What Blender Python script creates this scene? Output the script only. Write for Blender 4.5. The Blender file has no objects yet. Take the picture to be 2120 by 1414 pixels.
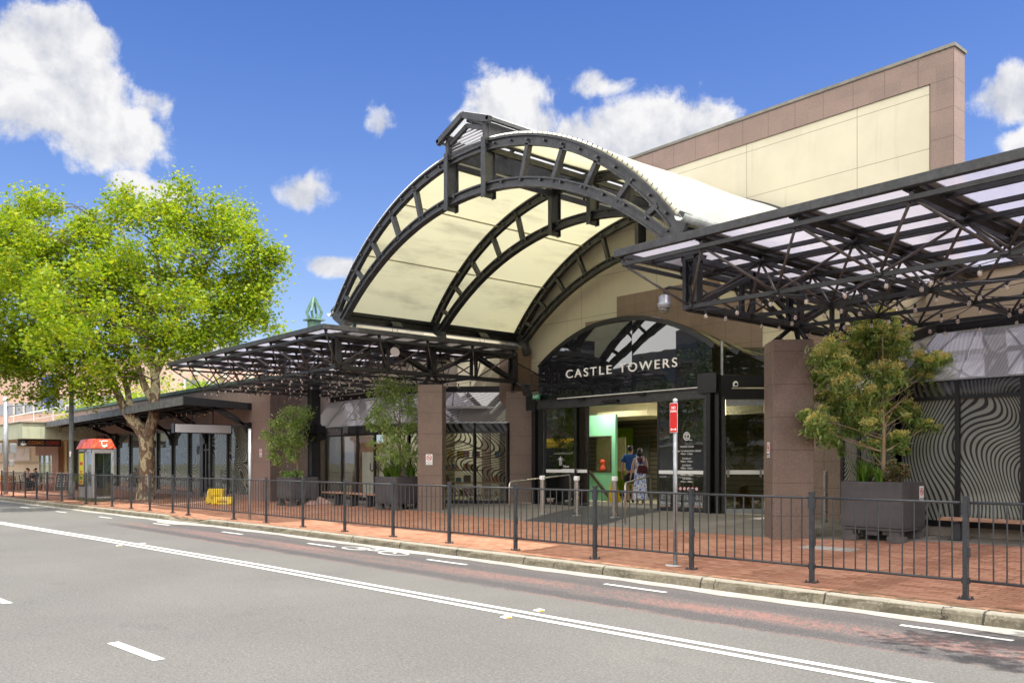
import bpy, math, random
import numpy as np
from mathutils import Vector, Matrix
random.seed(7); RNG = np.random.default_rng(11)
S = bpy.context.scene; COL = S.collection
rad = math.radians

# ------------------------------------------------------------------ camera
F_ = np.array([-0.7562, 0.6543]); R_ = np.array([0.6543, 0.7562]); FPX = 1780.0; HY = 957.0; EYE = 1.6
cd = bpy.data.cameras.new("camera"); cam = bpy.data.objects.new("camera", cd); COL.objects.link(cam)
cam.location = (0, 0, EYE); cam.rotation_euler = (rad(90), 0, rad(49.13))
cd.sensor_width = 36; cd.lens = 36 * FPX / 2120; cd.shift_y = 250 / 2120; cd.clip_end = 3000
S.camera = cam

# survey helpers: a direction of sight met with a real plane of the place
def ray(px): return F_ + (px - 1060) / FPX * R_
def atY(px, py, Y):
    d = ray(px); z = Y / d[1]; return (z * d[0], Y, EYE + z * (HY - py) / FPX)
def atX(px, py, X):
    d = ray(px); z = X / d[0]; return (X, z * d[1], EYE + z * (HY - py) / FPX)
def atz(px, py, z):
    d = ray(px); return (z * d[0], z * d[1], EYE + z * (HY - py) / FPX)

# ------------------------------------------------------------------ light
SUN_EL = 66.0
SUN_DIR = Vector((math.cos(rad(-5)) * math.cos(rad(SUN_EL)), -math.sin(rad(-5)) * math.cos(rad(SUN_EL)), math.sin(rad(SUN_EL))))
ld = bpy.data.lights.new("sun", 'SUN'); sun = bpy.data.objects.new("sun", ld); COL.objects.link(sun)
ld.energy = 2.95; ld.angle = rad(0.5); ld.color = (1, 0.95, 0.87)
sun.rotation_euler = SUN_DIR.to_track_quat('Z', 'Y').to_euler(); sun.location = (10, -10, 40)
S.view_settings.view_transform = 'Standard'; S.view_settings.look = 'None'; S.view_settings.gamma = 1
S.view_settings.use_curve_mapping = False; S.view_settings.exposure = 1.12

W = bpy.data.worlds.new("World"); S.world = W; W.use_nodes = True
def build_world():
    nt = W.node_tree; N = nt.nodes; L = nt.links; N.clear()
    out = N.new('ShaderNodeOutputWorld'); bg = N.new('ShaderNodeBackground'); L.new(bg.outputs[0], out.inputs[0])
    sky = N.new('ShaderNodeTexSky'); sky.sky_type = 'NISHITA'; sky.sun_disc = False
    sky.sun_elevation = rad(SUN_EL); sky.sun_rotation = math.atan2(SUN_DIR.x, SUN_DIR.y)
    sky.altitude = 100; sky.air_density = 1.0; sky.dust_density = 0.8; sky.ozone_density = 2.5
    hs = N.new('ShaderNodeHueSaturation'); hs.inputs['Hue'].default_value = .518; hs.inputs['Saturation'].default_value = 1.33; hs.inputs['Value'].default_value = 0.86
    L.new(sky.outputs[0], hs.inputs['Color'])
    tc = N.new('ShaderNodeTexCoord')
    def m(op, a, b=None, c=None):
        n = N.new('ShaderNodeMath'); n.operation = op
        for i, v in enumerate((a, b, c)):
            if v is None: continue
            if isinstance(v, (int, float)): n.inputs[i].default_value = v
            else: L.new(v, n.inputs[i])
        return n.outputs[0]
    sx = N.new('ShaderNodeSeparateXYZ'); L.new(tc.outputs['Generated'], sx.inputs[0])
    az = m('ARCTAN2', sx.outputs[0], sx.outputs[1]); el = m('ARCSINE', sx.outputs[2])
    cv = N.new('ShaderNodeCombineXYZ'); L.new(az, cv.inputs[0]); L.new(el, cv.inputs[1])
    def noise(scale, detail, rough, off=0, dist=0.0, sh=(0, 0)):
        mp = N.new('ShaderNodeMapping'); mp.inputs['Location'].default_value = (off + sh[0], off * .7 + sh[1], 0); L.new(cv.outputs[0], mp.inputs[0])
        n = N.new('ShaderNodeTexNoise'); n.inputs['Scale'].default_value = scale; n.inputs['Detail'].default_value = detail
        n.inputs['Roughness'].default_value = rough; n.inputs['Distortion'].default_value = dist; L.new(mp.outputs[0], n.inputs[0]); return n.outputs[0]
    big = noise(9, 7, 0.62, 3.1, .3); fine = noise(26, 8, 0.60, 1.3, .3)
    # banks of cloud, each at its azimuth and elevation, with two angular radii
    banks = [(-30, 150, 215, 95, 1.0), (120, 90, 160, 75, 1.0), (150, 190, 190, 105, 1.0), (230, 275, 150, 80, 1.0), (300, 215, 75, 60, .8), (215, 300, 120, 60, .7), (-60, 310, 120, 60, .35), (40, 265, 120, 60, .5),
             (270, 375, 60, 30, .8), (330, 400, 70, 34, .8), (610, 400, 72, 50, .75), (683, 552, 62, 28, .85), (785, 258, 40, 50, .74),
             (1050, 215, 100, 80, 1.0), (985, 250, 90, 40, .6), (1110, 270, 70, 70, .8), (1245, 180, 120, 36, .6), (1330, 290, 170, 90, 1.1), (1220, 300, 120, 70, .9), (1470, 245, 85, 32, .55),
             (1370, 150, 60, 22, .4), (2110, 205, 105, 70, 1.0), (2130, 290, 95, 50, .9), (2040, 240, 50, 60, .4),
             (430, 735, 170, 45, .75), (60, 730, 140, 60, .7), (130, 620, 90, 40, .4), (250, 820, 600, 36, .5)]
    dens = None
    for px, py, rx, ry, k in banks:
        d = ray(px); a0 = math.atan2(d[0], d[1]); hyp = math.hypot(*d); e0 = math.atan2((HY - py) / FPX, hyp)
        sc = hyp * FPX
        ra = rx / (FPX * (1 + ((px - 1060) / FPX) ** 2)); re = ry / sc
        u = m('MULTIPLY', m('SUBTRACT', az, a0), 1 / ra); v = m('MULTIPLY', m('SUBTRACT', el, e0), 1 / re)
        q = m('ADD', m('MULTIPLY', u, u), m('MULTIPLY', v, v))
        f = m('MULTIPLY', m('POWER', 2.718, m('MULTIPLY', q, -0.9)), k)
        dens = f if dens is None else m('MAXIMUM', dens, f)
    # ragged cloud edges from noise; the unseen fill cloud is added further down
    nz = m('ADD', m('MULTIPLY', m('SUBTRACT', big, .5), 1.55), m('MULTIPLY', m('SUBTRACT', fine, .5), 0.72))
    d2 = m('ADD', dens, nz)
    cr = N.new('ShaderNodeMapRange'); cr.interpolation_type = 'SMOOTHSTEP'; L.new(d2, cr.inputs[0])
    cr.inputs[1].default_value = 0.37; cr.inputs[2].default_value = 0.68
    dens_gate = m('MULTIPLY', cr.outputs[0], m('MINIMUM', m('MULTIPLY', dens, 3.2), 1.0))
    fac = m('MULTIPLY', dens_gate, 0.97)
    hz = m('MULTIPLY', m('POWER', 2.718, m('MULTIPLY', m('MAXIMUM', el, 0.0), -6.0)), .92)
    hm = N.new('ShaderNodeMixRGB'); L.new(hz, hm.inputs[0]); L.new(hs.outputs[0], hm.inputs[1]); hm.inputs[2].default_value = (2.75, 3.35, 4.25, 1)
    up = noise(9, 7, .62, 3.1, .3, (.012, .030)); upf = noise(26, 8, .60, 1.3, .3, (.006, .012))
    rel = m('ADD', m('MULTIPLY', m('SUBTRACT', big, up), 2.6), m('MULTIPLY', m('SUBTRACT', fine, upf), .9))
    shade = N.new('ShaderNodeMapRange'); L.new(m('ADD', rel, m('MULTIPLY', m('SUBTRACT', 1.0, cr.outputs[0]), .25)), shade.inputs[0])
    shade.inputs[1].default_value = -.38; shade.inputs[2].default_value = .30; shade.inputs[3].default_value = 0.0; shade.inputs[4].default_value = 1.0
    cc = N.new('ShaderNodeMixRGB'); L.new(shade.outputs[0], cc.inputs[0]); cc.inputs[1].default_value = (2.9, 3.0, 3.3, 1); cc.inputs[2].default_value = (4.5, 4.45, 4.45, 1)
    mx = N.new('ShaderNodeMixRGB'); L.new(fac, mx.inputs[0]); L.new(hm.outputs[0], mx.inputs[1]); L.new(cc.outputs[0], mx.inputs[2])
    # unseen bright cloud added behind the viewer as fill light for the facade
    fwd = m('ADD', m('MULTIPLY', sx.outputs[0], float(F_[0])), m('MULTIPLY', sx.outputs[1], float(F_[1])))
    bk = N.new('ShaderNodeMapRange'); bk.interpolation_type = 'SMOOTHSTEP'; L.new(m('ADD', fwd, m('MULTIPLY', m('SUBTRACT', noise(2.2, 6, .6, 5.0), .5), .8)), bk.inputs[0]); bk.inputs[1].default_value = .30; bk.inputs[2].default_value = -.05
    mb_ = N.new('ShaderNodeMixRGB'); L.new(noise(2.6, 5, .6, 9.0), mb_.inputs[0]); mb_.inputs[1].default_value = (10.5, 10.3, 10.0, 1); mb_.inputs[2].default_value = (19.0, 18.2, 17.2, 1)
    m2 = N.new('ShaderNodeMixRGB'); L.new(bk.outputs[0], m2.inputs[0]); L.new(mx.outputs[0], m2.inputs[1]); L.new(mb_.outputs[0], m2.inputs[2])
    L.new(m2.outputs[0], bg.inputs[0]); bg.inputs[1].default_value = 0.1
build_world()

# ------------------------------------------------------------------ mesh builder
class MB:
    def __init__(s): s.v = []; s.f = []; s.mi = []; s.cur = 0; s.marks = []
    def brk(s):
        if s.f and (not s.marks or s.marks[-1] != (len(s.v), len(s.f))): s.marks.append((len(s.v), len(s.f)))
        return s
    def add(s, vs, fs):
        o = len(s.v); s.v += [tuple(p) for p in vs]; s.f += [tuple(o + i for i in f) for f in fs]; s.mi += [s.cur] * len(fs); return s
    def box(s, c, d, rz=0.0):
        x, y, z = d[0] / 2, d[1] / 2, d[2] / 2; cs, sn = math.cos(rz), math.sin(rz)
        vs = [(c[0] + a * cs - b * sn, c[1] + a * sn + b * cs, c[2] + e) for e in (-z, z) for a, b in ((-x, -y), (x, -y), (x, y), (-x, y))]
        return s.add(vs, [(3, 2, 1, 0), (4, 5, 6, 7), (0, 1, 5, 4), (1, 2, 6, 5), (2, 3, 7, 6), (3, 0, 4, 7)])
    def b2(s, x0, x1, y0, y1, z0, z1): return s.box(((x0 + x1) / 2, (y0 + y1) / 2, (z0 + z1) / 2), (abs(x1 - x0), abs(y1 - y0), abs(z1 - z0)))
    def bar(s, p, q, w, h, up=(0, 0, 1)):
        p, q = Vector(p), Vector(q); d = (q - p).normalized(); u = Vector(up)
        if abs(d.dot(u)) > .98: u = Vector((0, 1, 0))
        a = d.cross(u).normalized() * (w / 2); b = a.cross(d).normalized() * (h / 2)
        vs = [t + i * a + j * b for t in (p, q) for i, j in ((-1, -1), (1, -1), (1, 1), (-1, 1))]
        return s.add(vs, [(3, 2, 1, 0), (4, 5, 6, 7), (0, 1, 5, 4), (1, 2, 6, 5), (2, 3, 7, 6), (3, 0, 4, 7)])
    def tube(s, pts, r, n=8, cap=True):
        pts = [Vector(p) for p in pts]; k = len(pts); rs = r if isinstance(r, (list, tuple)) else [r] * k
        t0 = (pts[1] - pts[0]).normalized(); u = t0.orthogonal().normalized(); vs = []
        for i, p in enumerate(pts):
            t = ((pts[min(i + 1, k - 1)] - pts[i]).normalized() + (pts[i] - pts[max(i - 1, 0)]).normalized())
            t = t.normalized() if t.length > 1e-6 else t0
            u = (u - t * u.dot(t)).normalized(); w = t.cross(u)
            vs += [p + rs[i] * (math.cos(2 * math.pi * j / n) * u + math.sin(2 * math.pi * j / n) * w) for j in range(n)]
        fs = [(i * n + j, i * n + (j + 1) % n, (i + 1) * n + (j + 1) % n, (i + 1) * n + j) for i in range(k - 1) for j in range(n)]
        if cap: fs += [tuple(range(n - 1, -1, -1)), tuple(range((k - 1) * n, k * n))]
        return s.add(vs, fs)
    def lathe(s, c, prof, n=12):
        vs = [(c[0] + r * math.cos(2 * math.pi * j / n), c[1] + r * math.sin(2 * math.pi * j / n), c[2] + z) for r, z in prof for j in range(n)]
        k = len(prof)
        fs = [(i * n + j, i * n + (j + 1) % n, (i + 1) * n + (j + 1) % n, (i + 1) * n + j) for i in range(k - 1) for j in range(n)]
        fs += [tuple(range(n - 1, -1, -1)), tuple(range((k - 1) * n, k * n))]
        return s.add(vs, fs)
    def prism(s, poly, off):
        """closed 3-D polygon swept by a vector"""
        n = len(poly); o = Vector(off); P = [Vector(p) for p in poly]
        return s.add(P + [p + o for p in P], [tuple(range(n - 1, -1, -1)), tuple(range(n, 2 * n))] + [(i, (i + 1) % n, n + (i + 1) % n, n + i) for i in range(n)])
    def quad(s, a, b, c, d): return s.add([a, b, c, d], [(0, 1, 2, 3)])
    def slab(s, a, b, c, d, t):
        """quad given thickness along its normal (backwards)"""
        A, B, C, D = map(Vector, (a, b, c, d)); n = (B - A).cross(D - A).normalized() * t
        return s.prism([A, B, C, D], -n)
    def build(s, name, mat, parent=None, smooth=False, bevel=0, recalc=True):
        if s.marks:      # one object per marked piece
            s.brk(); v0 = f0 = 0; out = []
            for v1, f1 in s.marks:
                q = MB(); q.v = s.v[v0:v1]; q.f = [tuple(i - v0 for i in f) for f in s.f[f0:f1]]; q.mi = s.mi[f0:f1]
                out.append(q.build(name, mat, parent, smooth, bevel, recalc)); v0, f0 = v1, f1
            return out[0]
        me = bpy.data.meshes.new(name); o = bpy.data.objects.new(name, me)
        off = Vector((0, 0, 0)); p = parent
        while p is not None: off += p.location; p = p.parent
        vs = np.array(s.v, dtype=float) - np.array(off)
        me.from_pydata(vs.tolist(), [], s.f)
        for mm in (mat if isinstance(mat, (list, tuple)) else [mat]): me.materials.append(mm)
        if isinstance(mat, (list, tuple)): me.polygons.foreach_set('material_index', s.mi)
        if recalc:
            import bmesh
            bm = bmesh.new(); bm.from_mesh(me); bmesh.ops.recalc_face_normals(bm, faces=bm.faces); bm.to_mesh(me); bm.free()
        if smooth: me.shade_smooth()
        COL.objects.link(o); o.parent = parent
        if bevel:
            b = o.modifiers.new('bevel', 'BEVEL'); b.width = bevel; b.segments = 2; b.limit_method = 'ANGLE'
        return o

def tag(o, label, cat, group=None):
    o['label'] = label; o['category'] = cat
    if group: o['group'] = group
    return o
def thing(name, label, cat, loc=(0, 0, 0), group=None):
    o = bpy.data.objects.new(name, None); COL.objects.link(o); o.location = loc; o.empty_display_size = .3
    return tag(o, label, cat, group)
def struct(name, mb, mat, kind='structure', **k):
    o = mb.build(name, mat, **k); o['kind'] = kind; return o
def copy_tree(o, parent=None):
    c = o.copy(); COL.objects.link(c); c.parent = parent
    for ch in o.children: copy_tree(ch, c)
    return c
def text(name, body, mat, parent, loc, size, rot=(rad(90), 0, 0), ext=.002, align='LEFT', spacing=1.0, bold=0.0):
    cu = bpy.data.curves.new(name, 'FONT'); cu.body = body; cu.size = size; cu.extrude = ext; cu.align_x = align; cu.space_character = spacing; cu.offset = bold
    o = bpy.data.objects.new(name, cu); COL.objects.link(o); cu.materials.append(mat)
    off = Vector((0, 0, 0)); p = parent
    while p is not None: off += p.location; p = p.parent
    bpy.context.view_layer.update(); me = bpy.data.meshes.new_from_object(o.evaluated_get(bpy.context.evaluated_depsgraph_get())); bpy.data.objects.remove(o)
    o = bpy.data.objects.new(name, me); COL.objects.link(o)
    if not me.materials: me.materials.append(mat)
    o.location = Vector(loc) - off; o.rotation_euler = rot; o.parent = parent; return o

# ------------------------------------------------------------------ materials
MATS = {}
def nodes(name):
    m = bpy.data.materials.new(name); m.use_nodes = True; nt = m.node_tree; nt.nodes.clear()
    o = nt.nodes.new('ShaderNodeOutputMaterial'); return m, nt.nodes, nt.links, o
def math_n(N, L, op, a, b=None, c=None, clamp=False):
    n = N.new('ShaderNodeMath'); n.operation = op; n.use_clamp = clamp
    for i, v in enumerate((a, b, c)):
        if v is None: continue
        if isinstance(v, (int, float)): n.inputs[i].default_value = v
        else: L.new(v, n.inputs[i])
    return n.outputs[0]
def mixc(N, L, f, a, b, mode='MIX'):
    n = N.new('ShaderNodeMixRGB'); n.blend_type = mode
    for i, v in enumerate((f, a, b)):
        if isinstance(v, (int, float)): n.inputs[i].default_value = v
        elif isinstance(v, tuple): n.inputs[i].default_value = (*v[:3], 1)
        else: L.new(v, n.inputs[i])
    return n.outputs[0]
def noise_n(N, L, vec, scale, detail=4, rough=.55, stretch=None, dist=0):
    if stretch:
        mp = N.new('ShaderNodeMapping'); mp.inputs['Scale'].default_value = stretch; L.new(vec, mp.inputs[0]); vec = mp.outputs[0]
    n = N.new('ShaderNodeTexNoise'); n.inputs['Scale'].default_value = scale; n.inputs['Detail'].default_value = detail
    n.inputs['Roughness'].default_value = rough; n.inputs['Distortion'].default_value = dist; L.new(vec, n.inputs[0]); return n.outputs[0]
def ramp(N, L, f, lo, hi):
    n = N.new('ShaderNodeMapRange'); n.interpolation_type = 'SMOOTHSTEP'; L.new(f, n.inputs[0]); n.inputs[1].default_value = lo; n.inputs[2].default_value = hi; return n.outputs[0]
def coords(N, world=False):
    if world: return N.new('ShaderNodeNewGeometry').outputs['Position']
    return N.new('ShaderNodeTexCoord').outputs['Object']
def bump_n(N, L, h, strength, dist=.01):
    b = N.new('ShaderNodeBump'); b.inputs['Strength'].default_value = strength; b.inputs['Distance'].default_value = dist; L.new(h, b.inputs['Height']); return b.outputs[0]

def mat(name, col, rough=.6, metal=0.0, var=.25, scale=6, bump=0.0, bscale=60, col2=None, speck=None, spec=.5, streak=0.0):
    """painted or mineral surface: two-scale colour variation, optional grain, vertical weather streaks and bump"""
    if name in MATS: return MATS[name]
    m, N, L, out = nodes(name); p = N.new('ShaderNodeBsdfPrincipled'); L.new(p.outputs[0], out.inputs[0])
    v = coords(N, True)
    c2 = col2 or tuple(max(0, x * (1 - var)) for x in col)
    n1 = noise_n(N, L, v, scale, 6, .6); c = mixc(N, L, ramp(N, L, n1, .3, .7), col, c2)
    if streak:
        ns = noise_n(N, L, v, 3.0, 5, .6, (2.2, 2.2, .16)); c = mixc(N, L, math_n(N, L, 'MULTIPLY', ramp(N, L, ns, .52, .75), streak), c, tuple(x * .35 for x in col))
    if speck:
        n2 = noise_n(N, L, v, speck[0], 3, .7); c = mixc(N, L, ramp(N, L, n2, .35, .7), tuple(x * speck[1] for x in col), c) if False else mixc(N, L, math_n(N, L, 'MULTIPLY', ramp(N, L, n2, .42, .62), speck[1]), c, speck[2])
    L.new(c, p.inputs['Base Color']); p.inputs['Metallic'].default_value = metal; p.inputs['Specular IOR Level'].default_value = spec
    r = math_n(N, L, 'ADD', math_n(N, L, 'MULTIPLY', math_n(N, L, 'SUBTRACT', n1, .5), .35), rough, clamp=True); L.new(r, p.inputs['Roughness'])
    if bump: L.new(bump_n(N, L, noise_n(N, L, v, bscale, 4, .6), bump), p.inputs['Normal'])
    MATS[name] = m; return m

def glass_mat(name, tint=(.5, .52, .5), refl=.12, rough=0.0, opac=0.0, film=(.03, .03, .03)):
    m, N, L, out = nodes(name)
    tr = N.new('ShaderNodeBsdfTransparent'); tr.inputs[0].default_value = (*tint, 1)
    gl = N.new('ShaderNodeBsdfGlossy'); gl.inputs['Roughness'].default_value = rough; gl.inputs[0].default_value = (.9, .92, .95, 1)
    body = tr.outputs[0]
    if opac:
        df = N.new('ShaderNodeBsdfDiffuse'); df.inputs[0].default_value = (*film, 1); mm = N.new('ShaderNodeMixShader'); mm.inputs[0].default_value = opac
        L.new(tr.outputs[0], mm.inputs[1]); L.new(df.outputs[0], mm.inputs[2]); body = mm.outputs[0]
    fr = N.new('ShaderNodeLayerWeight'); fr.inputs[0].default_value = .5
    f = math_n(N, L, 'ADD', math_n(N, L, 'MULTIPLY', math_n(N, L, 'POWER', fr.outputs['Facing'], 3.6), .85), refl, clamp=True)
    v = coords(N, True); nb = noise_n(N, L, v, .9, 2, .5); L.new(bump_n(N, L, nb, .06, .05), gl.inputs['Normal'])
    mx = N.new('ShaderNodeMixShader'); L.new(f, mx.inputs[0]); L.new(body, mx.inputs[1]); L.new(gl.outputs[0], mx.inputs[2])
    L.new(mx.outputs[0], out.inputs[0]); MATS[name] = m; return m

def translucent_mat(name, col, tcol, tfac, clear=0.0, dirt=.5):
    m, N, L, out = nodes(name); v = coords(N, True)
    ns = noise_n(N, L, v, 1.6, 7, .65, (1, .25, 1)); nf = noise_n(N, L, v, 22, 3, .6)
    d = math_n(N, L, 'MULTIPLY', math_n(N, L, 'ADD', ramp(N, L, ns, .48, .78), math_n(N, L, 'MULTIPLY', ramp(N, L, nf, .66, .74), .5), clamp=True), dirt)
    df = N.new('ShaderNodeBsdfDiffuse'); tl = N.new('ShaderNodeBsdfTranslucent'); tr = N.new('ShaderNodeBsdfTransparent')
    L.new(mixc(N, L, d, col, tuple(x * .45 for x in col)), df.inputs[0]); L.new(mixc(N, L, d, tcol, tuple(x * .55 for x in tcol)), tl.inputs[0]); tr.inputs[0].default_value = (*tcol, 1)
    a = N.new('ShaderNodeMixShader'); a.inputs[0].default_value = tfac; L.new(df.outputs[0], a.inputs[1]); L.new(tl.outputs[0], a.inputs[2])
    b = N.new('ShaderNodeMixShader'); b.inputs[0].default_value = clear; L.new(a.outputs[0], b.inputs[1]); L.new(tr.outputs[0], b.inputs[2])
    L.new(b.outputs[0], out.inputs[0]); MATS[name] = m; return m

def granite_mat(name, col, ax='x', tile=(.75, .62), off=(0, 0), col2=None, rough=.55):
    """stone cladding with fine speckle and open joints; ax picks which horizontal axis the joints count along"""
    m, N, L, out = nodes(name); p = N.new('ShaderNodeBsdfPrincipled'); L.new(p.outputs[0], out.inputs[0])
    v = coords(N, True); s = N.new('ShaderNodeSeparateXYZ'); L.new(v, s.inputs[0])
    n1 = noise_n(N, L, v, 1.3, 6, .6); n2 = noise_n(N, L, v, 70, 3, .7); n3 = noise_n(N, L, v, 2.2, 5, .6, (2.5, 2.5, .2))
    c = mixc(N, L, ramp(N, L, n1, .3, .7), col, col2 or tuple(x * .78 for x in col))
    c = mixc(N, L, math_n(N, L, 'MULTIPLY', ramp(N, L, n2, .5, .64), .5), c, tuple(min(1, x * 1.9 + .02) for x in col))
    c = mixc(N, L, math_n(N, L, 'MULTIPLY', ramp(N, L, n2, .5, .36), .5), c, tuple(x * .4 for x in col))
    c = mixc(N, L, math_n(N, L, 'MULTIPLY', ramp(N, L, n3, .58, .8), .35), c, tuple(x * .35 for x in col))
    def joint(coord, size, o, w=.006):
        t = math_n(N, L, 'ABSOLUTE', math_n(N, L, 'SUBTRACT', math_n(N, L, 'FRACT', math_n(N, L, 'MULTIPLY', math_n(N, L, 'ADD', coord, o + 1000 * size), 1 / size)), .5))
        return math_n(N, L, 'GREATER_THAN', t, .5 - w / size)
    if ax == 'x': h = s.outputs[0]
    elif ax == 'y': h = s.outputs[1]
    else: h = math_n(N, L, 'MULTIPLY', math_n(N, L, 'ADD', s.outputs[0], s.outputs[1]), .7071)
    j = joint(s.outputs[2], tile[1], off[1])
    if tile[0]: j = math_n(N, L, 'MAXIMUM', j, joint(h, tile[0], off[0]))
    tone = N.new('ShaderNodeTexWhiteNoise'); tone.noise_dimensions = '2D'
    cb = N.new('ShaderNodeCombineXYZ'); L.new(math_n(N, L, 'FLOOR', math_n(N, L, 'MULTIPLY', math_n(N, L, 'ADD', h, off[0] + 1000 * (tile[0] or 1) + (tile[0] or 1) / 2), 1 / (tile[0] or 1))) if tile[0] else s.outputs[2], cb.inputs[0]); L.new(math_n(N, L, 'FLOOR', math_n(N, L, 'MULTIPLY', math_n(N, L, 'ADD', s.outputs[2], off[1] + 1000 * tile[1] + tile[1] / 2), 1 / tile[1])), cb.inputs[1])
    if tile[0]: L.new(cb.outputs[0], tone.inputs[0]); c = mixc(N, L, .22, c, mixc(N, L, tone.outputs[0], tuple(x * .6 for x in col), tuple(min(1, x * 1.4) for x in col)))
    c = mixc(N, L, math_n(N, L, 'MULTIPLY', j, .7), c, tuple(x * .25 for x in col))
    L.new(c, p.inputs['Base Color']); p.inputs['Roughness'].default_value = rough
    L.new(bump_n(N, L, math_n(N, L, 'SUBTRACT', n2, j), .35, .006), p.inputs['Normal']); MATS[name] = m; return m

def render_mat(name, col, vx=(2.87, 12.35), vz=(1.135, -9.3), ax='x', stain=.25):
    """smooth painted wall panels with narrow shadow joints and rain stains"""
    m, N, L, out = nodes(name); p = N.new('ShaderNodeBsdfPrincipled'); L.new(p.outputs[0], out.inputs[0])
    v = coords(N, True); s = N.new('ShaderNodeSeparateXYZ'); L.new(v, s.inputs[0])
    n1 = noise_n(N, L, v, .8, 6, .6); n2 = noise_n(N, L, v, 2.0, 6, .65, (2.4, 2.4, .18)); n3 = noise_n(N, L, v, 120, 2, .5)
    c = mixc(N, L, ramp(N, L, n1, .3, .75), col, tuple(x * .88 for x in col))
    c = mixc(N, L, math_n(N, L, 'MULTIPLY', ramp(N, L, n2, .55, .8), stain), c, tuple(x * .55 for x in col))
    def joint(coord, size, o, w=.008):
        t = math_n(N, L, 'ABSOLUTE', math_n(N, L, 'SUBTRACT', math_n(N, L, 'FRACT', math_n(N, L, 'MULTIPLY', math_n(N, L, 'ADD', coord, o + 1000 * size + size / 2), 1 / size)), .5))
        return math_n(N, L, 'LESS_THAN', t, w / size)
    h = s.outputs[0] if ax == 'x' else s.outputs[1]
    j = math_n(N, L, 'MAXIMUM', joint(h, vx[0], vx[1]), joint(s.outputs[2], vz[0], vz[1]))
    c = mixc(N, L, math_n(N, L, 'MULTIPLY', j, .62), c, tuple(x * .2 for x in col))
    L.new(c, p.inputs['Base Color']); p.inputs['Roughness'].default_value = .8
    L.new(bump_n(N, L, math_n(N, L, 'SUBTRACT', math_n(N, L, 'MULTIPLY', n3, .2), j), .25, .006), p.inputs['Normal']); MATS[name] = m; return m

def stripe_mat(name, dark, light, see=0.0, k=9.0, seed=0.0, refl=.06, cut=.235):
    """vinyl film of warped stripes on shop glass; see > 0 leaves the pale stripes partly clear"""
    m, N, L, out = nodes(name); v = coords(N, True); s = N.new('ShaderNodeSeparateXYZ'); L.new(v, s.inputs[0])
    x = math_n(N, L, 'MULTIPLY', math_n(N, L, 'ADD', s.outputs[0], math_n(N, L, 'MULTIPLY', s.outputs[1], -.35)), 1.0); z = s.outputs[2]
    def sn(a): return math_n(N, L, 'SINE', a)
    def lin(a, b, c): return math_n(N, L, 'ADD', math_n(N, L, 'ADD', math_n(N, L, 'MULTIPLY', x, a), math_n(N, L, 'MULTIPLY', z, b)), c)
    w1 = sn(math_n(N, L, 'ADD', lin(1.3, 2.3, seed), math_n(N, L, 'MULTIPLY', sn(lin(2.1, 1.1, seed * 2)), .9)))
    w2 = sn(lin(3.4, -1.7, seed + 1.0)); w3 = sn(lin(.8, 4.3, seed + 2.4))
    ph = math_n(N, L, 'ADD', math_n(N, L, 'MULTIPLY', x, k), math_n(N, L, 'ADD', math_n(N, L, 'MULTIPLY', w1, 3.3), math_n(N, L, 'ADD', math_n(N, L, 'MULTIPLY', w2, 1.1), math_n(N, L, 'MULTIPLY', w3, 1.0))))
    fr = math_n(N, L, 'PINGPONG', ph, .5)
    st = ramp(N, L, fr, cut - .035, cut + .035)
    d1 = N.new('ShaderNodeBsdfDiffuse'); d1.inputs[0].default_value = (*dark, 1); d2 = N.new('ShaderNodeBsdfDiffuse')
    nn = noise_n(N, L, v, 1.5, 4, .6); L.new(mixc(N, L, nn, light, tuple(q * .7 for q in light)), d2.inputs[0])
    lo = d2.outputs[0]
    if see:
        tr = N.new('ShaderNodeBsdfTransparent'); tr.inputs[0].default_value = (.8, .8, .74, 1); mm = N.new('ShaderNodeMixShader'); mm.inputs[0].default_value = see
        L.new(d2.outputs[0], mm.inputs[1]); L.new(tr.outputs[0], mm.inputs[2]); lo = mm.outputs[0]
    a = N.new('ShaderNodeMixShader'); L.new(st, a.inputs[0]); L.new(d1.outputs[0], a.inputs[1]); L.new(lo, a.inputs[2])
    gl = N.new('ShaderNodeBsdfGlossy'); gl.inputs['Roughness'].default_value = .03; lw = N.new('ShaderNodeLayerWeight'); lw.inputs[0].default_value = .5
    L.new(bump_n(N, L, noise_n(N, L, v, 1.2, 2, .5), .05, .05), gl.inputs['Normal'])
    f = math_n(N, L, 'ADD', math_n(N, L, 'MULTIPLY', math_n(N, L, 'POWER', lw.outputs['Facing'], 3.6), .75), refl, clamp=True)
    b = N.new('ShaderNodeMixShader'); L.new(f, b.inputs[0]); L.new(a.outputs[0], b.inputs[1]); L.new(gl.outputs[0], b.inputs[2])
    L.new(b.outputs[0], out.inputs[0]); MATS[name] = m; return m

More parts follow.
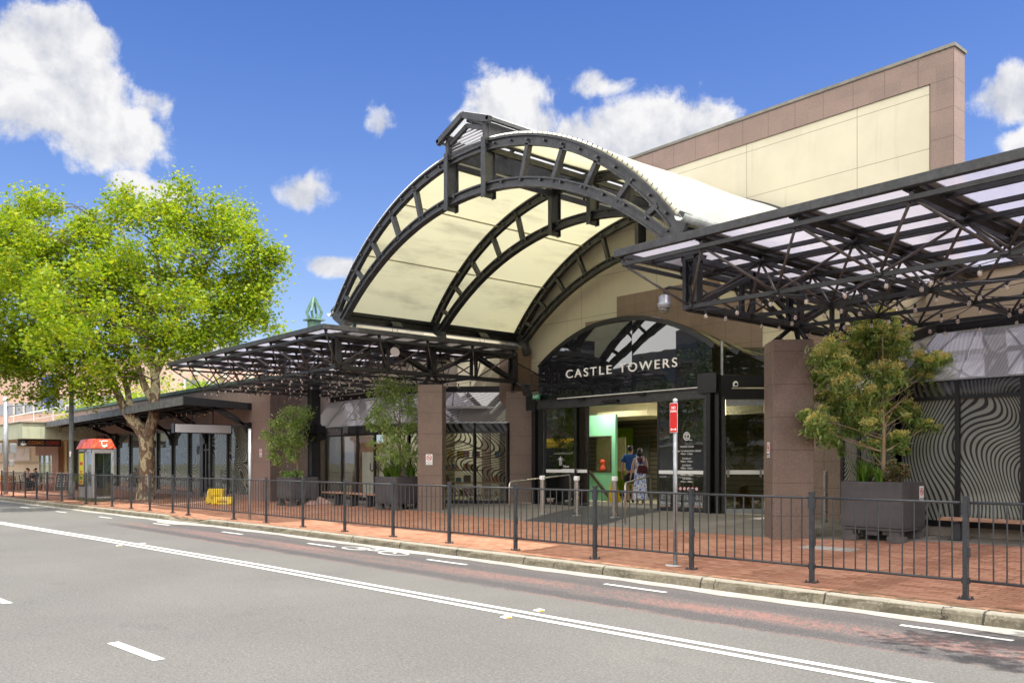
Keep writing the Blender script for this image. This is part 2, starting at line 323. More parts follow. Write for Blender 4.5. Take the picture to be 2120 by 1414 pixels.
def leaf_mat(name, cols, trans=.35, rough=.45):
    m, N, L, out = nodes(name)
    g = N.new('ShaderNodeNewGeometry'); cr = N.new('ShaderNodeValToRGB'); L.new(g.outputs['Random Per Island'], cr.inputs[0])
    e = cr.color_ramp.elements
    for i, (pos, c) in enumerate(cols):
        x = e[i] if i < 2 else e.new(pos); x.position = pos; x.color = (*c, 1)
    v = coords(N, True); c = mixc(N, L, math_n(N, L, 'MULTIPLY', ramp(N, L, noise_n(N, L, v, .9, 3, .6), .3, .7), .4), cr.outputs[0], mixc(N, L, 1, cr.outputs[0], (.62, .8, .5), 'MULTIPLY'))
    p = N.new('ShaderNodeBsdfPrincipled'); L.new(c, p.inputs['Base Color']); p.inputs['Roughness'].default_value = rough; p.inputs['Specular IOR Level'].default_value = .35
    tl = N.new('ShaderNodeBsdfTranslucent'); L.new(mixc(N, L, 1, c, (1.25, 1.2, .5), 'MULTIPLY'), tl.inputs[0])
    mx = N.new('ShaderNodeMixShader'); mx.inputs[0].default_value = trans; L.new(p.outputs[0], mx.inputs[1]); L.new(tl.outputs[0], mx.inputs[2]); L.new(mx.outputs[0], out.inputs[0])
    MATS[name] = m; return m
# ------------------------------------------------------------------ palette
steel = mat('dark_steel', (.020, .020, .022), .42, .0, .35, 3, .05, 40, streak=.15, speck=(14, .18, (.06, .062, .064)))
steel_gray = mat('gray_steel', (.038, .039, .042), .45, .0, .3, 4, .05, 40, speck=(9, .3, (.09, .092, .095)), streak=.3)
black_metal = mat('black_metal', (.012, .012, .014), .35, 0, .4, 4)
fence_paint = mat('fence_paint', (.045, .05, .058), .42, 0, .3, 5, .04, 80, speck=(25, .2, (.09, .095, .1)))
galv = mat('galvanised', (.42, .44, .46), .42, .55, .3, 9, .05, 60, speck=(30, .5, (.3, .32, .34)))
stainless = mat('stainless', (.52, .49, .45), .3, .85, .2, 7, speck=(40, .3, (.4, .38, .36)))
chrome_bolt = mat('bolt_metal', (.1, .1, .1), .4, .5, .3, 30)
granite45 = granite_mat('granite_pillar', (.18, .125, .098), ax='d', tile=(0, .59), off=(0, -.05), col2=(.135, .094, .076))
graniteX = granite_mat('granite_wall', (.215, .148, .108), ax='x', tile=(.75, .59), off=(16.7, -5.75))
graniteT = granite_mat('granite_band', (.22, .152, .124), ax='x', tile=(.72, .6), off=(7.4, -9.5))
graniteL = granite_mat('granite_left_wing', (.25, .172, .148), ax='x', tile=(1.5, 1.5), off=(29.8, -.12))
cream = render_mat('cream_render', (.57, .53, .40), stain=.38)
creamX = render_mat('cream_render_shop', (.68, .57, .38), vx=(2.05, 7.24), vz=(4.0, -7.6))
mall_pink = render_mat('pink_concrete', (.52, .36, .29), vx=(6.0, 0), vz=(3.2, -.6), stain=.6)
asphalt_plain = None
white_paint = mat('white_paint', (.78, .78, .76), .55, 0, .12, 8, .05, 50)
sign_white = mat('sign_white', (.8, .8, .8), .45, 0, .06, 5)
sign_red = mat('sign_red', (.62, .02, .018), .4, 0, .08, 5)
ink_black = mat('ink_black', (.015, .015, .015), .5, 0, .1, 5)
sheet = translucent_mat('canopy_membrane', (.72, .70, .54), (.86, .835, .58), .60, 0.0, .6)
skin_top = translucent_mat('membrane_top', (.52, .52, .51), (.90, .90, .86), .62, 0.0, .35)
poly = translucent_mat('lilac_polycarbonate', (.50, .49, .53), (.66, .645, .70), .66, .60, .35)
frosted = translucent_mat('frosted_glass', (.75, .76, .78), (.85, .86, .88), .6, .1, .3)
door_glass = glass_mat('door_glass', (.72, .74, .7), .2)
dark_glass = glass_mat('dark_door_glass', (.42, .43, .41), .08)
sign_glass = glass_mat('black_panel_glass', (.02, .02, .02), .14, .015, .97, (.012, .013, .016))
mall_glass = glass_mat('window_glass', (.05, .055, .06), .12, .02, .9, (.05, .055, .065))
booth_glass = glass_mat('booth_glass', (.72, .78, .76), .1)
op_right = stripe_mat('stripe_film_opaque', (.04, .04, .04), (.31, .33, .29), 0, 14.0, 0.6, .09, .21)
op_left = stripe_mat('stripe_film_see_through', (.012, .012, .012), (.34, .33, .26), .93, 17.0, 2.2, .04, .075)
op_wing = stripe_mat('stripe_film_wing', (.03, .034, .034), (.24, .27, .24), .1, 4.6, 4.1, .05)
op_awning = stripe_mat('stripe_film_awning', (.42, .42, .43), (.60, .60, .60), .0, 15.0, 5.1, .18)
op_awnleft = stripe_mat('striped_awning_glass', (.10, .095, .10), (.33, .31, .31), .0, 13.0, 1.1, .15)
awn_glass = stripe_mat('pale_awning_glass', (.44, .43, .41), (.54, .53, .50), .0, 14.0, 6.1, .12)
valance_film = stripe_mat('valance_film', (.012, .012, .013), (.10, .10, .10), .0, 13.0, 3.3, .14)
planter_gray = mat('planter_gray', (.085, .08, .085), .5, 0, .35, 2.5, .05, 30, streak=.25)
timber = mat('timber', (.42, .24, .16), .6, 0, .3, 4, .1, 30)
soil = mat('soil', (.05, .035, .025), .95, 0, .4, 20, .5, 50)
copper_green = mat('copper_green', (.12, .24, .19), .6, .2, .35, 6, .08, 40, streak=.3, speck=(12, .4, (.22, .33, .26)))
green_trim = mat('green_trim', (.09, .17, .12), .55, 0, .25, 3)

# ------------------------------------------------------------------ ground
KX = [-140, -100, -60, -45.5, -38.3, -30.3, -21, -11.3, -3.8, 10, 60]; KY = [0, 3.2, 7.0, 8.1, 8.5, 8.95, 9.5, 9.75, 9.84, 10.3, 11.5]
def kerb_y(x): return float(np.interp(x, KX, KY))
FX = [-140, -60, -47.9, -36, -24, -4.13, 30]; FY = [1.5, 7.9, 8.6, 9.32, 9.84, 10.59, 11.85]
def fence_y(x): return float(np.interp(x, FX, FY))
def gz(x, y):
    f = float(np.interp(x, [-28, -19], [.6, 1.0])); return f * float(np.interp(y, [10.6, 14.2, 15.5, 18], [0, .25, .33, .36]))

def road_mat():
    m, N, L, out = nodes('asphalt'); p = N.new('ShaderNodeBsdfPrincipled'); L.new(p.outputs[0], out.inputs[0]); v = coords(N, True)
    s = N.new('ShaderNodeSeparateXYZ'); L.new(v, s.inputs[0])
    n_big = noise_n(N, L, v, .35, 5, .6); n_mid = noise_n(N, L, v, 2.2, 5, .65); n_gr = noise_n(N, L, v, 75, 3, .75); n_st = noise_n(N, L, v, .8, 6, .6, (.25, 2.2, 1))
    vo = N.new('ShaderNodeTexVoronoi'); vo.inputs['Scale'].default_value = 95; L.new(v, vo.inputs[0])
    c = mixc(N, L, ramp(N, L, n_big, .3, .7), (.158, .154, .143), (.130, .127, .120))
    c = mixc(N, L, math_n(N, L, 'MULTIPLY', ramp(N, L, n_st, .5, .75), .3), c, (.135, .132, .128))
    wt = math_n(N, L, 'PINGPONG', math_n(N, L, 'ADD', math_n(N, L, 'SUBTRACT', s.outputs[1], math_n(N, L, 'MULTIPLY', s.outputs[0], .06)), .5), .82)
    c = mixc(N, L, math_n(N, L, 'MULTIPLY', ramp(N, L, wt, .35, .75), math_n(N, L, 'MULTIPLY', n_st, .42)), c, (.135, .134, .132))
    oil = noise_n(N, L, v, 1.1, 3, .5, (.8, 1.3, 1)); c = mixc(N, L, math_n(N, L, 'MULTIPLY', ramp(N, L, oil, .66, .74), .3), c, (.09, .088, .086))
    # distance from the kerb, measured across the street
    d = math_n(N, L, 'SUBTRACT', math_n(N, L, 'ADD', math_n(N, L, 'MULTIPLY', s.outputs[0], .030), 9.93), s.outputs[1])
    wob = math_n(N, L, 'MULTIPLY', math_n(N, L, 'SUBTRACT', n_mid, .5), .34)
    dd = math_n(N, L, 'ADD', d, wob)
    lane = math_n(N, L, 'MULTIPLY', ramp(N, L, dd, 2.02, 1.92), ramp(N, L, s.outputs[0], -27.5, -23.5))
    c = mixc(N, L, math_n(N, L, 'MULTIPLY', lane, .85), c, (.098, .086, .088))
    def band(at, w): return ramp(N, L, math_n(N, L, 'ABSOLUTE', math_n(N, L, 'SUBTRACT', dd, at)), w, w * .2)
    tyre = math_n(N, L, 'MAXIMUM', math_n(N, L, 'MULTIPLY', band(.65, .34), .7), band(1.72, .28))
    c = mixc(N, L, math_n(N, L, 'MULTIPLY', math_n(N, L, 'MULTIPLY', tyre, lane), math_n(N, L, 'ADD', n_st, .1)), c, (.052, .050, .055))
    red = math_n(N, L, 'MULTIPLY', math_n(N, L, 'MULTIPLY', math_n(N, L, 'MAXIMUM', band(1.2, .42), math_n(N, L, 'MULTIPLY', band(1.98, .1), .9)), lane), ramp(N, L, math_n(N, L, 'ADD', math_n(N, L, 'MULTIPLY', n_st, .75), math_n(N, L, 'ADD', math_n(N, L, 'MULTIPLY', n_gr, .4), math_n(N, L, 'MULTIPLY', noise_n(N, L, v, 17, 3, .7), .7))), .86, 1.04))
    c = mixc(N, L, math_n(N, L, 'MULTIPLY', red, .75), c, (.33, .15, .12))
    # resealed patch and fine cracks
    cr = N.new('ShaderNodeTexVoronoi'); cr.feature = 'DISTANCE_TO_EDGE'; cr.inputs['Scale'].default_value = .42
    mp = N.new('ShaderNodeMapping'); mp.inputs['Scale'].default_value = (.5, 1.6, 1); L.new(v, mp.inputs[0])
    wv = N.new('ShaderNodeVectorMath'); wv.operation = 'ADD'; L.new(mp.outputs[0], wv.inputs[0]); nv = N.new('ShaderNodeTexNoise'); nv.inputs['Scale'].default_value = 1.4; nv.inputs['Detail'].default_value = 6; L.new(v, nv.inputs[0]); L.new(nv.outputs['Color'], wv.inputs[1]); L.new(wv.outputs[0], cr.inputs[0])
    crack = math_n(N, L, 'MULTIPLY', ramp(N, L, cr.outputs[0], .006, .002), math_n(N, L, 'MULTIPLY', ramp(N, L, n_big, .52, .6), .22))
    c = mixc(N, L, crack, c, (.04, .04, .04))
    c = mixc(N, L, math_n(N, L, 'MULTIPLY', ramp(N, L, vo.outputs[0], .42, .1), .42), c, (.29, .285, .27))
    n_g2 = noise_n(N, L, v, 34, 2, .6)
    c = mixc(N, L, math_n(N, L, 'MULTIPLY', ramp(N, L, n_gr, .52, .34), .72), c, (.06, .059, .057))
    c = mixc(N, L, math_n(N, L, 'MULTIPLY', ramp(N, L, n_g2, .56, .70), .45), c, (.27, .265, .25)); c = mixc(N, L, math_n(N, L, 'MULTIPLY', ramp(N, L, n_g2, .44, .30), .45), c, (.07, .068, .066))
    L.new(c, p.inputs['Base Color']); p.inputs['Roughness'].default_value = .86; p.inputs['Specular IOR Level'].default_value = .3
    L.new(bump_n(N, L, n_gr, .35, .006), p.inputs['Normal']); return m
asphalt = road_mat()

def brick_mat():
    m, N, L, out = nodes('brick_paving'); p = N.new('ShaderNodeBsdfPrincipled'); L.new(p.outputs[0], out.inputs[0]); v = coords(N, True)
    b = N.new('ShaderNodeTexBrick'); L.new(v, b.inputs[0]); b.inputs['Scale'].default_value = 1.0; b.inputs['Brick Width'].default_value = .23; b.inputs['Row Height'].default_value = .115
    b.inputs['Mortar Size'].default_value = .006; b.inputs['Mortar Smooth'].default_value = .3; b.inputs['Bias'].default_value = -.1
    b.inputs['Color1'].default_value = (.44, .225, .142, 1); b.inputs['Color2'].default_value = (.30, .125, .075, 1); b.inputs['Mortar'].default_value = (.085, .055, .042, 1)
    s = N.new('ShaderNodeSeparateXYZ'); L.new(v, s.inputs[0])
    n1 = noise_n(N, L, v, .7, 6, .65); n2 = noise_n(N, L, v, 6, 5, .7); n3 = noise_n(N, L, v, 60, 3, .6)
    c = mixc(N, L, math_n(N, L, 'MULTIPLY', ramp(N, L, n1, .42, .72), .5), b.outputs[0], (.46, .255, .165))
    c = mixc(N, L, math_n(N, L, 'MULTIPLY', ramp(N, L, n2, .55, .78), .5), c, (.15, .075, .05))
    c = mixc(N, L, math_n(N, L, 'MULTIPLY', ramp(N, L, n3, .58, .7), .25), c, (.5, .32, .22))
    n5 = noise_n(N, L, v, 14, 2, .4); c = mixc(N, L, math_n(N, L, 'MULTIPLY', ramp(N, L, n5, .72, .76), .6), c, (.09, .07, .06))
    n6 = noise_n(N, L, v, .25, 4, .6); c = mixc(N, L, math_n(N, L, 'MULTIPLY', ramp(N, L, n6, .5, .65), .35), c, (.24, .12, .08))
    # moss and dirt in the last course behind the kerb
    d = math_n(N, L, 'SUBTRACT', s.outputs[1], math_n(N, L, 'ADD', math_n(N, L, 'MULTIPLY', s.outputs[0], .030), 10.15))
    edge = math_n(N, L, 'MULTIPLY', ramp(N, L, math_n(N, L, 'ADD', d, math_n(N, L, 'MULTIPLY', n2, -.5)), .12, -.2), ramp(N, L, n2, .35, .6))
    c = mixc(N, L, math_n(N, L, 'MULTIPLY', edge, .75), c, (.05, .045, .022))
    L.new(c, p.inputs['Base Color']); p.inputs['Roughness'].default_value = .8; p.inputs['Specular IOR Level'].default_value = .3
    L.new(bump_n(N, L, math_n(N, L, 'ADD', math_n(N, L, 'MULTIPLY', b.outputs['Fac'], -1.0), math_n(N, L, 'MULTIPLY', n3, .4)), .45, .006), p.inputs['Normal']); return m
bricks = brick_mat()
apron_m = mat('gray_apron', (.21, .19, .165), .8, 0, .22, 1.2, .3, 70, speck=(60, .4, (.14, .125, .11)))
def kerb_mat():
    m, N, L, out = nodes('kerb_concrete'); p = N.new('ShaderNodeBsdfPrincipled'); L.new(p.outputs[0], out.inputs[0]); v = coords(N, True); s = N.new('ShaderNodeSeparateXYZ'); L.new(v, s.inputs[0])
    n1 = noise_n(N, L, v, 3.0, 6, .65); n2 = noise_n(N, L, v, 26, 4, .7); n3 = noise_n(N, L, v, .8, 4, .6)
    c = mixc(N, L, ramp(N, L, n1, .35, .7), (.185, .165, .118), (.095, .083, .055)); c = mixc(N, L, math_n(N, L, 'MULTIPLY', ramp(N, L, n2, .48, .66), .55), c, (.31, .285, .225)); c = mixc(N, L, math_n(N, L, 'MULTIPLY', ramp(N, L, s.outputs[2], -.035, -.012), .6), c, (.37, .35, .295))  # kerb top coloured lighter than its road face, as if lit from above
    u = math_n(N, L, 'ADD', math_n(N, L, 'MULTIPLY', s.outputs[0], 1 / 1.83), math_n(N, L, 'MULTIPLY', math_n(N, L, 'SUBTRACT', n2, .5), .02)); j = math_n(N, L, 'GREATER_THAN', math_n(N, L, 'ABSOLUTE', math_n(N, L, 'SUBTRACT', math_n(N, L, 'FRACT', math_n(N, L, 'ADD', u, 100)), .5)), .4925)
    u2 = math_n(N, L, 'ADD', math_n(N, L, 'MULTIPLY', s.outputs[0], 1 / 3.1), math_n(N, L, 'MULTIPLY', math_n(N, L, 'SUBTRACT', n1, .5), .16)); j2 = math_n(N, L, 'GREATER_THAN', math_n(N, L, 'ABSOLUTE', math_n(N, L, 'SUBTRACT', math_n(N, L, 'FRACT', math_n(N, L, 'ADD', u2, 100.3)), .5)), .4972)
    c = mixc(N, L, math_n(N, L, 'MULTIPLY', math_n(N, L, 'MAXIMUM', j, j2), .85), c, (.02, .018, .014)); L.new(c, p.inputs['Base Color']); p.inputs['Roughness'].default_value = .87
    L.new(bump_n(N, L, math_n(N, L, 'ADD', n1, math_n(N, L, 'MULTIPLY', n2, .6)), .6, .012), p.inputs['Normal']); return m
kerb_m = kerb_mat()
gutter_m = mat('gutter_concrete', (.43, .415, .38), .85, 0, .3, 2.5, .4, 60, speck=(35, .4, (.3, .27, .22)))
mat_dark = mat('dark_matting', (.058, .058, .06), .9, 0, .2, 3, .4, 150)
line_paint = mat('line_paint', (.80, .80, .78), .6, 0, .1, 5, .2, 120, speck=(48, .22, (.45, .45, .44)))

g = MB(); g.quad((-900, -900, -.24), (900, -900, -.24), (900, 900, -.24), (-900, 900, -.24)); struct('ground', g, mat('far_ground', (.12, .13, .08), .95, 0, .4, .05))
r = MB(); xs = list(np.arange(-140, 61, 2.0))
for a, b in zip(xs[:-1], xs[1:]):
    ya, yb = kerb_y(a) + .05, kerb_y(b) + .05
    for k in range(6):
        t0, t1 = k / 6, (k + 1) / 6; A = lambda y, t: -9 + (y + 9) * t
        r.quad((a, A(ya, t0), -.15), (b, A(yb, t0), -.15), (b, A(yb, t1), -.15), (a, A(ya, t1), -.15))
struct('road', r, asphalt)

def kerb_drop(x):   # the crossing where the kerb dips to the road
    return float(np.interp(x, [-26.9, -26.3, -24.6, -24.0], [0, .115, .115, 0]))
k = MB(); gut = MB(); xs = list(np.arange(-110, 22, .22)); prev = None
def kprof(x):
    y = kerb_y(x); q = abs((x / 1.83) % 1 - .5); j = .012 if q > .488 else 0
    rg = RNG.normal(0, .006, 4); h = -kerb_drop(x) - .004
    chip = .035 * max(0, RNG.normal(-.9, .7)) if -12.2 < x < -9.9 else 0
    return [(x, y - .012 + rg[0], -.16), (x, y + .004 + rg[1] + j, -.06 + h * .6), (x, y + .02 + rg[2] + j + chip, -.022 + h), (x, y + .05 + j + chip, -j * .6 + rg[3] * .4 + h - chip * .6), (x, y + .17, -j * .5 + rg[3] * .3 + h), (x, y + .20, -.05)]
for x in xs:
    P = kprof(x)
    if prev:
        for i in range(5): k.quad(prev[i], P[i], P[i + 1], prev[i + 1])
    prev = P
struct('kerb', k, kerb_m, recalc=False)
for a, b in zip(xs[:-1], xs[1:]):
    w = [.30 + .04 * math.sin(t * 1.7) + .025 * math.sin(t * 5.3) + (.35 * math.exp(-((t + 25.2) / 1.3) ** 2)) for t in (a, b)]
    gut.quad((a, kerb_y(a) - w[0], -.146), (b, kerb_y(b) - w[1], -.146), (b, kerb_y(b), -.143), (a, kerb_y(a), -.143))
struct('gutter', gut, gutter_m)

def bound(x): return float(np.interp(x, [-60, -24, -19, -15.5, -12, -8.5, -6, 5], [15.2, 14.4, 13.9, 13.55, 13.75, 13.9, 14.75, 14.9]))
bp = MB(); ap = MB(); xs = list(np.arange(-110, 24.1, 1.0))
for a, b in zip(xs[:-1], xs[1:]):
    def col(x, lo, hi, n): return [(x, lo + (hi - lo) * i / n) for i in range(n + 1)]
    A = col(a, kerb_y(a) + .17, bound(a), 8); B = col(b, kerb_y(b) + .17, bound(b), 8)
    for i in range(8): bp.quad(*[(x, y, gz(x, y) - (kerb_drop(x) * max(0, 1 - (y - kerb_y(x)) / 1.1))) for x, y in (A[i], B[i], B[i + 1], A[i + 1])])
    A = col(a, bound(a), 20, 7); B = col(b, bound(b), 20, 7)
    for i in range(7): ap.quad(*[(x, y, gz(x, y)) for x, y in (A[i], B[i], B[i + 1], A[i + 1])])
struct('pavement', bp, bricks); struct('forecourt', ap, apron_m)
mm = MB(); q = [(-15.3, 13.62), (-12.95, 13.85), (-14.35, 17.9), (-17.1, 17.9)]
for i in range(8):
    t0, t1 = i / 8, (i + 1) / 8; lp = lambda a, b, t: (a[0] + (b[0] - a[0]) * t, a[1] + (b[1] - a[1]) * t)
    mm.quad(*[(x, y, gz(x, y) + .006) for x, y in (lp(q[0], q[3], t0), lp(q[1], q[2], t0), lp(q[1], q[2], t1), lp(q[0], q[3], t1))])
struct('ramp', mm, mat_dark)
# opposite footpath, behind the viewer
op = MB(); op.b2(-140, 60, -16, -2.4 - .6, -.2, 0.0); struct('footpath', op, apron_m)

# road markings: flat paint on the road
def strip(mb, pts, w, z=-.145):
    for (a, b) in zip(pts[:-1], pts[1:]):
        d = np.array(b) - np.array(a); n = np.array([-d[1], d[0]]) / np.hypot(*d) * w / 2
        mb.quad((a[0] - n[0], a[1] - n[1], z), (b[0] - n[0], b[1] - n[1], z), (b[0] + n[0], b[1] + n[1], z), (a[0] + n[0], a[1] + n[1], z))
CX = [-120, -60, -40, -28.9, -21, -14.07, -7.68, -4.37, 10]; CY = [-2.5, 2.1, 4.0, 5.14, 5.84, 6.35, 6.66, 6.86, 7.6]
dl = MB(); lx = list(np.arange(-110, 10, 1.0))
for off in (0.0, -.21): strip(dl, [(x, float(np.interp(x, CX, CY)) + off) for x in lx], .1)
o = struct('road_marking', dl, line_paint)
dm = MB()
for i in range(12):
    x0 = -8.46 + 4.21 * (1 - i) if False else -4.11 - 4.23 * i
    pts = [(x0 - .15, 0), (x0 + .95, 0)]
    yk = lambda x: kerb_y(x) - .62 - .012 * abs(x + 4) + .0
    strip(dm, [(x, yk(x)) for x, _ in pts], .085)
ly = lambda x: 2.62 + (x + 7.8) * .085
for i in range(-1, 7):
    x1 = -7.8 - 4.35 * i
    if i != -1: strip(dm, [(x1 - 1.05, ly(x1 - 1.05)), (x1, ly(x1))], .11)
struct('lane_marking', dm, line_paint)
# painted bicycle symbol
bs = MB(); bx, by = -14.65, 9.13; ux = np.array([.995, .035]); uy = np.array([-.035, .995])
def L2(u, v): return (bx + ux[0] * u + uy[0] * v, by + ux[1] * u + uy[1] * v)
for cx in (-.66, .66):
    ring = [L2(cx + .40 * math.cos(t), -.06 + .19 * math.sin(t)) for t in np.linspace(0, 2 * math.pi, 17)]; strip(bs, ring, .055)
for a, b in (((-.66, -.06), (-.2, .2)), ((-.2, .2), (.5, .2)), ((.5, .2), (0, -.06)), ((0, -.06), (-.66, -.06)), ((-.26, .28), (0, -.06)), ((.66, -.06), (.45, .32)), ((.45, .32), (.25, .34)), ((-.4, .3), (-.12, .3))): strip(bs, [L2(*a), L2(*b)], .055)
struct('bicycle_marking', bs, line_paint)
# reflective studs beside the centre line
amber = mat('amber_lens', (.75, .45, .05), .25, 0, .1, 20)
def stud(x, y, label):
    t = thing('road_stud', label, 'road stud', (x, y, -.15), 'reflective studs along the centre line')
    b = MB(); b.prism([(x - .055, y - .05, -.148), (x + .055, y - .05, -.148), (x + .04, y - .04, -.128), (x - .04, y - .04, -.128)], (0, .1, 0)); b.build('housing', white_paint, t, bevel=.006)
    l = MB(); l.box((x + .052, y, -.138), (.012, .07, .014)); l.build('lens', amber, t)
for (px, py, lab) in ((1047, 1277, 'nearest white and amber road stud, on the near side of the double line'), (1115, 1263, 'white and amber road stud just beyond the double line, in the centre of the photo'),
                      (246, 1129, 'small far road stud on the near side of the double line, at left'), (295, 1125, 'small far road stud just beyond the double line, at left')):
    z = (EYE + .14) * FPX / (py - HY); d = ray(px); stud(z * d[0], z * d[1], lab)
cv = MB(); a, b, c_, d_ = [(-7.75, 13.05), (-6.85, 13.08), (-6.85, 13.4), (-7.75, 13.37)]
cv.prism([(x, y, gz(x, y) - .03) for x, y in (a, b, c_, d_)], (0, 0, .036))
o = cv.build('pit_cover', gutter_m); tag(o, 'pale concrete pit cover set in the orange brick paving', 'pit cover')

# ------------------------------------------------------------------ kerbside fence
post_px = [(4, -47.9), (24, -45.9), (46, -44.0), (69, -42.3), (93, -40.8), (122, -38.9), (179, -36.0), (196, -34.9), (232, -33.1), (278, -31.2), (312, -29.5), (360, -27.6), (389, -26.4)]
left_x = [x for _, x in post_px]
right_x = []
for j in range(-1, 11): right_x.append(-4.13 - 1.92 * j * .9993)
right_x = sorted(right_x)
def post(mb, x, y, z, br):
    mb.box((x, y, z + .59), (.055, .055, 1.18)); br.box((x, y, z + 1.195), (.066, .066, .03)); br.box((x, y, z + .006), (.15, .13, .012))
    for sx in (-1, 1):
        br.box((x + sx * .038, y, z + 1.05), (.022, .04, .14)); br.box((x + sx * .036, y, z + .22), (.018, .035, .07))
        if sx > 0: br.box((x + .038, y, z + .55), (.022, .035, .11))
        for sy in (-1, 1): br.lathe((x + sx * .055, y + sy * .045, z + .012), [(.014, 0), (.014, .018), (.006, .026)], 6)
def fence(label, xs, end=None):
    t = thing('kerb_fence', label, 'fence', (xs[0], fence_y(xs[0]), 0))
    for x in xs:
        y = fence_y(x); a, b = MB(), MB(); post(a, x, y, 0, a); a.build('post', fence_paint, t)
    spans = list(zip(xs[:-1], xs[1:])) + ([(xs[-1], end)] if end else [])
    for a, b in spans:
        pts = [(a, b)]
        for a, b in pts:
            p = MB(); ya, yb = fence_y(a), fence_y(b); e = .05; n = max(4, round((b - a) / .1475)); d = (yb - ya) / (b - a)
            A = lambda x: ya + d * (x - a)
            for h in (1.13, .22): p.tube([(a + e, A(a + e), h), (b - e, A(b - e), h)], .0165, 8)
            for i in range(1, n):
                x = a + (b - a) * i / n + RNG.normal(0, .003); p.tube([(x, A(x), .22), (x + RNG.normal(0, .002), A(x), 1.13)], .0098, 6, False)
            p.build('panel', fence_paint, t, smooth=True)
    return t
fence('dark steel kerb fence running past the entrance to the right edge', right_x)
fence('dark steel kerb fence beyond the kerb ramp, past the phone booth and plane tree', left_x, right_x[0])
# ------------------------------------------------------------------ granite pillars
def pillar(cx, cy, w, d, top, label):
    t = thing('granite_pillar', label, 'pillar', (cx, cy, gz(cx, cy)))
    b = MB(); b.box((cx, cy, (top - .1) / 2), (w, d, top + .1), rad(45)); b.build('shaft', granite45, t, bevel=.012); return t
PT = 3.80
PL = (-20.15, 14.4); PM = (-20.15 + .0, 17.72 + .25); PR_ = (-8.6, 14.14)
p_l = pillar(*PL, .70, .70, PT, 'speckled brown granite pillar with a no smoking sign, beside the planter of strap leaves')
p_m = pillar(PM[0] - .02, PM[1], 1.14, .6, PT, 'wide speckled brown granite pillar at the near side of the sliding doors, with a ghost mark')
p_r = pillar(*PR_, .72, .72, PT, 'tallest looking granite pillar, right of the glass doors, lit by diagonal sun')

def no_smoking(loc, yaw, w, h, label):
    """white plate: red ring and bar over a cigarette, two lines of small lettering; yaw turns its face"""
    t = thing('no_smoking_sign', label, 'sign', loc); t.rotation_euler = (0, 0, yaw)
    b = MB(); b.box((loc[0], loc[1] - .004, loc[2]), (w, .006, h)); pl = b.build('plate', sign_white, t)
    cz = loc[2] + h * .16; r = w * .40; b = MB(); n = 24; y = loc[1] - .009
    for i in range(n):
        a0, a1 = 2 * math.pi * i / n, 2 * math.pi * (i + 1) / n
        b.quad(*[(loc[0] + q * math.cos(a), y, cz + q * math.sin(a)) for a, q in ((a0, r), (a1, r), (a1, r * .76), (a0, r * .76))])
    b.bar((loc[0] - r * .62, y - .001, cz + r * .62), (loc[0] + r * .62, y - .001, cz - r * .62), .002, r * .24); b.build('ring', sign_red, t, recalc=False)
    b = MB(); b.box((loc[0] - .0 * w, y + .001, cz - r * .1), (r * 1.05, .002, r * .17)); b.box((loc[0] + r * .38, y + .001, cz + r * .2), (r * .09, .002, r * .42)); b.build('cigarette', ink_black, t)
    text('lettering', 'NO SMOKING', ink_black, t, (loc[0], y, loc[2] - h * .33), w * .155, align='CENTER')
    text('lettering', 'PENALTIES APPLY', ink_black, t, (loc[0], y, loc[2] - h * .43), w * .085, align='CENTER')
    return t
def on_pillar(P, half, px, py): return None
fn = Vector((.7071, -.7071, 0)); fr_ = Vector((.7071, .7071, 0)); fl = Vector((-.7071, -.7071, 0))
P0 = Vector((PL[0], PL[1], 0)) + fn * .352; no_smoking(tuple(P0 - fr_ * .02 + Vector((0, 0, atz(890, 951, 24.4)[2]))), rad(45), .19, .30, 'white no smoking sign on the front of the pillar beside the strap leaf planter')
P0 = Vector((PR_[0], PR_[1], 0)) + fl * .362; no_smoking(tuple(P0 + fn * .02 + Vector((0, 0, atz(1590, 931, 15.7)[2]))), rad(-45), .20, .28, 'white no smoking sign on the shaded left side of the right granite pillar')

